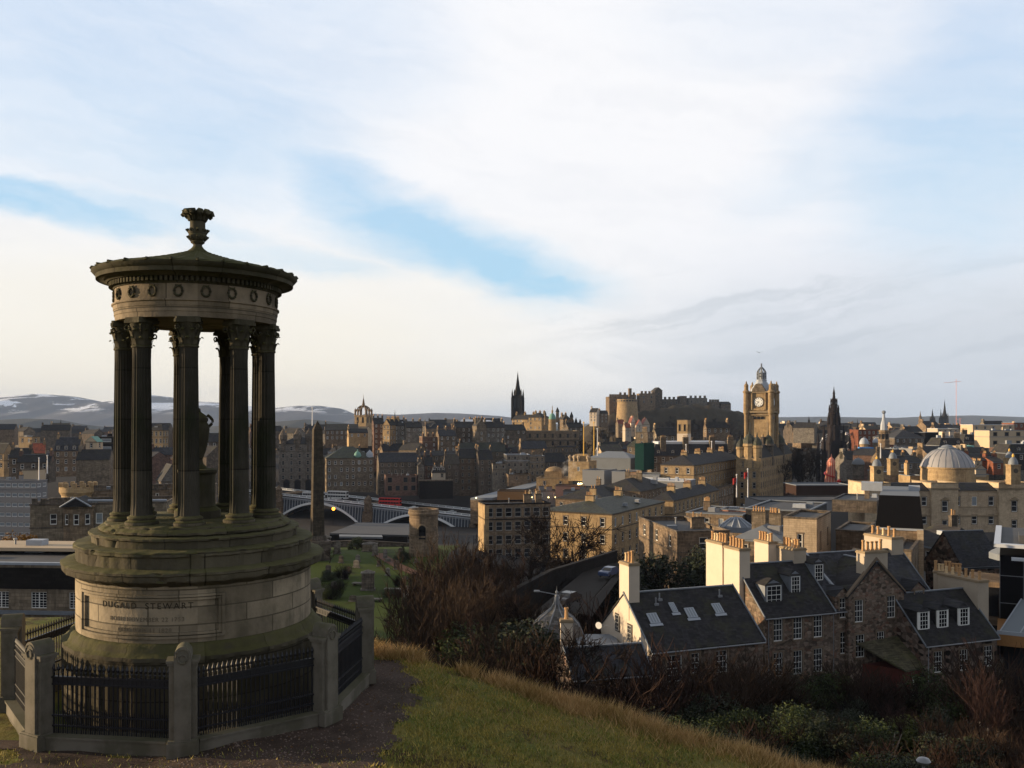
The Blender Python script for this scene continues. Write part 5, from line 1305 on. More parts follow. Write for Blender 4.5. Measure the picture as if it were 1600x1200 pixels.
# crown steeple
p = PX(568, 660, 723); z0 = -30; th = thing('crown_steeple', 'church tower topped by an open stone crown of flying arches', 'church tower', (p.x, p.y, z0), R(-20))
zt = (655-650)/1400*723 - z0; S = 26/1400*723/2*.78
mb = MB(); mb.box(-S, S, -S, S, 0, zt); mb.box(-S-.4, S+.4, -S-.4, S+.4, zt, zt+.6); mb.build('tower', M['st_gold'], th)
for rz in (0, pi/2): 
    for x in (-S*.45, S*.45): mb = MB(); mb.box(x-.8, x+.8, -S-.06, -S-.003, zt-5.5, zt-1.0); o = mb.build('belfry_opening', M['glass_dark'], th, None, rz)
mb = MB(); zc = zt+.6; zp = (655-634)/1400*723 - z0
for k in range(8):
    a = k*pi/4 + pi/4; R0 = S*1.3 if k % 2 == 0 else S*.98; ux, uy = sin(a), -cos(a)
    mb.tube([(R0*ux*(1-(t/6)**1.6*.95), R0*uy*(1-(t/6)**1.6*.95), zc + 1 + (zp-zc-1)*sin(pi/2*t/6)) for t in range(7)], .55, 5)
    mb.lathe([(.7, zc-1), (.7, zc+3.2), (.9, zc+3.4), (.05, zc+6.0)], 6, R0*ux, R0*uy)
    if k % 2 == 0: mb.lathe([(.35, 0), (.5, .8), (.02, 3)], 5, R0*ux*.6, R0*uy*.6); 
mb.lathe([(1.3, zp-1.5), (1.1, zp+1), (1.3, zp+1.2), (.9, zp+2.2), (.7, zp+4), (.25, zp+6), (.03, zp+9.5)], 8); mb.build('crown', M['st_brown'], th)
# black spire
def spire(label, px, ytip, ysh, ybase, wpx, Y, mat='st_black', name='church_spire', pinn=True, n=8):
    p = PX(px, ybase, Y); h1 = (ybase-ysh)/1400*Y; h2 = (ysh-ytip)/1400*Y; w = wpx/1400*Y/2
    th = thing(name, label, 'spire', (p.x, p.y, p.z-6), R(-15)); mb = MB(); mb.box(-w, w, -w, w, 0, 6+h1)
    for s1 in (-1, 1):
        for s2 in (-1, 1): mb.box(s1*w-w*.22, s1*w+w*.22, s2*w-w*.22, s2*w+w*.22, 0, 6+h1*.9)
    mb.build('tower', M[mat], th)
    mb = MB()
    for rz in (0, 1):
        for x in (-w*.42, w*.42):
            (mb.box(x-w*.2, x+w*.2, -w-.05, -w-.01, 6+h1*.35, 6+h1*.85) if not rz else mb.box(w+.01, w+.05, x-w*.2, x+w*.2, 6+h1*.35, 6+h1*.85))
    mb.build('belfry_openings', M['glass_dark'], th)
    mb = MB(); mb.lathe([(w*.86, 6+h1), (w*.45, 6+h1+h2*.38), (w*.22, 6+h1+h2*.68), (.04, 6+h1+h2)], n)
    if pinn:
        for s1 in (-1, 1):
            for s2 in (-1, 1): mb.lathe([(w*.2, 6+h1*.9), (w*.2, 6+h1*1.05), (.02, 6+h1+h2*.28)], 6, s1*w, s2*w)
        for k in range(4): a = k*pi/2; mb.lathe([(w*.14, 6+h1), (w*.14, 6+h1+h2*.12), (.02, 6+h1+h2*.26)], 5, w*.8*sin(a), w*.8*cos(a))
    mb.build('spire', M[mat], th); return th
spire('tall needle sharp black gothic spire on the ridge', 809, 580, 618, 648, 14, 944)
spire('thin distant church spire right of the crown steeple', 617, 640, 655, 662, 3.6, 900, pinn=False)
spire('largest of the three far cathedral spires', 1476, 624, 652, 668, 8, 1950)
spire('small spire just in front of the large cathedral spire', 1470, 638, 655, 668, 4, 1900)
spire('middle slender cathedral spire standing alone', 1457, 638, 655, 672, 6, 1900)
spire('stubby church spire right of the gothic monument', 1340, 654, 672, 684, 4.5, 900)
spire('tiny dark spire on the roofs behind the clock tower', 1264, 649, 656, 662, 2.5, 1400, pinn=False)
spire('spirelet at the end of the far left roofs', 95, 655, 664, 668, 3, 720, pinn=False)
# tiered church tower left of the cathedral
p = PX(1438, 672, 1500); th = thing('church_tower', 'tiered classical church tower left of the cathedral spires', 'church tower', (p.x, p.y, p.z-5), 0)
mb = MB(); f = 1500/1400; mb.box(-3.4*f, 3.4*f, -3.4*f, 3.4*f, 0, 5+8*f); mb.lathe([(2.9*f, 5+8*f), (2.9*f, 5+15*f), (3.2*f, 5+15.2*f), (2.0*f, 5+16*f), (2.0*f, 5+21*f), (1.0*f, 5+23*f), (.1, 5+30*f)], 10); mb.build('tower', M['st_brown'], th)
# green dome of the bank
p = PX(863, 672, 650); th = thing('copper_dome', 'small green copper dome with a lantern and statue on a golden drum', 'dome', (p.x, p.y, p.z-4), 0); f = 650/1400
mb = MB(); mb.lathe([(6*f, 0), (6*f, 4+8*f), (6.5*f, 4+8.3*f), (6.5*f, 4+9.3*f), (5.6*f, 4+9.5*f), (5.6*f, 4+16*f), (6*f, 4+16.3*f), (6*f, 4+17*f)], 20); mb.build('drum', M['st_gold'], th)
mb = MB(); mb.lathe([(5.6*f, 4+17*f), (5.3*f, 4+20*f), (4.3*f, 4+23*f), (2.4*f, 4+25.5*f), (1.2*f, 4+26.5*f)], 20); mb.build('dome', M['green_copper'], th, smooth=True)
mb = MB(); mb.lathe([(1.4*f, 4+26*f), (1.4*f, 4+30*f), (1.8*f, 4+30.2*f), (.8*f, 4+31.5*f), (.5*f, 4+33*f), (.6*f, 4+35*f), (.1, 4+38*f)], 10); mb.build('lantern', M['st_gold'], th)
for (px, py, r_, yb_, lb, mt) in ((871, 636, 3, 652, 'dark pointed cupola beside the green dome', 'slate'), (852, 642, 2, 655, 'thin turret left of the green dome', 'slate_brown'), (893, 643, 3, 662, 'grey cone roofed turret at the right end of the bank', 'slate'), (900, 652, 2.2, 668, 'lowest cone roofed turret right of the bank', 'slate'), (885, 646, 1.6, 660, 'thin turret carrying a red flag', 'slate_brown')):
    p = PX(px, yb_, 670); f = 670/1400; h = (yb_-py)*f; th = thing('turret', lb, 'turret', (p.x, p.y, p.z-4))
    mb = MB(); mb.lathe([(r_*f*.85, 0), (r_*f*.85, 4+h*.5), (r_*f, 4+h*.52)], 10); mb.build('wall', M['st_brown'], th); mb = MB(); mb.lathe([(r_*f*1.15, 4+h*.52), (r_*f*.7, 4+h*.75), (.05, 4+h)], 10); mb.build('roof', M[mt], th)
# --- below the old town: market street and the station edge
LOWB = [
 ('long slate roofed market hall below the tenements', 588, 592, 655, 722, 470, 'st_dark', 'gable', 3, 14, dict(rh=4.5, yb=775, rmat='slate_blue')),
 ('pink arcaded market building with arched windows', 600, 603, 652, 744, 455, 'st_pink', 'flat', 2, 12, dict(ww=2.2, wh=2.6, gap=3.6, sp=4.2, yb=775, cornmat='st_pink', style='stone')),
 ('narrow grey gabled house at the right of the market hall', 650, 653, 663, 728, 465, 'st_grey', 'gabley', 4, 12, dict(yb=775)),
 ('plain pinkish house standing over the black retaining wall', 661, 664, 676, 727, 470, 'st_pink', 'gable', 3, 10, dict(yb=752)),
 ('white walled house with three dark dormers above the retaining wall', 674, 675, 696, 738, 460, 'harl_grey', 'mansard', 1, 8, dict(rh=2.2, dorm=3, yb=752)),
 ('sooty house behind the white walled house', 694, 697, 718, 725, 475, 'st_dark', 'gable', 3, 12, dict(yb=775, rmat='slate_brown')),
 ('mottled tenement in the shade left of the green strip', 714, 718, 748, 716, 480, 'st_brown', 'gable', 5, 12, dict(yb=775)),
 ('dark tenement with a white drain streak down its front', 744, 748, 770, 718, 470, 'st_dark', 'gable', 5, 10, dict(yb=775)),
 ('brown stone block over the station roofs', 766, 770, 792, 725, 465, 'st_grey', 'flat', 3, 8, dict(yb=770)),
 ('grey green office slab with a pale roof line', 788, 791, 828, 711, 470, 'st_grey', 'flat', 4, 6, dict(yb=765, cornmat='lead_light', gap=2.6, ww=1.4)),
 ('bluish office slab right of the green grey one', 826, 828, 851, 713, 470, 'st_mid', 'flat', 4, 4, dict(yb=760, cornmat='lead', gap=2.4, style='dim')),
 ('low row of arched shops under the office slabs', 790, 794, 830, 742, 455, 'st_brown', 'flat', 1, 8, dict(yb=760, gap=2.6)),
 ('small dark house under the castle side of the bank', 850, 852, 884, 722, 520, 'st_dark', 'gable', 3, 10, dict(yb=745)),
 ('dim stone terrace below the bank', 822, 826, 905, 700, 560, 'st_dark', 'flat', 3, 4, dict(yb=735, winfrac=.6)),
 ('grey shop row with round windows below the far tenements', 655, 658, 716, 712, 505, 'st_dark', 'gable', 2, 10, dict(yb=740, rh=2.5)),
 ('dark gap site building above the white drain streak', 716, 720, 790, 706, 520, 'st_dark', 'gable', 3, 12, dict(yb=745, winfrac=.5, rmat='slate_green')),
 ('rust brown blank wall above the bridge end', 777, 779, 834, 768, 400, 'timber', 'flat', 0, -4, dict(yb=790, D=10)),
 ('grey low station block carrying a row of lamps', 828, 830, 872, 768, 398, 'concrete', 'flat', 1, 4, dict(yb=790, D=10, style='blind', gap=3)),
 ('salmon pink rendered box at the station edge', 868, 871, 916, 760, 392, 'salmon', 'flat', 0, -6, dict(yb=785, D=10)),
 ('dark glass box set against the salmon wall', 880, 884, 930, 768, 375, 'grey_clad', 'flat', 1, -6, dict(yb=795, D=8, gap=6, ww=3)),
]
for lb, xl, xc, xr, yt, Y, mt, rf, rows, yaw, ex in LOWB:
    kw = dict(sp=3.6, ww=1.1, wh=1.8, chim=0 if rf == 'flat' else 2, pots=3, D=12, top=.7, par=.4, style='dim', winfrac=.8, side=False); kw.update(ex)
    if yaw <= 0: xl, xc = xl, xr-1; xr = xr
    Bq(lb, 'building', xl, xc, xr, yt, Y, yaw=yaw, mat=mt, roof=rf, rows=rows, **kw)
mb = MB(); p = PX(655, 752, 452); mb.box(0, 17, 0, 3, -9, 0); th = thing('retaining_wall', 'black buttressed retaining wall below the white walled house', 'wall', p, R(8)); mb.build('wall', M['wall_black'], th); c_ = MB(); c_.box(-.2, 17.2, -.2, 3.2, 0, .5); c_.build('coping', M['st_dark'], th)
# long flat station roofs sweeping up to the right
for (lb, a, b, c, d, mt) in (('long narrow grey station roof sweeping up toward the golden pavilion', (735, 778, 420), (770, 778, 415), (862, 752, 455), (845, 750, 465), 'lead'),):
    o = PX(*a); th = thing('station_roof', lb, 'roof', o); mb = MB(); pts = [PX(*q_)-o for q_ in (a, b, c, d)]
    mb.add([tuple(p) for p in pts]+[(p.x, p.y, p.z-1) for p in pts], [(0,1,2,3), (0,4,5,1), (1,5,6,2), (2,6,7,3), (3,7,4,0)]); mb.build('roof', M[mt], th)
    mb = MB(); mb.add([(p.x, p.y, p.z-1) for p in pts]+[(p.x, p.y, p.z-12) for p in pts], [(0,4,5,1), (1,5,6,2), (2,6,7,3), (3,7,4,0)]); mb.build('wall', M['st_brown'], th)
gp, W_, D_, H_, _ = Bq('golden sandstone pavilion with an arched attic and low parapet', 'pavilion', 838, 888, 896, 748, 415, -12, 'st_gold', 'flat', rows=1, gap=6, chim=0, yb=772, cornmat='cornice', top=1.2, D=14)
mb = MB(); mb.prism([(-4, 2), (4, 2), (4, 10), (-4, 10)], H_, H_+3.2); mb.lathe([(4.3, H_+3.2), (3.8, H_+4.1), (2.2, H_+5), (.1, H_+5.4)], 20, 0, 6); mb.build('attic', M['st_gold'], gp)
gp, W_, D_, H_, _ = Bq('yellow sunlit block carrying round stone urns on its roof corners', 'pavilion', 888, 920, 932, 722, 400, -22, 'st_gold', 'flat', rows=1, gap=5, chim=0, yb=752, cornmat='cornice', top=2.2, D=12)
for x in (-W_/2+.6, -W_/2+2.6, -.2, W_/2-.6):
    mb = MB(); mb.lathe([(.5, H_), (.5, H_+.8), (.3, H_+.9), (.75, H_+1.8), (.8, H_+2.3), (.3, H_+2.9), (.05, H_+3.2)], 10, x, .5); mb.build('stone_urn', M['st_pale'], gp, smooth=True)
mb = MB(); mb.box(-2.2, 3.5, 1.5, 7, H_, H_+3.4); mb.build('attic', M['st_gold'], gp)
# --- middle: modern grey boxes, netting, post office
MID = [
 ('left grey clad rooftop box with a blank face', 910, 944, 956, 736, 380, GRID, 'grey_clad', 'flat', 0, dict(yb=760)),
 ('middle grey clad rooftop box beside the escalator slope', 956, 982, 995, 738, 372, GRID, 'grey_clad', 'flat', 0, dict(yb=760)),
 ('long grey roof behind the netting with a planted edge', 920, 985, 1000, 716, 440, GRID, 'flat_roof_light', 'hip', 0, dict(yb=735, rmat='lead', rh=3)),
 ('grey planted roof terrace box', 985, 1030, 1050, 743, 350, GRID, 'grey_clad', 'flat', 0, dict(yb=765)),
 ('dark green netting wrapped scaffold block', 992, 1006, 1014, 694, 415, GRID, 'netting', 'flat', 0, dict(yb=735, cornmat='netting')),
 ('white roofed modern block with a long glazed clerestory', 982, 1068, 1092, 753, 330, GRID, 'grey_clad', 'flat', 1, dict(yb=785, rmat='white_roof', cornmat='white_roof', ww=5, wh=1.2, gap=6, style='blind', top=2.5, par=.05)),
 ('lower yellow walled storey under the white roofed block', 1005, 1076, 1098, 775, 322, GRID, 'st_gold', 'flat', 1, dict(yb=800, gap=5)),
 ('small grey roof slab left of the white roofed block', 935, 985, 998, 765, 345, GRID, 'grey_clad', 'flat', 0, dict(yb=790, rmat='flat_roof_light')),
]
for lb, xl, xc, xr, yt, Y, yaw, mt, rf, rows, ex in MID:
    kw = dict(chim=0, D=14, par=.15, cornmat='lead', top=.7); kw.update(ex)
    Bq(lb, 'building', xl, xc, xr, yt, Y, yaw=yaw, mat=mt, roof=rf, rows=rows, **kw)
po, W_, D_, H_, _ = Bq('huge former post office with dormered mansard and white flat roof', 'office block', 1012, 1018, 1152, 712, 430, 4, 'st_brown', 'mansard', rh=5.5, rows=3, sp=4.4, gap=3.6, ww=1.4, wh=2.4, chim=0, yb=742, D=30, rmat='slate_blue', dorm=6)
mb = MB(); mb.box(-W_/2+4, W_/2-5, 3, 24, H_+5.5, H_+6.6); mb.build('white_deck', M['white_roof'], po)
for x in (-W_/2+6, -4, W_/2-12, W_/2-3): chimney(po, x, 1.6, H_-1, H_+8.8, 2.6, 1.6, 4, 'st_mid', 1.4)
bv, W_, D_, H_, _ = Bq('square belvedere tower with open arches and a golden top', 'tower', 1058, 1074, 1080, 657, 440, GRID, 'st_gold', 'flat', rows=1, gap=2.2, ww=1.0, wh=3.2, sp=5, chim=0, yb=695, top=2.0, style='stone', cornmat='cornice', D=5.5)
mb = MB(); mb.box(-W_/2-.02, W_/2+.02, -.05, D_+.02, 0, H_-6.5); mb.build('white_base', M['harl'], bv)
Bq('curved roofed stone hall left of the post office', 'building', 980, 1000, 1014, 698, 470, GRID, 'st_mid', 'hip', rh=4, rows=1, chim=1, yb=720, rmat='slate_green')
Bq('tall stone chimney block at the left end of the post office', 'building', 994, 1012, 1024, 676, 445, GRID, 'st_mid', 'flat', rows=2, chim=1, yb=715, D=8)
Bq('small stone house with slate roof and white trimmed gable behind the post office', 'building', 1022, 1026, 1056, 680, 470, 8, 'st_mid', 'gable', rh=4, rows=1, chim=1, yb=705, D=10)
Bq('long stone building above the white deck under the castle rock', 'building', 1100, 1104, 1140, 668, 520, 10, 'st_brown', 'gable', rh=3, rows=1, chim=2, pots=5, yb=690)
# big georgian blocks with lit end walls and long shaded sides
GEO = [
 ('big georgian block with a lit yellow end wall and long shaded terrace side', 1032, 1084, 1152, 727, 345, 'st_gold', 3, dict(rmat='slate_blue', chim=4, pots=6, D=70)),
 ('low stepped shop terrace running back below the georgian block', 1086, 1092, 1146, 770, 330, 'st_brown', 3, dict(chim=0, rmat='flat_roof_light', style='sash')),
 ('golden georgian block with a hipped slate roof behind the winter trees', 842, 956, 1018, 803, 228, 'st_gold', 4, dict(rmat='slate_green', chim=2, rh=2.2, yb=905, sp=4.3, gap=4.6, ww=1.25, wh=2.3, D=40)),
 ('second georgian block with two columns of white windows on its lit end', 1018, 1052, 1092, 782, 268, 'st_gold', 4, dict(rmat='slate_blue', chim=3, rh=2.4, yb=880, sp=4.6, gap=4.0, wh=2.5, D=48)),
 ('low flat roofed terrace joining the two georgian blocks', 930, 1000, 1018, 768, 300, 'st_mid', 2, dict(rmat='slate', chim=1, D=30)),
 ('grey roofed georgian range between the golden block and the white roof', 868, 945, 1000, 782, 290, 'st_brown', 2, dict(rmat='slate', chim=0)),
]
for lb, xl, xc, xr, yt, Y, mt, rows, ex in GEO:
    kw = dict(rh=3.6, sp=4.2, gap=3.6, ww=1.2, wh=2.2, pots=5, style='sash', top=1.2, cornmat='cornice_dark', cw=1.2); kw.update(ex)
    if kw.get('rmat') == 'flat_roof_light': kw['rh'] = 0
    Bq(lb, 'georgian block', xl, xc, xr, yt, Y, yaw=GRID, mat=mt, roof='hip' if kw['rh'] else 'flat', rows=rows, **kw)
mo, W_, D_, H_, _ = Bq('modern block with a bright yellow blank end wall and dark gridded windows', 'office block', 735, 758, 860, 789, 215, 12, 'st_brown', 'flat', rows=4, sp=3.3, gap=2.3, ww=1.6, wh=2.2, style='dim', chim=0, yb=900, D=9, cornmat='black_clad', par=.3, top=.8, side=False)
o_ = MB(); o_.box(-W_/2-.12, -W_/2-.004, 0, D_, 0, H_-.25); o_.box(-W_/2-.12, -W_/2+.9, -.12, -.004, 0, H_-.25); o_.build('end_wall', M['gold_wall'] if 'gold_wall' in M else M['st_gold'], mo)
Bq('long low classical building with a dark eaves band and ivy on its left', 'building', 1044, 1058, 1140, 832, 170, 8, 'st_brown', 'flat', rows=2, sp=6.2, gap=7.5, ww=1.7, wh=2.3, chim=0, yb=930, D=26, cornmat='st_dark', top=1.0, rmat='flat_roof')
# star shaped glass lantern on the flat roofs
p = PX(1150, 822, 185); th = thing('roof_lantern', 'pale ribbed roof lantern on the low classical building', 'lantern', p, R(GRID)); mb = MB(); mb.lathe([(3.5, -1), (3.35, 0), (1.0, 1.7), (.05, 2.0)], 12); mb.build('roof', M['lead'], th)
for k in range(12): a = 2*pi*k/12; mb = MB(); mb.tube([(3.38*sin(a), -3.38*cos(a), .05), (1.0*sin(a), -1.0*cos(a), 1.76)], .12, 4); mb.build('rib', M['lead_light'], th)
RTB = [
 ('flat grey roofed block with metal decks in front of the clock tower', 1072, 1160, 1200, 806, 205, GRID, 'st_brown', 'flat', 1, dict(yb=850, cornmat='lead', D=18)),
 ('copper edged low roof beside the roof lantern', 1125, 1196, 1215, 800, 212, GRID, 'salmon', 'flat', 0, dict(yb=815, D=6)),
 ('white metal roof slope with short golden chimneys', 1145, 1222, 1250, 846, 160, GRID, 'st_mid', 'hip', 1, dict(yb=900, rmat='flat_roof_light', rh=2.2, D=12)),
 ('large slate mansard with a row of blue white skylights', 1165, 1262, 1372, 800, 200, -29, 'slate', 'flat', 1, dict(yb=870, rmat='flat_roof', D=24, ww=1.1, wh=1.4, gap=4.6, style='blind', cornmat='lead', top=1.8)),
 ('golden sandstone box with a dark coping and tall side windows', 1224, 1276, 1314, 812, 142, GRID, 'st_pale', 'flat', 1, dict(yb=905, cornmat='st_dark', D=13, gap=30, scols=2, ww=.8, wh=2.6, top=2.4, rmat='flat_roof')),
 ('brown stone back wall right of the golden sandstone box', 1306, 1350, 1380, 832, 150, GRID, 'st_brown', 'flat', 0, dict(yb=900, cornmat='st_dark', D=14)),
 ('grey flat roof deck behind the dark mansard', 1300, 1370, 1440, 784, 230, GRID, 'st_dark', 'flat', 1, dict(yb=800, D=20, cornmat='flat_roof')),
 ('pale stone terrace house with three tall windows under the dark mansard', 1400, 1424, 1456, 862, 118, -29, 'st_mid', 'flat', 3, dict(yb=970, D=12, gap=30, scols=3, ww=.8, wh=2.6, sp=5, top=1.6, cornmat='st_dark')),
 ('dark slate hipped house with a rooflight right of the ribbed wall', 1484, 1492, 1560, 862, 150, 12, 'st_dark', 'hip', 1, dict(yb=905, rh=3.5, D=14, rmat='slate', gap=8)),
 ('slate roofed wing with a leaded hip facing the courtyard', 1500, 1504, 1566, 886, 128, 12, 'rubble_dark', 'gable', 1, dict(yb=960, rh=4.5, D=8, gap=9, rmat='slate_blue')),
]
for lb, xl, xc, xr, yt, Y, yaw, mt, rf, rows, ex in RTB:
    kw = dict(chim=0, par=.15, cornmat='lead', top=.9, sp=4); kw.update(ex)
    Bq(lb, 'building', xl, xc, xr, yt, Y, yaw=yaw, mat=mt, roof=rf, rows=rows, **kw)
mm, W_, D_, H_, _ = Bq('modern roof storey with a black panelled slope and slatted rooflights', 'office block', 1371, 1440, 1470, 826, 128, -24, 'st_brown', 'mansard', rh=4.6, rows=0, chim=0, yb=930, D=20, rmat='black_clad', cornmat='lead_light', ins=.03)
mb = MB(); mb.box(W_/2-.6, W_/2+.25, -.6, 14, 0, H_-.2); mb.build('ribbed_wall', M['st_pale'], mm)
mb = MB()
for i in range(6): mb.add([(W_/2-1.0, 2.0+i*1.3, H_+2.0), (W_/2-1.0, 2.6+i*1.3, H_+2.0), (W_/2-2.0, 2.6+i*1.3, H_+4.4), (W_/2-2.0, 2.0+i*1.3, H_+4.4)], [(0,1,2,3)]); 
for i in range(6):
    y = 2.0+i*1.3; x0, z0_, x1, z1_ = W_/2-.25, H_+.8, W_/2-1.9, H_+3.9
    mb.add([(x0, y, z0_), (x0, y+.55, z0_), (x1, y+.55, z1_), (x1, y, z1_), (x0+.2, y, z0_+.12), (x0+.2, y+.55, z0_+.12), (x1+.2, y+.55, z1_+.12), (x1+.2, y, z1_+.12)], [(0,1,2,3),(4,5,6,7),(0,1,5,4),(1,2,6,5),(2,3,7,6),(3,0,4,7)])
mb.build('rooflight_slats', M['lead_light'], mm)
for (x, y, w, h) in ((-4, 8, 3, 1.3), (2, 11, 1.6, .7)): mb = MB(); mb.box(x-w/2, x+w/2, y, y+2, H_+4.6, H_+4.6+h); mb.build('plant_box', M['lead_light'], mm)
# black modern building with timber edge, far right
p = PX(1562, 846, 105); th = thing('modern_building', 'black clad modern building with white roof edges and a timber fascia at the right edge', 'office block', (p.x, p.y, -34), R(-29))
z1 = p.z+34; mb = MB(); mb.box(0, 22, 0, 20, 6, z1-1.6); mb.build('black_wall', M['black_clad'], th)
mb = MB(); mb.box(-.6, 22, -.8, .2, z1-.6, z1-.2); mb.box(-.6, .1, .2, 20, z1-.6, z1-.2); mb.box(1.2, 22, -1.9, -1.0, z1-1.9, z1-1.6); mb.build('white_roof_edge', M['white_roof'], th)
mb = MB(); mb.box(.1, 22, .2, 20, z1-.7, z1-.4); mb.box(2.0, 5, 3, 9, z1-.4, z1+.5); mb.box(7, 9, 2, 5, z1-.4, z1+.9); mb.build('roof_deck', M['flat_roof'], th)
mb = MB(); [mb.box(.0+i*2.4, .06+i*2.4, -.05, -.003, 6, z1-1.8) for i in range(9)]; [mb.box(-.05, 22, -.06, -.003, z1-4-i*3.2, z1-3.92-i*3.2) for i in range(4)]; mb.build('cladding_joints', M['grey_clad'], th)
mb = MB(); mb.box(-3.4, -.02, 1.0, 8, 4, z1-5.0); mb.build('brown_wall', M['st_brown'], th)
for zz_ in (z1-9, z1-13.5): mb = MB(); mb.box(-1.4, -.1, .9, .99, zz_, zz_+3.4); mb.build('window', M['glass'], th)
mb = MB(); mb.box(-.2, 22, -9, -.1, z1-10.2, z1-9.0); mb.build('timber_fascia', M['timber'], th)
mb = MB(); mb.add([(0, -8.8, z1-8.8), (17, -8.8, z1-8.8), (19, -.4, z1-6.5), (2.1, -.4, z1-6.5)], [(0,1,2,3)]); mb.build('canopy_glass', M['glass_pale'], th)
mb = MB(); mb.box(-.2, 22, -9.0, -8.8, z1-8.99, z1-8.6)
for i in range(9): mb.add([(0+i*1.9, -8.8, z1-8.7), (.15+i*1.9, -8.8, z1-8.7), (2.3+i*1.9, -.4, z1-6.4), (2.15+i*1.9, -.4, z1-6.4)], [(0,1,2,3)])
mb.build('glass_canopy', M['lead_light'], th)
mb = MB(); mb.box(.4, 22, -7, -.2, z1-16, z1-10.2); mb.build('glazing', M['glass'], th)
mb = MB(); mb.box(-.1, 22, -7.3, 0, z1-18.5, z1-16.2); mb.build('beam', M['beige'], th)
chimney(th, 4.5, -7.6, z1-20, z1-15.2, 3, 1.2, 5, 'st_brown', 1.2)
p = PX(1590, 850, 118); th = thing('skylight_dome', 'grey faceted glass roof left above the black modern building', 'roof', (p.x, p.y, p.z-2)); mb = MB(); mb.lathe([(3.4, 0), (3.4, .8), (2, 1.6), (.8, 2.1), (.8, 2.3), (.05, 2.5)], 10); mb.build('roof', M['lead'], th)
# ------------------------------------------------------------------ clock tower hotel
hb_, W_, D_, H_, _ = Bq('railway hotel with a lit gold front and long dark side below the clock tower', 'hotel', 1150, 1188, 1240, 716, 372, GRID, 'st_gold', 'mansard', rh=5, rows=5, sp=4.4, gap=3.7, ww=1.3, wh=2.4, chim=0, yb=800, D=62, rmat='slate', style='dim', cornmat='cornice', top=1.4, dorm=3)
for (x, y, r_, k) in ((-W_/2+1.6, 1.4, 1.7, 1.0), (W_/2-1.6, 1.4, 1.9, 1.15), (W_/2-1.8, 22, 2.2, 1.2), (W_/2-1.8, 44, 2.2, 1.2), (0, 2.0, 2.6, 1.3)):
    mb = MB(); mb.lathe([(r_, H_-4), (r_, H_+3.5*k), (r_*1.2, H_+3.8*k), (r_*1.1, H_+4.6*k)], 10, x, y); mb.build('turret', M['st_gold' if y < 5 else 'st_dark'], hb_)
    mb = MB(); mb.lathe([(r_*1.1, H_+4.6*k), (r_*1.0, H_+5.8*k), (r_*.6, H_+7*k), (r_*.15, H_+7.8*k), (.05, H_+9.5*k)], 10, x, y); mb.build('turret_roof', M['slate_green'], hb_)
for i in range(5): chimney(hb_, W_/2-4, 10+i*11, H_, H_+8.5, 1.2, 3, 5, 'st_dark', 1.4)
p = PX(1205, 700, 398); th = thing('clock_tower', 'tall sandstone clock tower with white dials and an open lead crown', 'clock tower', (p.x, p.y, p.z-12), R(GRID))
f = .2843; Z = lambda y: (700-y)*f + 12; S = 11.2
def sq(mb, y0, y1, e, e2=None, mi=0):
    e2 = e if e2 is None else e2; z0_, z1_ = Z(y0), Z(y1)
    mb.add([(-S-e, -e, z0_), (e, -e, z0_), (e, S+e, z0_), (-S-e, S+e, z0_), (-S-e2, -e2, z1_), (e2, -e2, z1_), (e2, S+e2, z1_), (-S-e2, S+e2, z1_)], [(0,3,2,1),(4,5,6,7),(0,1,5,4),(1,2,6,5),(2,3,7,6),(3,0,4,7)], mi)
mb = MB(); sq(mb, 742, 645, -.6); mb.build('shaft', M['st_gold'], th)
mb = MB(); sq(mb, 645, 642, .5); sq(mb, 649, 647.5, .0); sq(mb, 613.5, 611, .35); mb.build('cornice', M['cornice'], th)
mb = MB(); sq(mb, 642, 613.5, -.35); mb.build('clock_stage', M['st_gold'], th)
for (cx_, cy_) in ((-S, 0), (0, 0), (0, S), (-S, S)):
    mb = MB(); mb.lathe([(.9, Z(700)), (.9, Z(648)), (1.3, Z(645)), (1.2, Z(614)), (1.5, Z(613)), (1.5, Z(611)), (.95, Z(609)), (.9, Z(603)), (1.1, Z(602.5)), (.75, Z(600)), (.3, Z(598)), (.4, Z(597)), (.05, Z(594.5))], 10, cx_+(-.1 if cx_ == 0 else .1), cy_+(.1 if cy_ == 0 else -.1)); mb.build('corner_turret', M['st_gold'], th)
def dial(rz, x, y):
    d = MB(); n = 28; d.add([(2.05*cos(2*pi*k/n), -.02, 2.05*sin(2*pi*k/n)) for k in range(n)], [tuple(range(n))]); c = d.build('clock_face', M['white_paint'], th, (x, y, Z(628)), rz)
    r_ = MB(); r_.tube([(2.15*cos(2*pi*k/n), 0, 2.15*sin(2*pi*k/n)) for k in range(n+1)], .16, 5, cap=False); r_.build('rim', M['cornice_dark'], c)
    mk = MB()
    for k in range(12):
        a = k*pi/6; ux, uz = sin(a), cos(a); mk.add([(ux*1.35-uz*.11, -.05, uz*1.35+ux*.11), (ux*1.35+uz*.11, -.05, uz*1.35-ux*.11), (ux*1.85+uz*.13, -.05, uz*1.85-ux*.13), (ux*1.85-uz*.13, -.05, uz*1.85+ux*.13)], [(0,1,2,3)])
    mk.build('numerals', M['iron'], c)
    h_ = MB()
    for (a, L, w) in ((R(-75), 1.05, .14), (R(225), 1.6, .09)):
        ux, uz = sin(a), cos(a); h_.add([(-uz*w-ux*.2, -.08, ux*w-uz*.2), (uz*w-ux*.2, -.08, -ux*w-uz*.2), (ux*L+uz*w*.4, -.08, uz*L-ux*w*.4), (ux*L-uz*w*.4, -.08, uz*L+ux*w*.4)], [(0,1,2,3)])
    h_.build('hands', M['iron'], c)
dial(0, -S/2, -.0+.3-.0-.1); dial(pi/2, -.2, S/2)
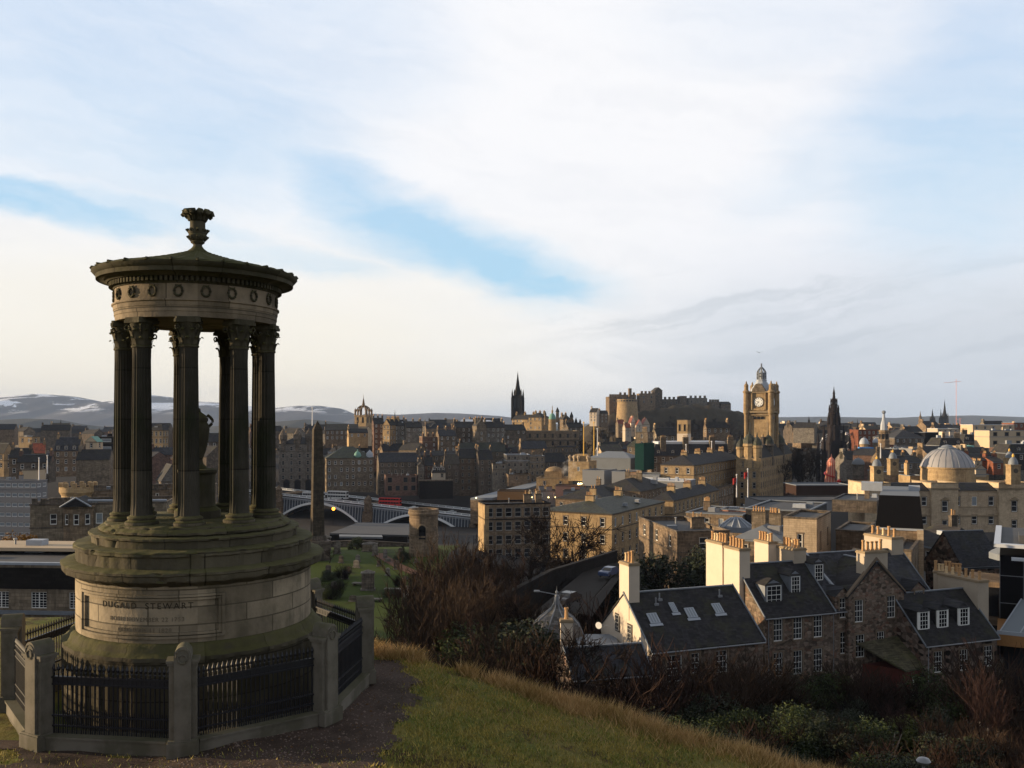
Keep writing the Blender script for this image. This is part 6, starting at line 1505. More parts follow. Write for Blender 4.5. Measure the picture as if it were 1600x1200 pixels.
for rz, x, y in ((0, -S/2, .15), (pi/2, -.15, S/2)):
    mb = MB(); mb.box(-2.6, 2.6, -.25, .2, Z(641), Z(637)-.3)
    mb.box(-3.2, -2.75, -.5, .3, Z(640), Z(614)); mb.box(2.75, 3.2, -.5, .3, Z(640), Z(614)); mb.build('clock_frame', M['st_gold'], th, (x, y, 0), rz)
    mb = MB(); n = 10; out = [(-2.9, Z(612)), (2.9, Z(612)), (2.7, Z(607))] + [(1.9*cos(pi*k/n), Z(604)+1.5*sin(pi*k/n)) for k in range(n+1)] + [(-2.7, Z(607))]
    L = len(out); mb.add([(a_, -.5, b) for a_, b in out]+[(a_, 1.4, b) for a_, b in out], [tuple(range(L)), tuple(range(2*L-1, L-1, -1))]+[(i, (i+1) % L, (i+1) % L+L, i+L) for i in range(L)]); mb.build('pediment', M['st_mid'], th, (x, y, 0), rz)
    for i in range(3): mb = MB(); mb.box(-2.3+i*1.7, -1.2+i*1.7, .1, .35-.0, Z(655), Z(650.5)); mb.build('window', M['glass_dark'], th, (x, y-.0 if rz == 0 else y, 0), rz)
    for i in (-1, 1): mb = MB(); mb.box(i*3.9-.45, i*3.9+.45, .12, .38, Z(690), Z(660)); mb.build('pilaster', M['cornice'], th, (x, y, 0), rz)
mb = MB()
c_ = (-S/2, S/2)
def q8(prof, n=8): m_ = MB(); m_.lathe([(r_, Z(y)) for r_, y in prof], n, c_[0], c_[1], a0=pi/8); return m_
q8(((4.9, 611), (4.4, 606), (2.9, 598), (2.2, 594.5), (2.4, 594), (2.4, 592.6), (1.9, 592.4), (1.8, 592))).build('lead_roof', M['lead_light'], th)
mb = MB()
for k in range(8):
    a = k*pi/4+pi/8; pts = []
    for t in range(10):
        u_ = t/9; r_ = 2.0*cos(u_*pi/2)**.55 if u_ < 1 else .1; y = 592 - 16*u_ if u_ < .55 else 583.2-(u_-.55)*24
        r_ = 2.0 if u_ < .5 else max(.15, 2.0*cos((u_-.5)/.5*pi/2)**.8); pts.append((c_[0]+r_*sin(a), c_[1]-r_*cos(a), Z(592-20*u_)))
    mb.tube(pts, .22, 4)
for y in (586.5, 582): mb.tube([(c_[0]+2.05*sin(2*pi*k/16), c_[1]-2.05*cos(2*pi*k/16), Z(y)) for k in range(17)], .2, 4)
mb.lathe([(1.0, Z(592)), (1.0, Z(584)), (.7, Z(580)), (.2, Z(575))], 8, c_[0], c_[1]); mb.lathe([(.3, Z(573)), (.5, Z(571.5)), (.15, Z(570.5)), (.45, Z(569)), (.2, Z(567.5)), (.45, Z(567)), (.04, Z(566))], 8, c_[0], c_[1]); mb.build('crown', M['lead'], th)
# flag poles
flat('flag_red', (.35,.03,.03), .8, .2, .2, 1)
for (px, yt, yb_, Y, lb, fl) in ((1151, 742, 777, 215, 'left white flagpole with a drooping red flag before the hotel', 1), (1168.5, 733, 777, 215, 'right white flagpole with a red flag before the hotel', 1), (488, 637, 665, 480, 'tall white flagpole rising behind the obelisk tip', 0), (912, 660, 712, 400, 'golden mast with a white lamp left of the castle', 0), (928, 660, 712, 400, 'second golden mast beside the flagpole', 0), (933.5, 670, 712, 398, 'white pole between the masts and the netting', 0), (1072, 695, 715, 400, 'white pole standing on the georgian block roof', 0), (1112, 690, 707, 400, 'thin pole on the terrace chimneys', 0), (1376, 694, 716, 310, 'white flagpole on the pavilion dome', 0), (61, 716, 750, 300, 'left thin pole over the office block', 0), (74, 712, 740, 300, 'right thin pole above the castellated turret', 0)):
    p = PX(px, yt, Y); h = (yb_-yt)/1400*Y; th = thing('flagpole', lb, 'pole', (p.x, p.y, p.z-h)); mb = MB(); mb.tube([(0, 0, 0), (0, 0, h)], [.2*Y/300, .12*Y/300], 6); mb.ball((0, 0, h), .28*Y/300, n=6); mb.build('pole', M['white_metal' if 'golden' not in lb else 'gilt'], th)
    if fl:
        f_ = MB(); n = 6
        vs = [(-.1-.16*i, .12*sin(i*1.4), h-.6-.05*i - j*(1.0+.12*i)) for i in range(n) for j in (0, 1)]; f_.add(vs, [(2*i, 2*i+2, 2*i+3, 2*i+1) for i in range(n-1)]); f_.build('flag', M['flag_red'], th)
# ------------------------------------------------------------------ gothic monument
p = PX(1303, 750, 613); th = thing('gothic_monument', 'black gothic rocket shaped monument with four buttress pinnacles', 'monument', (p.x, p.y, p.z-4), R(12)); f = .438
Z = lambda y: (750-y)*f + 4
flat('soot', (.022,.018,.019), .95, .1, .4, .3)
def pinn(mb, x, y, w, z0, z1, z2, n=6):
    mb.lathe([(w, z0), (w, z1), (w*1.25, z1+.3), (w*.8, z1+1.2), (.06, z2)], n, x, y)
mb = MB()
mb.prism([(-4.4, -4.4), (4.4, -4.4), (4.4, 4.4), (-4.4, 4.4)], Z(716), Z(688))
for s1 in (-1, 1):
    for s2 in (-1, 1):
        mb.prism([(s1*4.6-1.3, s2*4.6-1.3), (s1*4.6+1.3, s2*4.6-1.3), (s1*4.6+1.3, s2*4.6+1.3), (s1*4.6-1.3, s2*4.6+1.3)], 0, Z(690)); pinn(mb, s1*4.6, s2*4.6, .9, Z(690), Z(676), Z(662))
mb.build('arches', M['soot'], th)
for s1 in (-1, 1):
    for s2 in (-1, 1):
        m_ = MB(); x, y = s1*7.4, s2*7.4; m_.prism([(x-1.1, y-1.1), (x+1.1, y-1.1), (x+1.1, y+1.1), (x-1.1, y+1.1)], 0, Z(705)); pinn(m_, x, y, 1.0, Z(705), Z(694), Z(676))
        m_.tube([(x, y, Z(712)), (s1*5.4, s2*5.4, Z(700)), (s1*4.4, s2*4.4, Z(686))], .6, 4); m_.build('buttress', M['soot'], th)
mb = MB(); w = [(4.6, 688), (4.3, 684), (4.2, 668), (4.5, 667), (4.4, 664), (3.6, 662), (3.4, 648), (3.8, 647), (3.7, 645), (2.6, 643), (2.3, 635), (2.6, 634), (2.5, 633), (1.6, 631)]
mb.lathe([(r_, Z(y)) for r_, y in w], 8, a0=pi/8); mb.build('tower', M['soot'], th)
for yb_, r_, z1_, z2_, wp in ((664, 3.9, 656, 646, .55), (645, 3.2, 640, 632, .42), (633, 2.1, 628, 622, .3)):
    m_ = MB(); [pinn(m_, r_*sin(k*pi/4), r_*cos(k*pi/4), wp, Z(yb_+4), Z(z1_), Z(z2_), 5) for k in range(8)]; m_.lathe([(r_*.9, Z(yb_+3)), (r_*.9, Z(yb_))], 8); m_.build('pinnacles', M['soot'], th)
mb = MB(); mb.lathe([(1.5, Z(633)), (1.2, Z(630)), (1.7, Z(627)), (1.6, Z(624)), (1.0, Z(622)), (.75, Z(616)), (.9, Z(615)), (.35, Z(609)), (.03, Z(603.5))], 8); mb.build('spire', M['soot'], th)
# big wheel
p = PX(1310, 708, 650); th = thing('ferris_wheel', 'big white fairground wheel standing behind the gothic monument', 'wheel', p, R(10)); r0 = 35/1400*650
for nm, rr0, w in (('rim', r0, .22), ('inner_rim', r0*.93, .12)):
    mb = MB(); mb.tube([(rr0*cos(2*pi*k/48), 0, rr0*sin(2*pi*k/48)) for k in range(49)], w, 5, cap=False); mb.build(nm, M['white_metal'], th)
for k in range(16):
    a = 2*pi*k/16; mb = MB(); mb.tube([(.8*cos(a), 0, .8*sin(a)), (r0*cos(a), 0, r0*sin(a))], .15, 4); mb.build('spoke', M['white_metal'], th)
    m_ = MB(); m_.box(-.8, .8, -.8, .8, -2.1, -.4); m_.build('gondola', M['white_metal'], th, ((r0+.3)*cos(a), 0, (r0+.3)*sin(a)))
mb = MB(); mb.tube([(0, 0, 0), (-7, 0, -r0-2)], .3, 5); mb.tube([(0, 0, 0), (7, 0, -r0-2)], .3, 5); mb.lathe([(1.2, -.5), (1.2, .5)], 12); mb.build('stand', M['white_metal'], th)
# helter skelter
m, b = newmat('stripes'); x, y, z = sep(txc()); a_ = X.m('ARCTAN2', x, y); st_ = ss(X.m('SINE', a_*14), -.2, .2)
setc(b, mixc(st_, (.75, .42, .30), (.62, .13, .09)), .7, .2)
p = PX(1299, 754, 520); th = thing('helter_skelter', 'red and cream striped helter skelter slide tower lit by the sun', 'helter skelter', p, 0); f = .371; Z = lambda y: (754-y)*f
mb = MB(); mb.lathe([(10.5*f, 0), (9*f, Z(745)), (7.6*f, Z(734)), (6.6*f, Z(727)), (7.2*f, Z(726.5)), (6.8*f, Z(722)), (3*f, Z(716)), (1.0*f, Z(714.5)), (.9*f, Z(712)), (.05, Z(709))], 28); mb.build('tower', M['stripes'], th, smooth=True)
mb = MB(); pts = []
for k in range(40):
    t = k/39; a = t*2.6*pi+.6; r_ = (7.8+4.8*t)*f; pts.append((r_*sin(a), -r_*cos(a), Z(729)-(Z(729)-1.0)*t))
mb.tube(pts, .42, 5); mb.build('slide', M['red_paint'], th)
mb = MB(); mb.add([(1.5, 0, Z(727)), (1.5, 1.5, Z(727)), (11*f*1.6, 1.5, Z(736)), (11*f*1.6, 0, Z(736)), (1.5, 0, Z(724)), (1.5, 1.5, Z(724)), (11*f*1.6, 1.5, Z(735)), (11*f*1.6, 0, Z(735))], [(0,1,2,3),(4,5,6,7),(0,1,5,4),(1,2,6,5),(2,3,7,6),(3,0,4,7)]); mb.build('awning', M['pink_canvas'], th)
for (px, py, Y, mt, r_, lb) in ((1311, 752, 500, 'red_paint', 1.2, 'red balloon ball at the foot of the slide'), (1318.5, 749, 500, 'gilt', 1.4, 'yellow balloon ball right of the slide'), (1329.5, 759, 500, 'red_paint', 1.1, 'red balloon ball at the end of the brown hoarding')):
    p = PX(px, py, Y); mb = MB(); mb.ball((0, 0, 0), r_, n=8); mb.tube([(0, 0, -4), (0, 0, 0)], .12, 4); tag(mb.build('balloon', M[mt], loc=p, smooth=True), lb, 'balloon')
flat('hoard', (.035,.020,.016), .9, .1, .3, .5)
Bq('long brown hoarding box before the fairground', 'hoarding', 1243, 1244, 1330, 759, 330, 2, 'hoard', 'flat', rows=0, chim=0, yb=782, D=14, cornmat='lead', rmat='flat_roof_light', par=.1)
Bq('low pale decks and railings in front of the brown hoarding', 'building', 1186, 1188, 1352, 783, 290, 3, 'concrete', 'flat', rows=0, chim=0, yb=800, D=16, cornmat='flat_roof', par=.1)
# fair and dome bits right of the monument
def domelet(label, px, yt_, yb_, w, Y, mt='lead_light', dm='st_mid', n=16, ysp=None):
    f = Y/1400; p = PX(px, yb_, Y); H = (yb_-yt_)*f; r_ = w*f/2; hs = H*.45; th = thing('dome', label, 'dome', (p.x, p.y, p.z-3))
    mb = MB(); mb.lathe([(r_*.9, 0), (r_*.9, 3+hs), (r_*1.05, 3+hs+.1*r_), (r_*1.05, 3+hs+.2*r_)], n); mb.build('drum', M[dm], th)
    mb = MB(); q = H-hs-.2*r_; mb.lathe([(r_*cos(pi/2*k/7)+.02, 3+hs+.2*r_+q*.85*sin(pi/2*k/7)) for k in range(8)] + [(.12*r_, 3+hs+.2*r_+q*.9), (.02, 3+H)], n); mb.build('dome', M[mt], th, smooth=True); return th
domelet('white ribbed dome on a dark drum right of the gothic monument', 1341, 714, 738, 19, 420, 'flat_roof_light', 'st_dark')
domelet('left pale silver dome behind the wheel', 1350, 682, 706, 14, 560, 'lead_light', 'st_gold'); domelet('right small silver dome beside the turreted shop', 1368, 683, 700, 9, 560, 'lead_light', 'st_mid')
p = PX(1352, 712, 520); mb = MB(); mb.box(-3.6, 3.6, -2, 2, -5, 5); mb.box(-1.5, 4, -2.2, -2.05, 1, 5, 0); tag(mb.build('fair_ride', M['blue_paint'], loc=p), 'bright blue fairground ride beside the wheel', 'ride')
flat('dome_lead', (.27,.265,.28), .55, .4, .2, .4)
# ------------------------------------------------------------------ register house with its dome
rg, W_, D_, H_, _ = Bq('long pale classical archive building of pavilions and links', 'archive building', 1349, 1352, 1640, 767, 300, 1, 'st_pale', 'gable', rh=2.2, rows=2, sp=6.2, gap=5.4, ww=1.7, wh=3.0, chim=0, yb=832, D=11, style='sash', cornmat='cornice', top=2.0, rmat='slate', ov=.05, side=False)
f = 300/1400
for (a_, b_) in ((1349, 1390), (1455, 1498), (1563, 1612)):
    x0 = (a_-1352)*f*.985-W_/2; x1 = (b_-1352)*f*.985-W_/2; zt_ = H_+(767-755)*f
    pv = MB(); wall_face(pv, x1-x0, 0, zt_, [((x1-x0)/2-.95, H_-6.9, 1.9, 3.6), ((x1-x0)/2-.85, H_-12.8, 1.7, 3.0)], lambda u, z_, d: (x0+u, -1.2+d, z_))
    pv.box(x0, x0+.3, -1.0, 13, 0, zt_-.02); pv.box(x1-.3, x1, -1.0, 13, 0, zt_-.02); pv.box(x0+.3, x1-.3, 12.7, 13, 0, zt_-.02); pv.box(x0+.3, x1-.3, -.9, 12.7, zt_-1.4, zt_-1.0); o = pv.build('pavilion', M['st_pale'], rg)
    c_ = MB(); c_.box(x0-.35, x1+.35, -1.6, -1.21, zt_-2.0, zt_-1.5); c_.box(x0-.1, x1+.1, -1.35, -.9, zt_, zt_+.3); c_.box(x0-.1, x0+.3, -.9, 13, zt_, zt_+.3); c_.box(x1-.3, x1+.1, -.9, 13, zt_, zt_+.3); c_.build('parapet', M['cornice'], o)
    for zr, w, h in ((H_-6.9, 1.9, 3.6), (H_-12.8, 1.7, 3.0)): link('window', window_mesh(w, h, 'sash', True)[0], o, ((x0+x1)/2, -1.1, zr))
    c_ = MB(); c_.add([((x0+x1)/2-1.8, -1.5, H_-3.1), ((x0+x1)/2+1.8, -1.5, H_-3.1), ((x0+x1)/2, -1.5, H_-1.9), ((x0+x1)/2-1.8, -1.2, H_-3.1), ((x0+x1)/2+1.8, -1.2, H_-3.1), ((x0+x1)/2, -1.2, H_-1.9)], [(0,1,2), (3,5,4), (0,3,4,1), (1,4,5,2), (2,5,3,0)]); c_.build('pediment', M['cornice'], o)
mb = MB(); mb.box(-W_/2+.1, W_/2, -.35, -.003, H_-8.6, H_-8.2); mb.build('string_course', M['cornice'], rg)
f = 325/1400; p = PX(1480, 742, 335); th = thing('rotunda_dome', 'broad shallow lead dome on a golden drum behind the archive building', 'dome', (p.x, p.y, p.z-4)); f = 335/1400*.94
mb = MB(); mb.lathe([(41*f, 0), (41*f, 4+1*f), (40.5*f, 4+11*f), (42*f, 4+11.5*f), (42*f, 4+14*f)], 48); mb.build('drum', M['st_gold'], th, smooth=25)
mb = MB(); mb.lathe([(41.5*f, 4+14*f), (40.5*f, 4+17*f), (37*f, 4+25*f), (31*f, 4+33*f), (23*f, 4+39.5*f), (14.5*f, 4+43*f)], 48); dm_ = mb.build('dome', M['dome_lead'], th, smooth=True)
for k in range(24):
    a = 2*pi*k/24; mb = MB(); mb.tube([((r_+.1)*f*sin(a), -(r_+.1)*f*cos(a), 4+z_*f) for r_, z_ in ((41.5, 14), (40.5, 17), (37, 25), (31, 33), (23, 39.5), (14.5, 43))], .11, 4); mb.build('rib', M['lead'], dm_)
mb = MB(); mb.lathe([(14.5*f, 4+42.5*f), (14*f, 4+45*f), (10*f, 4+46*f), (7*f, 4+49*f), (.1, 4+50.5*f)], 24); mb.build('skylight', M['lead'], th)
for (px, yt_, yb_, w, Y, lb) in ((1370, 712, 752, 15, 296, 'left front cupola turret with a gilt tip and round clock'), (1395, 702, 738, 13, 335, 'left rear cupola turret with a gilt tip'), (1577, 700, 738, 12, 335, 'right rear cupola turret of the archive building'), (1583, 708, 752, 15, 296, 'right front cupola turret with a gilt tip')):
    f = Y/1400; p = PX(px, yb_, Y); H = (yb_-yt_)*f; th = thing('cupola', lb, 'cupola', (p.x, p.y, p.z-1)); s_ = w*f/2
    mb = MB(); mb.box(-s_, s_, -s_, s_, 0, 1+H*.56); mb.box(-s_*1.12, s_*1.12, -s_*1.12, s_*1.12, 1+H*.56, 1+H*.60); mb.build('tower', M['st_gold'], th)
    mb = MB(); mb.lathe([(s_*.95, 1+H*.60), (s_*.9, 1+H*.68), (s_*.7, 1+H*.78), (s_*.35, 1+H*.85), (s_*.15, 1+H*.87)], 12); mb.build('dome', M['lead'], th, smooth=True)
    mb = MB(); mb.lathe([(s_*.2, 1+H*.86), (s_*.28, 1+H*.92), (s_*.1, 1+H*.96), (.03, 1+H)], 8); mb.build('finial', M['gilt'], th)
    mb = MB(); n = 14; mb.add([(s_*.5*cos(2*pi*k/n), -s_-.05, 1+H*.38+s_*.5*sin(2*pi*k/n)) for k in range(n)], [tuple(range(n))]); mb.build('roundel', M['cornice_dark'], th)
# shop turret with the metal spire
p = PX(1381, 705, 520); f = 520/1400; th = thing('shop_turret', 'corner shop turret rising to a pale metal spire with an open globe', 'turret', (p.x, p.y, p.z-6), R(-10)); Z = lambda y: (705-y)*f+6
mb = MB(); mb.lathe([(8.5*f, 0), (8.5*f, Z(690)), (9.2*f, Z(689.5)), (8*f, Z(687)), (7*f, Z(676)), (7.6*f, Z(675)), (7.6*f, Z(672))], 8); mb.build('wall', M['st_brown'], th)
for k in range(8): a = k*pi/4+pi/8; m_ = MB(); m_.box(-.8, .8, -7.3*f, -7.0*f, Z(687), Z(678)); m_.build('window', M['glass_dark'], th, None, a)
mb = MB(); mb.lathe([(5.4*f, Z(672)), (5*f, Z(664)), (2.8*f, Z(656)), (1.9*f, Z(650)), (1.6*f, Z(647))], 8); mb.build('spire', M['lead_light'], th)
mb = MB(); mb.lathe([(2.8*f*sin(pi*k/6)+.1, Z(647)+(1-cos(pi*k/6))*2.9*f) for k in range(7)], 6); mb.build('globe', M['lead'], th)
# ------------------------------------------------------------------ right hand far town
FR = [
 ('long red sandstone building with a white dormered roof line', 1338, 1341, 1396, 672, 640, 4, 'st_red', 'flat', 4, dict(yb=705, gap=3.2, cornmat='st_red')),
 ('dark glazed station style building with a curved grey roof', 1396, 1398, 1446, 684, 560, 3, 'st_dark', 'hip', 1, dict(yb=695, rmat='slate_blue', rh=5, D=30)),
 ('dark blank cube attached to the curved roof building', 1444, 1446, 1466, 676, 560, 3, 'black_clad', 'flat', 0, dict(yb=695)),
 ('block with a bright white top floor sign band', 1462, 1465, 1498, 670, 620, 3, 'harl_grey', 'flat', 1, dict(yb=684, cornmat='white_roof')),
 ('bright cream square box beside the white top floor', 1482, 1484, 1497, 675, 600, 3, 'harl', 'flat', 0, dict(yb=684)),
 ('slate mansard with two round white dormers behind the rotunda dome', 1466, 1468, 1508, 696, 480, 3, 'st_mid', 'mansard', 1, dict(yb=715, rh=4, dorm=2)),
 ('dark roof with three small dormers left of the beige tower block', 1504, 1506, 1544, 690, 500, 3, 'st_dark', 'mansard', 1, dict(yb=705, rh=4, dorm=3)),
 ('long beige flat block with a white upper floor on the skyline', 1518, 1520, 1585, 664, 560, 3, 'beige', 'flat', 1, dict(yb=680, cornmat='white_roof', gap=5)),
 ('beige office block with dark square windows at the right', 1542, 1546, 1600, 673, 470, 3, 'beige', 'flat', 3, dict(yb=700, gap=6, ww=2, wh=1.8, style='stone', sp=4.5)),
 ('red brown roofed block touching the right edge', 1582, 1584, 1640, 661, 620, 3, 'st_red', 'flat', 1, dict(yb=677)),
 ('teal copper clad box among the right hand roofs', 1507, 1508, 1522, 697, 450, 3, 'teal', 'flat', 0, dict(yb=712, cornmat='teal', D=8)),
 ('black slate roof with a round white window at the right edge', 1574, 1577, 1640, 708, 400, 3, 'slate', 'mansard', 1, dict(yb=735, rh=4, dorm=2)),
 ('red brick house behind the white summer house', 1520, 1522, 1552, 718, 385, 3, 'st_red', 'gable', 1, dict(yb=740, rh=2)),
 ('second red brick house nearer the cupolas', 1550, 1552, 1570, 722, 380, 3, 'st_red', 'gable', 1, dict(yb=742, rh=2)),
 ('little white pedimented summer house on the roofs', 1523, 1525, 1541, 733, 345, 3, 'harl_grey', 'gabley', 1, dict(yb=745, D=5, rh=1.6)),
 ('black painted shop block with a white parapet row', 1400, 1402, 1424, 702, 480, 3, 'st_black', 'flat', 1, dict(yb=715)),
 ('broad grey concrete block with a blank front', 1422, 1425, 1462, 702, 460, 3, 'concrete', 'flat', 0, dict(yb=718)),
 ('long dark shop roof with a row of pale chimney pots', 1400, 1404, 1442, 722, 400, 3, 'st_dark', 'gable', 1, dict(yb=742, pots=8, chim=3, rh=2.5)),
 ('silver roofed low hall behind the archive building', 1378, 1380, 1414, 738, 360, 3, 'st_mid', 'flat', 0, dict(yb=755, rmat='lead_light')),
 ('gold chimneyed low block left of the rotunda', 1420, 1422, 1444, 744, 350, 3, 'st_gold', 'flat', 0, dict(yb=756, chim=1)),
 ('low block with orange pots right of the rotunda', 1516, 1518, 1545, 742, 345, 3, 'st_gold', 'flat', 0, dict(yb=756, chim=1, pots=9, cd=.9, cw=4.5)),
 ('long pale gallery of columns beneath the far hills', 1236, 1240, 1292, 681, 900, 2, 'st_gold', 'flat', 1, dict(yb=690, gap=4, ww=1.6, wh=4, style='stone', top=1.2)),
 ('twin pale tower blocks far behind the hotel', 1224, 1226, 1240, 658, 1500, 2, 'harl', 'flat', 3, dict(yb=668)),
 ('white slab block on the plain beside the gothic monument', 1282, 1284, 1293, 659, 1600, 2, 'harl', 'flat', 1, dict(yb=667)),
 ('brown terrace running toward the shopping street trees', 1228, 1230, 1262, 690, 800, 2, 'st_brown', 'gable', 2, dict(yb=705, rh=4)),
]
for lb, xl, xc, xr, yt, Y, yaw, mt, rf, rows, ex in FR:
    kw = dict(chim=0 if rf in ('flat', 'mansard') else 2, D=14, par=.3, cornmat='lead', top=.9, sp=3.8, gap=3.6, rh=4, pots=4, style='sash', side=False, ww=1.3, wh=1.9); kw.update(ex)
    Bq(lb, 'building', xl, xc, xr, yt, Y, yaw=yaw, mat=mt, roof=rf, rows=rows, **kw)
# cranes
for (px, yt_, yb_, Y, lb) in ((1494, 592, 668, 1700, 'hair thin distant crane mast above the right hand roofs'), (1500, 653, 680, 900, 'small pinkish crane among the right hand roofs')):
    p = PX(px, yb_, Y); H = (yb_-yt_)/1400*Y; th = thing('crane', lb, 'crane', p); mb = MB(); mb.tube([(0, 0, 0), (0, 0, H)], Y/1400*.28, 4); mb.build('mast', M['pink_canvas'], th); mb = MB(); mb.tube([(-H*.25, 0, H*.92), (H*.1, 0, H*.95)], Y/1400*.25, 4); mb.build('jib', M['pink_canvas'], th)
# ------------------------------------------------------------------ castle on its rock
m, b = newmat('crag'); t = txc(); c = mixc(noise(t, .05, 7, .7), (.018,.016,.012), (.075,.060,.040)); setc(b, c, .95, .1)
RP = ((905, 690), (925, 668), (940, 655), (952, 646), (1000, 645), (1035, 640), (1070, 634), (1105, 634), (1130, 640), (1150, 644), (1170, 648), (1205, 660), (1240, 672), (1260, 690))
rk_x = [PX(px, 0, 1130).x for px in np.linspace(900, 1262, 90)]; rk_y = list(np.linspace(1060, 1330, 40))
def rockz(x, y):
    px = 800+1400*x/1130; top = (655-interp(px, RP))/1400*1130
    t_ = (y-1060)/70 if y < 1130 else (1330-y)/120
    b_ = ground(x, y)-4; s_ = sm(t_)**.6 if t_ > 0 else 0
    return b_ + (top-b_)*min(1, s_) + (7*sin(x*.21)*sin(y*.17) + 5*sin(x*.09+y*.3) + 4*sin(x*.47+y*.11))*(1-.75*s_)*(s_ > 0)
tag(link('castle_rock', grid_mesh(rk_x, rk_y, rockz, 'castle_rock', [M['crag']])), kind='structure')
CS = [
 ('palace block with small corner turrets at the left end of the castle', 948, 952, 968, 620, 1120, 10, 'st_brown', 3, dict(yb=652)),
 ('tall castle hall behind the curved battery', 962, 966, 994, 617, 1150, 8, 'st_brown', 2, dict(yb=640)),
 ('square chimney like flag tower on the castle', 981, 983, 987, 607, 1145, 8, 'st_brown', 0, dict(yb=620, D=5)),
 ('long castle barrack range right of the palace', 997, 1000, 1024, 615, 1150, 8, 'st_brown', 2, dict(yb=645)),
 ('dark pointed castle chapel block, highest part of the right half', 1021, 1023, 1035, 610, 1160, 8, 'st_dark', 1, dict(yb=645, roof='gabley', rh=4)),
 ('low castle curtain wall stepping along the ridge', 1033, 1036, 1070, 624, 1170, 6, 'st_dark', 1, dict(yb=645)),
 ('square gun tower in the middle of the ridge wall', 1062, 1064, 1073, 619, 1165, 6, 'st_dark', 0, dict(yb=645)),
 ('flat roofed castle hospital block on the ridge', 1072, 1076, 1105, 622, 1170, 6, 'st_grey', 2, dict(yb=645)),
 ('last low castle building before the ridge falls away', 1104, 1108, 1124, 628, 1170, 6, 'st_dark', 1, dict(yb=645)),
 ('outlying dark lodge at the right end of the castle ridge', 1124, 1127, 1142, 631, 1170, 6, 'st_dark', 1, dict(yb=645, roof='gable', rh=3)),
]
for lb, xl, xc, xr, yt, Y, yaw, mt, rows, ex in CS:
    kw = dict(chim=0, D=16, par=.6, cornmat=mt, top=3, sp=6, gap=7, ww=1.8, wh=3, roof='flat', style='dim', side=False); kw.update(ex)
    th, W_, D_, H_, _ = Bq(lb, 'castle', xl, xc, xr, yt, Y, yaw=yaw, mat=mt, rows=rows, name='castle_building', **kw)
    if kw['roof'] == 'flat' and W_ > 9: crenels(th, -W_/2, W_/2, -.1, H_+.28, max(4, int(W_/5)), mt, 2.8, 3.0, 1.5)
p = PX(980, 655, 1105); f = 1105/1400; th = thing('castle_battery', 'great curved castle battery glowing orange in the sun', 'castle', (p.x, p.y, p.z-4)); mb = MB(); mb.lathe([(17.5*f, 0), (15.5*f, 4+26*f), (16*f, 4+26.5*f), (16*f, 4+31*f), (14*f, 4+31*f), (14*f, 4+28*f)], 32); mb.build('wall', M['st_gold'], th, smooth=25)
for k in range(10): a = -1.3+k*.29; m_ = MB(); m_.box(-1.2, 1.2, -16.05*f, -15.6*f, 4+27.5*f, 4+29.6*f); m_.build('gun_port', M['glass_dark'], th, None, a)
for (xl, xc, xr, yt, Y, rh, mt, rm, lb) in ((921, 932, 937, 644, 900, 4, 'harl', 'slate', 'white gabled house at the left foot of the castle'), (936, 938, 950, 646, 905, 3, 'st_brown', 'slate', 'brown villa beside the white gabled house'), (964, 966, 976, 662, 880, 4, 'st_mid', 'tile_red', 'left red roofed house under the battery'), (983, 986, 993, 660, 870, 6, 'harl', 'tile_red', 'white turreted house with a red roof under the castle'), (993, 995, 1004, 664, 865, 5, 'harl', 'tile_red', 'second white red roofed house under the castle'), (1003, 1005, 1015, 663, 870, 6, 'harl_grey', 'tile_red', 'third pale house with tall gable under the castle'), (975, 977, 986, 668, 860, 4, 'harl_grey', 'tile_red', 'low pale house fronting the red roofed group')):
    Bq(lb, 'house', xl, xc, xr, yt, Y, yaw=10 if xc-xl < 6 else GRID, mat=mt, roof='gabley' if rh > 4 else 'gable', rh=rh, rows=3, sp=3.2, gap=3.5, chim=1, pots=3, rmat=rm, yb=yt+22, D=9, side=False, ww=1.1, wh=1.7)
# ------------------------------------------------------------------ far hills
m, b = newmat('hill_snow'); t = txc(); x, y, z = sep(t)
c = mixc(noise(t, .0009, 8, .7), (.022,.022,.030), (.085,.075,.075))
sn = ss(noise(comb(x*.0036, y*.0016, z*.018), 1.0, 7, .62, .6), .505, .575)*ss(z, 30, 120)
c = mixc(sn, c, (.85,.88,.95)); setc(b, c, .95, .1)
m, b = newmat('hill_dark'); t = txc(); c = mixc(noise(t, .002, 8, .7), (.022,.024,.018), (.060,.055,.040)); c = mixc(ss(noise(t, .012, 6, .8), .66, .74)*.6, c, (.45,.42,.38)); setc(b, c, .95, .1)
def ridge(name, prof, Y, dep, mat, seed, amp=.04, kind='structure'):
    rs = np.random.RandomState(seed); n = 260; pxs = np.linspace(prof[0][0], prof[-1][0], n); xs_ = [(px-800)/1400*Y for px in pxs]; ys_ = [Y-dep+dep*2*i/36 for i in range(37)]
    ph = rs.rand(14)*6
    def fz(x, y):
        px = 800+1400*x/Y; top = (655-interp(px, prof))/1400*Y; g = ground(x, y)-15; t = 1-abs(y-Y)/dep; s_ = sm(t)
        nz = sum(sin(x*(.0008*(k+1))+ph[k])*sin(y*(.0011*(k+1))+ph[k+5]) for k in range(7))/7
        fold = abs(sin(x*.0026+y*.0009+ph[3]))*.55+abs(sin(x*.0061-y*.0012+ph[4]))*.4
        return g + (top-g)*max(0, min(1.0, s_*(1 - (1-s_)*.6*fold) + (1-s_)*s_*nz*.6))
    tag(link(name, grid_mesh(xs_, ys_, fz, name, [M[mat]])), kind=kind)
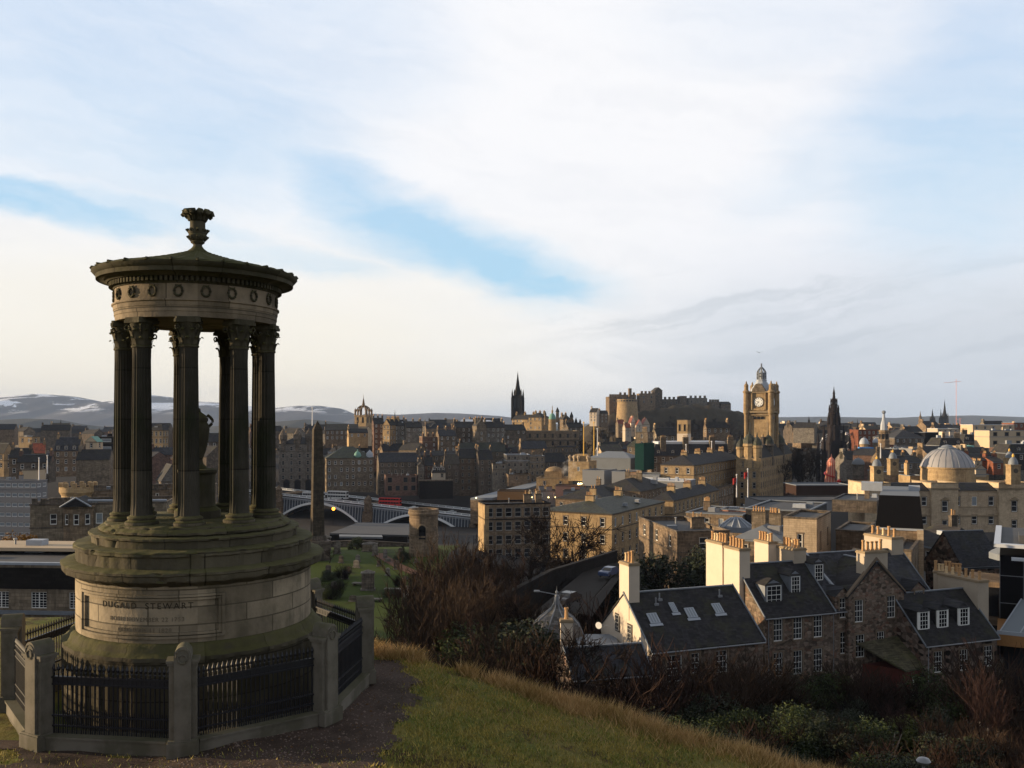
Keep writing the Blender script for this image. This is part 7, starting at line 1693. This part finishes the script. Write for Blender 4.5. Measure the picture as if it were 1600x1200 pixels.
ridge('hills', ((-500, 640), (-300, 622), (-120, 632), (0, 623), (40, 617), (62, 615.5), (85, 617), (110, 619), (140, 625), (160, 629), (178, 627), (205, 625), (236, 617), (262, 620), (300, 627), (340, 629), (400, 636), (435, 637), (470, 634), (500, 634), (530, 638), (550, 647), (575, 654), (640, 660)), 9300, 2600, 'hill_snow', 3)
ridge('low_hills', ((540, 660), (575, 646), (620, 648), (680, 645), (720, 646), (780, 650), (830, 656)), 8600, 1500, 'hill_snow', 5)
ridge('wooded_hills', ((-300, 650), (-80, 656), (0, 656), (40, 654), (80, 655), (110, 662), (150, 667), (200, 672), (270, 672), (330, 666), (420, 660), (480, 655), (530, 660), (580, 668)), 4200, 900, 'hill_dark', 8)
ridge('low_ridge', ((1120, 660), (1200, 652), (1290, 651), (1400, 653), (1460, 650), (1520, 649), (1600, 652), (1700, 650), (1900, 660)), 9000, 2000, 'hill_dark', 11)
# ------------------------------------------------------------------ town filling up to the plain, small distant houses
fr = random.Random(21); protoF = []
for k in range(6):
    W = fr.uniform(11, 20); H = fr.uniform(12, 16); mt = ['st_mid', 'st_brown', 'st_dark', 'st_pale', 'st_grey', 'st_pink'][k]; rh = fr.uniform(3, 4.5); D = 11
    w = MB(); w.box(-W/2, W/2, 0, D, 0, H); w.poly([(W/2, 0, H), (W/2, D, H), (W/2, D/2, H+rh)]); w.poly([(-W/2, 0, H), (-W/2, D/2, H+rh), (-W/2, D, H)])
    c = MB(); c.box(-W/2, -W/2+1, D/2-1.5, D/2+1.5, H, H+rh+1.6); 
    wn = MB()
    for r in range(2):
        for i in range(int(W/3.2)): x = -W/2+1.6+i*3.2; wn.box(x-.6, x+.6, -.05, .02, H-3-r*3.6, H-1.1-r*3.6)
    protoF.append((w.mesh('wall', M[mt]), roof_mesh('gable', W, D, H, rh).mesh('roof', M[('slate', 'slate_blue', 'slate', 'slate_brown', 'slate', 'slate_blue')[k]]), c.mesh('chimney', M[mt]), [(W, H)]))
zones = [(1225, 1600, 700, 1500, 669, 100, 'small slate roofed house in the distant right hand town', 'distant houses right of the clock tower'),
         (0, 560, 620, 1500, 672, 60, 'small slate roofed house in the distant left hand town', 'distant houses left of the old town'),
         (600, 900, 760, 1000, 663, 18, 'small slate roof just breaking the old town ridge', 'roofs along the old town ridge')]
for (x0, x1, Y0, Y1, ytop, n, lb, gp_) in zones:
    for _ in range(n):
        px = fr.uniform(x0, x1); Y = Y0*(Y1/Y0)**fr.random(); k = fr.randrange(6); w_, r_, c_, ((W, H),) = protoF[k]
        zt_ = (655-(ytop+fr.uniform(-4, 9)*700/Y))/1400*Y; p = PX(px, 0, Y)
        th = thing('distant_house', lb, 'house', (p.x, p.y, zt_-H), R(fr.choice((14, -29, 20, 5))), gp_)
        link('wall', w_, th); link('roof', r_, th); link('chimney', c_, th)
zones2 = [(1330, 1600, 400, 560, 715, 26), (60, 330, 330, 560, 715, 22), (440, 900, 520, 640, 705, 26), (1390, 1560, 170, 240, 845, 0), (560, 800, 400, 470, 760, 0), (940, 1200, 470, 640, 700, 12)]
for (x0, x1, Y0, Y1, ytop, n) in zones2:
    for _ in range(n):
        px = fr.uniform(x0, x1); Y = fr.uniform(Y0, Y1); k = fr.randrange(6); w_, r_, c_, ((W, H),) = protoF[k]
        zt_ = (655-(ytop+fr.uniform(-5, 6)))/1400*Y; p = PX(px, 0, Y)
        th = thing('infill_house', 'plain slate roofed building filling the gap between larger blocks', 'house', (p.x, p.y, zt_-H), R(fr.choice((14, -29, 20))), 'plain infill roofs between the named blocks')
        link('wall', w_, th); link('roof', r_, th); link('chimney', c_, th)
# bird over the clock tower
p = PX(1187, 551, 150); mb = MB(); mb.add([(0, -.28, 0), (.08, 0, .05), (0, .25, 0), (-.08, 0, .05), (.75, .1, .30), (.35, -.1, .12), (-.65, .15, .25), (-.3, -.1, .12), (0, 0, -.07)], [(0,1,2,3), (1,5,4), (3,6,7), (0,8,1), (1,8,2), (2,8,3), (3,8,0), (1,4,2), (3,2,6)]); tag(mb.build('bird', M['iron'], loc=p), 'small bird flying just above the clock tower finial', 'bird')
# ------------------------------------------------------------------ trees and shrubs
def bare_tree(seed, H=9, spread=.5, levels=5, thick=.16, up=.35, trunks=1, twigw=.018):
    r = random.Random(seed); tr = MB(); cr = MB(); twigs = []
    def grow(p, d, L, rad_, lev, mb):
        n = 4; pts = [p]; q = p.copy(); dd = d.copy()
        for i in range(n):
            dd = (dd + Vector((r.gauss(0, .12), r.gauss(0, .12), r.gauss(0, .06)+.05*up))).normalized(); q = q + dd*(L/n); pts.append(q.copy())
        rads = [rad_*(1-.45*i/n) for i in range(n+1)]
        mb.tube(pts, rads, 5 if lev < 2 else 3, cap=False)
        if lev >= levels: return
        nb = r.randint(3, 4) if lev < levels-1 else r.randint(4, 6)
        for k in range(nb):
            i = r.randint(1 if lev else 2, n); a = r.uniform(0, 2*pi); s_ = r.uniform(.45, 1.0)*spread*1.3
            perp = dd.cross(Vector((cos(a), sin(a), .3))).normalized(); nd = (dd*(1-s_*.35) + perp*s_ + Vector((0, 0, up*.35))).normalized()
            grow(pts[i], nd, L*r.uniform(.55, .82), max(rads[i]*.62, twigw), lev+1, cr)
    for t in range(trunks):
        d0 = Vector((r.gauss(0, .12)*trunks**.5, r.gauss(0, .12)*trunks**.5, 1)).normalized(); p0 = Vector((r.gauss(0, .15)*(trunks-1), r.gauss(0, .15)*(trunks-1), 0))
        grow(p0, d0, H*.33, thick, 0, tr)
    return tr, cr
def shrub(seed, H=2.4, n=70, twigw=.02):
    r = random.Random(seed); st = MB(); tw = MB()
    for i in range(n):
        a = r.uniform(0, 2*pi); rr_ = r.random()**.5*H*.45; p = Vector((rr_*cos(a), rr_*sin(a), 0)); d = Vector((cos(a)*.5*r.random(), sin(a)*.5*r.random(), 1)).normalized(); L = H*r.uniform(.5, 1.0); pts = [p]
        for k in range(4): d = (d+Vector((r.gauss(0, .16), r.gauss(0, .16), 0))).normalized(); p = p+d*L/4; pts.append(p)
        st.tube(pts, [twigw*1.3*(1-.15*k) for k in range(5)], 3, cap=False)
        for k in (1, 2, 2, 3, 3, 4, 4):
            for _ in range(2):
                a2 = r.uniform(0, 2*pi); d2 = (d+Vector((cos(a2)*.9, sin(a2)*.9, .1))).normalized(); q = pts[k]; tw.tube([q, q+d2*L*.18, q+d2*L*.3+Vector((0, 0, L*.06))], [twigw, twigw*.8, twigw*.4], 3, cap=False)
    return st, tw
def leafy(seed, R_=1.6, n=2600, leaf=.11, flat_=.8, clumps=16):
    r = random.Random(seed); lf = MB(); st = MB(); cs = []
    for k in range(clumps):
        a = r.uniform(0, 2*pi); e = r.random(); rr_ = R_*(.35+.5*r.random()); cs.append((Vector((rr_*cos(a)*cos(e), rr_*sin(a)*cos(e), R_*flat_*(.35+.75*e))), R_*r.uniform(.22, .42)))
        st.tube([Vector((0, 0, 0)), cs[-1][0]*.5, cs[-1][0]], [.06, .035, .015], 4, cap=False)
    vs = []; fs = []
    for i in range(n):
        c, cr_ = r.choice(cs); u_ = r.uniform(-1, 1); t = r.uniform(0, 2*pi); s_ = sqrt(1-u_*u_); rad_ = cr_*r.uniform(.6, 1.08)
        p = c+Vector((s_*cos(t), s_*sin(t), u_))*rad_; nx = Vector((r.gauss(0, 1), r.gauss(0, 1), r.gauss(0, .6))).normalized(); ny = nx.cross(Vector((r.gauss(0, 1), r.gauss(0, 1), 1))).normalized(); l = leaf*r.uniform(.6, 1.3)
        k = len(vs); vs += [tuple(p-nx*l), tuple(p+ny*l*.45), tuple(p+nx*l), tuple(p-ny*l*.45)]; fs.append((k, k+1, k+2, k+3))
    lf.add(vs, fs); return st, lf
PROT = {}; HT = {}
def proto(key, pair, m1, m2):
    kk = key.rstrip('0123456789'); HT[kk] = max(HT.get(kk, 0), sorted(v[2] for v in pair[1].v)[-max(3, len(pair[1].v)//200)])
    PROT[key] = (pair[0].mesh(key+'_trunk', M[m1]), pair[1].mesh(key+'_crown', M[m2]))
for s_ in range(3):
    proto('big%d' % s_, bare_tree(40+s_, 13, .62, 5, .30, .30, 1, .030), 'bark', 'twig')
    proto('darkbig%d' % s_, bare_tree(60+s_, 14, .62, 5, .34, .30, 1, .035), 'twig_dark', 'twig_dark')
    proto('up%d' % s_, bare_tree(50+s_, 10, .42, 4, .14, .7, 3, .022), 'bark_red', 'twig_brown')
    proto('shr%d' % s_, shrub(70+s_, 2.6, 80, .016), 'bark', 'twig'); proto('shb%d' % s_, shrub(80+s_, 2.6, 90, .016), 'bark_red', 'twig_brown'); proto('shd%d' % s_, shrub(85+s_, 2.8, 90, .017), 'twig_dark', 'twig_dark')
    proto('ev%d' % s_, leafy(90+s_, 1.9, 8500, .060), 'bark', 'leaf_green'); proto('evd%d' % s_, leafy(95+s_, 2.2, 8500, .068), 'bark', 'leaf_dark')
proto('lime0', leafy(101, 1.6, 4200, .08), 'bark', 'leaf_lime'); proto('aut0', leafy(103, 2.2, 3800, .12), 'bark', 'leaf_autumn')
proto('birch0', bare_tree(111, 9, .30, 4, .09, .5, 2, .014), 'birch', 'twig_red')
NMS = {'big': ('bare_tree', 'tree'), 'darkbig': ('bare_tree', 'tree'), 'up': ('bare_tree', 'tree'), 'shr': ('bare_shrub', 'shrub'), 'shb': ('bare_shrub', 'shrub'), 'shd': ('bare_shrub', 'shrub'), 'ev': ('evergreen_bush', 'bush'), 'evd': ('evergreen_bush', 'bush'), 'lime': ('evergreen_bush', 'bush'), 'aut': ('autumn_tree', 'tree'), 'birch': ('birch_tree', 'tree')}
vr = random.Random(5)
def plant(kind, x, y, s, label, group, z=None, sz=1.0):
    ks = [k for k in PROT if k.rstrip('0123456789') == kind]; a, b = PROT[vr.choice(sorted(ks))]
    t = thing(NMS[kind][0], label, NMS[kind][1], (x, y, (ground(x, y) if z is None else z)-.15), vr.uniform(0, 6.28), group); t.scale = (s, s, s*sz)
    link('trunk' if NMS[kind][1] == 'tree' else 'stems', a, t); link('crown', b, t); return t
# scrub on the slope in front of the houses: keep tops under a line read from the photograph
TOP = ((600, 985), (640, 1000), (700, 1000), (760, 1000), (800, 985), (815, 990), (830, 1015), (870, 1030), (900, 1045), (960, 1045), (1000, 1062), (1060, 1078), (1090, 1070), (1110, 1035), (1200, 1030), (1260, 1045), (1300, 1045), (1330, 1035), (1400, 1062), (1450, 1070), (1490, 1055), (1540, 1040), (1600, 1020), (1700, 1010))
ns = 0
KG = {'shd': ('dark bare thorn shrub in the thicket on the slope below the houses', 'dark bare shrubs of the thicket'), 'shr': ('brownish bare shrub in the thicket on the slope below the houses', 'brownish bare shrubs of the thicket'), 'shb': ('reddish brown twiggy shrub growing in front of the row of houses', 'reddish twiggy shrubs by the houses'),
      'ev': ('dull green evergreen bush on the slope below the houses', 'dull green bushes below the houses'), 'evd': ('very dark evergreen bush in the shade of the slope', 'very dark bushes of the slope'), 'lime': ('bright yellow green bush catching light below the houses', 'bright green bushes below the houses')}
for _ in range(5200):
    if ns >= 265: break
    px = vr.uniform(560, 1680); Y = 21 + 60*vr.random()**.8
    if px > 1250: Y = 24+66*vr.random()
    x = (px-800)/1400*Y; g = ground(x, Y)
    if Y < crest_y(x)+2.5: continue
    lim = interp(px, TOP); zt_ = (655-lim)/1400*Y; room = zt_-g
    if px < 1000 and Y > 66: continue
    if px >= 1000 and Y > (73 if px < 1180 else 80 + (px-1180)/420*4): continue
    if room < .5: continue
    h = min(room, vr.uniform(1.2, 4.2), 1.0+(Y-20)/14); r_ = vr.random()
    if px < 1000: k = 'shd' if r_ < .5 else ('shr' if r_ < .75 else ('evd' if r_ < .93 else 'shb'))
    elif px < 1450: k = 'evd' if r_ < .34 else ('ev' if r_ < .60 else ('shd' if r_ < .82 else ('lime' if r_ < .89 and Y > 50 else 'shr')))
    else: k = 'shr' if r_ < .4 else ('shb' if r_ < .6 else ('shd' if r_ < .85 else 'evd'))
    s = h/HT[k]
    plant(k, x, Y, s, *KG[k]); ns += 1
BL = [(1120, 1025, 74, 'shb', 'rounded brown bush against the cottage wall'), (1160, 1018, 77, 'shb', 'largest rounded brown bush between the cottage and the tall house'), (1195, 1030, 80, 'shb', 'brown bush under the first lower windows'), (1088, 1062, 73, 'shr', 'sparse bush under the cottage window'),
      (1255, 1050, 84, 'evd', 'dark evergreen under the middle house'), (1285, 1052, 84, 'ev', 'green bush at the foot of the middle house'), (1330, 1030, 85, 'shb', 'tall brown bush left of the timber sun room'), (1365, 1040, 83, 'shr', 'twiggy bush in front of the timber sun room'), (1405, 1062, 82, 'shd', 'dark twiggy bush under the sun room window'),
      (1478, 1058, 82, 'ev', 'rounded green bush in front of the end house'), (1550, 1030, 80, 'shb', 'tall reddish bush near the right corner of the end house'), (1590, 1015, 82, 'shr', 'straggly bush at the right edge')]
for px, py, Y, k, lb in BL:
    x = (px-800)/1400*Y; g = ground(x, Y); h = (655-py)/1400*Y-g; plant(k, x, Y, max(h, 1)/HT[k], lb, None)
for px, py, Y, lb in ((1520, 1035, 70, 'slim pale barked birch with red twigs before the end house'), (1538, 1055, 62, 'second birch leaning to the right in the scrub'), (1395, 1090, 66, 'young birch stem low in the scrub')):
    x = (px-800)/1400*Y; g = ground(x, Y); plant('birch', x, Y, ((655-py)/1400*Y-g)/HT['birch'], lb, None)
# bare trees: px, top py, Y, kind, label
TL = [(665, 850, 120, 'up', 'orange brown bare tree at the right edge of the graveyard'), (690, 835, 118, 'up', 'tall bundle of upright stems behind the railing posts'), (715, 825, 125, 'up', 'reddish upright tree right of the round tower'), (740, 838, 115, 'up', 'reddish stemmed tree in the middle of the wooded bank'), (765, 830, 130, 'up', 'upright tree below the yellow end wall'),
      (640, 900, 100, 'up', 'small brown tree over the graveyard edge'), (672, 905, 85, 'up', 'low stemmy tree on the bank below the graveyard'), (705, 900, 88, 'up', 'clump of brown stems in the middle of the bank'), (735, 895, 92, 'up', 'leaning brown tree above the black wall'), (770, 905, 95, 'up', 'brown tree at the left end of the black wall'),
      (755, 870, 130, 'big', 'spreading bare tree above the left of the black wall'), (800, 845, 150, 'darkbig', 'dark spreading tree before the modern block'), (830, 800, 170, 'darkbig', 'tall dark tree crossing the modern block windows'), (865, 830, 165, 'darkbig', 'dark tree at the corner of the golden block'), (910, 775, 175, 'darkbig', 'tallest dark winter tree in front of the golden block'),
      (945, 830, 180, 'darkbig', 'dark tree at the right side of the golden block'), (885, 860, 160, 'darkbig', 'smaller dark tree under the golden block'), (840, 860, 150, 'big', 'brown tree over the middle of the black wall'), (785, 870, 140, 'big', 'brown tree behind the left part of the black wall'), (930, 870, 165, 'big', 'brown tree behind the right part of the black wall'),
      (632, 850, 205, 'darkbig', 'crooked dark tree beside the round tower'), (515, 850, 190, 'darkbig', 'dark tree crowding the foot of the obelisk'), (535, 880, 175, 'shd', 'dark bush right of the obelisk foot'), (520, 905, 160, 'shd', 'dark bush above the base cornice'),
      (1020, 930, 92, 'shr', 'thin bare sapling against the white gable'), (1000, 1000, 70, 'shr', 'twiggy climber by the cottage corner'), (1040, 850, 160, 'darkbig', 'ivy dark tree left of the low classical building'), (1065, 855, 155, 'evd', 'ivy mass hanging on the low classical building'),
      (846, 975, 80, 'shb', 'orange brown bush left of the bell shaped dome'), (822, 1000, 78, 'shr', 'brown thorn bush before the bell shaped dome'), (880, 1010, 78, 'shr', 'twigs in front of the domed tower wall'), (800, 965, 84, 'evd', 'dark conifer bush beside the grey porch roof'), (770, 980, 84, 'ev', 'green bush left of the porch roof'),
      (32, 815, 150, 'aut', 'yellow autumn creeper tree on the castellated house corner'), (18, 858, 130, 'lime', 'green shrub below the yellow creeper'), (52, 862, 128, 'ev', 'green shrub beside the flat roof at the left')]
for px, py, Y, k, lb in TL:
    x = (px-800)/1400*Y; g = ground(x, Y); h = max((655-py)/1400*Y-g, 1.5)
    if k == 'aut': g = (655-868)/1400*Y; h = (868-py)/1400*Y*.7
    plant(k, x, Y, h/HT[k], lb, None, z=g)
nt = 0
for _ in range(400):
    if nt >= 45: break
    px = vr.uniform(610, 970); Y = vr.uniform(60, 185); x = (px-800)/1400*Y; g = ground(x, Y)
    lim = interp(px, ((600, 985), (640, 930), (660, 880), (700, 850), (760, 845), (800, 860), (960, 885), (975, 900)))
    if px > 780 and Y < 135 and px > 780+(135-Y)*0 and Y > 90: continue
    if px > 800 and Y < 92: lim = max(lim, 985)
    if px < 650 and Y > 120: continue
    room = (655-lim)/1400*Y-g
    if room < 1.5: continue
    h = min(room, vr.uniform(4, 10)); k = vr.choice(('up', 'big', 'darkbig', 'up')) if h > 3.5 else 'shd'
    if Y > 130 and k == 'up': k = 'darkbig'
    plant(k, x, Y, h/HT[k], 'bare winter tree in the dense wooded bank between graveyard and street', 'bare trees of the wooded bank'); nt += 1
nt = 0
for _ in range(400):
    if nt >= 60: break
    px = vr.uniform(600, 960); Y = vr.uniform(75, 180); x = (px-800)/1400*Y; g = ground(x, Y)
    lim = interp(px, ((600, 960), (640, 935), (660, 900), (760, 880), (960, 905)))
    if px > 780 and 90 < Y < 130: continue
    if px > 790 and Y < 90: lim = 1000
    if px < 655 and Y > 115: continue
    room = (655-lim)/1400*Y-g
    if room < 1: continue
    k = vr.choice(('shd', 'shr', 'shd', 'evd')); h = min(room, vr.uniform(2, 4.5)); plant(k, x, Y, h/HT[k], 'dark undergrowth bush beneath the trees of the wooded bank', 'undergrowth of the wooded bank'); nt += 1
for px, py, Y, k in ((775, 905, 98, 'up'), (795, 900, 97, 'big'), (815, 910, 97, 'up'), (835, 925, 96, 'darkbig'), (850, 945, 95, 'up'), (805, 930, 92, 'darkbig'), (785, 935, 90, 'big'), (760, 925, 93, 'up'), (828, 945, 91, 'shd'), (745, 915, 100, 'darkbig'), (725, 905, 104, 'up'), (700, 880, 108, 'big'), (862, 960, 94, 'shd'), (842, 965, 90, 'shr'), (680, 900, 98, 'up'), (655, 925, 95, 'up')):
    x = (px-800)/1400*Y; g = ground(x, Y); plant(k, x, Y, max((655-py)/1400*Y-g, 1.5)/HT[k], 'leafless tree crowding the near side of the black street wall', 'leafless trees by the black wall', z=g)
for i in range(13):
    px = vr.choice((vr.uniform(498, 530), vr.uniform(600, 660), vr.uniform(500, 650))); py = vr.uniform(868, 950) if px < 535 or px > 600 else vr.uniform(852, 864); p = gpt(px, py); k = vr.choice(('shd', 'evd', 'shr', 'ev')); plant(k, p.x, p.y, vr.uniform(1.2, 3.2)/HT[k], 'dark yew or thorn bush dotted about the graveyard', 'bushes in the graveyard')
# street trees of the gardens beside the hotel and under the castle
for (x0, x1, Y0, Y1, t0, t1, n, lb, gp_) in ((1222, 1278, 400, 560, 695, 730, 26, 'dark leafless street tree between the hotel and the gothic monument', 'street trees beside the hotel'), (925, 1160, 900, 1050, 655, 676, 40, 'dark tree clothing the slope under the castle', 'trees on the castle slope'), (895, 940, 560, 700, 668, 700, 8, 'dark tree right of the bank', 'trees right of the bank'), (1040, 1170, 1070, 1110, 650, 662, 22, 'dark bush high on the castle rock', 'bushes on the castle rock')):
    for i in range(n):
        px = vr.uniform(x0, x1); Y = vr.uniform(Y0, Y1); x = (px-800)/1400*Y; zt_ = (655-vr.uniform(t0, t1))/1400*Y; s = vr.uniform(.9, 1.3) if Y < 800 else vr.uniform(1.2, 2.0); plant('darkbig', x, Y, s, lb, gp_, z=zt_-HT['darkbig']*s)
# lamp post at the bottom right, satellite dish, street lamp arm
p = PX(1443, 1186, 28); th = thing('street_lamp', 'grey dome topped lamp post poking up at the bottom right', 'lamp', (p.x, p.y, ground(p.x, p.y))); h = p.z-ground(p.x, p.y); h = max(h, 1.5); th.location.z = p.z-h
mb = MB(); mb.tube([(0, 0, 0), (0, 0, h-.1)], .05, 8); mb.build('post', M['grey_metal'], th); mb = MB(); mb.lathe([(.06, h-.2), (.16, h-.16), (.22, h-.06), (.16, h+.02), (.02, h+.06)], 16); mb.build('lamp_head', M['grey_metal'], th, smooth=True)
p = PX(936, 977, 77.5); th = thing('satellite_dish', 'white satellite dish on the corner of the white gable', 'dish', (p.x, p.y, p.z), R(-30)); mb = MB(); mb.lathe([(.02, 0), (.2, .03), (.3, .08)], 16); mb.v = [(x, -z_, y) for x, y, z_ in mb.v]; mb.build('dish', M['white_paint'], th); mb = MB(); mb.tube([(0, 0, 0), (0, .5, -.1), (.6, .6, -.1)], .03, 5); mb.build('bracket', M['grey_metal'], th)
p = PX(848, 925, 112); th = thing('street_lamp', 'street lamp arm reaching over the sloping street behind the dome', 'lamp', (p.x, p.y, p.z-7), R(-8)); mb = MB(); mb.tube([(2.2, 0, 0), (2.2, 0, 6.4), (1.8, 0, 6.7), (-.6, 0, 7.1)], .07, 6); mb.box(-1.1, -.4, -.15, .15, 7.0, 7.2); mb.build('pole', M['grey_metal'], th)
# loose stones on the path
gr = random.Random(9); gm = MB()
for _ in range(5200):
    x = gr.uniform(-5.7, -1.8); y = gr.uniform(11.5, 19.4)
    if not in_path(x+gr.gauss(0, .05), y): continue
    s_ = gr.uniform(.008, .028)*(1.6 if gr.random() < .04 else 1); z_ = ground(x, y)+hbump(x, y)+.008; a = gr.uniform(0, 3.1); c_, d_ = cos(a)*s_, sin(a)*s_
    gm.add([(x+c_, y+d_, z_), (x-d_, y+c_*.8, z_), (x-c_, y-d_, z_), (x+d_, y-c_*.8, z_), (x, y, z_+s_*.7)], [(0,1,4), (1,2,4), (2,3,4), (3,0,4)], 0 if gr.random() < .7 else 1)
flat('pebble', (.16,.12,.10), .9, .2, .4, 9); flat('leaf_litter', (.10,.055,.025), .9, .1, .5, 9)
tag(gm.build('gravel', [M['pebble'], M['leaf_litter']]), kind='stuff')
# steam rising from a roof vent beside the golden pavilion
m = bpy.data.materials.new('steam_air'); m.use_nodes = True; ntm = m.node_tree; X.nt = ntm
for n_ in list(ntm.nodes): ntm.nodes.remove(n_)
o_ = ntm.nodes.new('ShaderNodeOutputMaterial'); v_ = ntm.nodes.new('ShaderNodeVolumePrincipled'); ntm.links.new(v_.outputs[0], o_.inputs['Volume'])
v_.inputs['Color'].default_value = (.95, .95, .97, 1); dn = ss(noise(txc(), .35, 4, .6, .5), .48, .68)*.16; ntm.links.new(dn.s, v_.inputs['Density'])
p = PX(893, 752, 402); mb = MB(); mb.lathe([(.3, 0), (2.5, 1.5), (4.0, 5), (3.2, 8.5), (.4, 10)], 16); o = mb.build('steam', m, loc=(p.x-1, p.y, p.z)); tag(o, kind='stuff')
# ------------------------------------------------------------------ the air
hz = MB(); hz.box(-13500, 13500, -3200, 13600, -140, 420)
m = bpy.data.materials.new('haze_air'); m.use_nodes = True; ntm = m.node_tree
for n_ in list(ntm.nodes): ntm.nodes.remove(n_)
o_ = ntm.nodes.new('ShaderNodeOutputMaterial'); v_ = ntm.nodes.new('ShaderNodeVolumePrincipled'); ntm.links.new(v_.outputs[0], o_.inputs['Volume'])
v_.inputs['Color'].default_value = (.50, .66, .98, 1); v_.inputs['Density'].default_value = 4.2e-5; v_.inputs['Anisotropy'].default_value = 0.0
tag(hz.build('haze', m), kind='stuff')
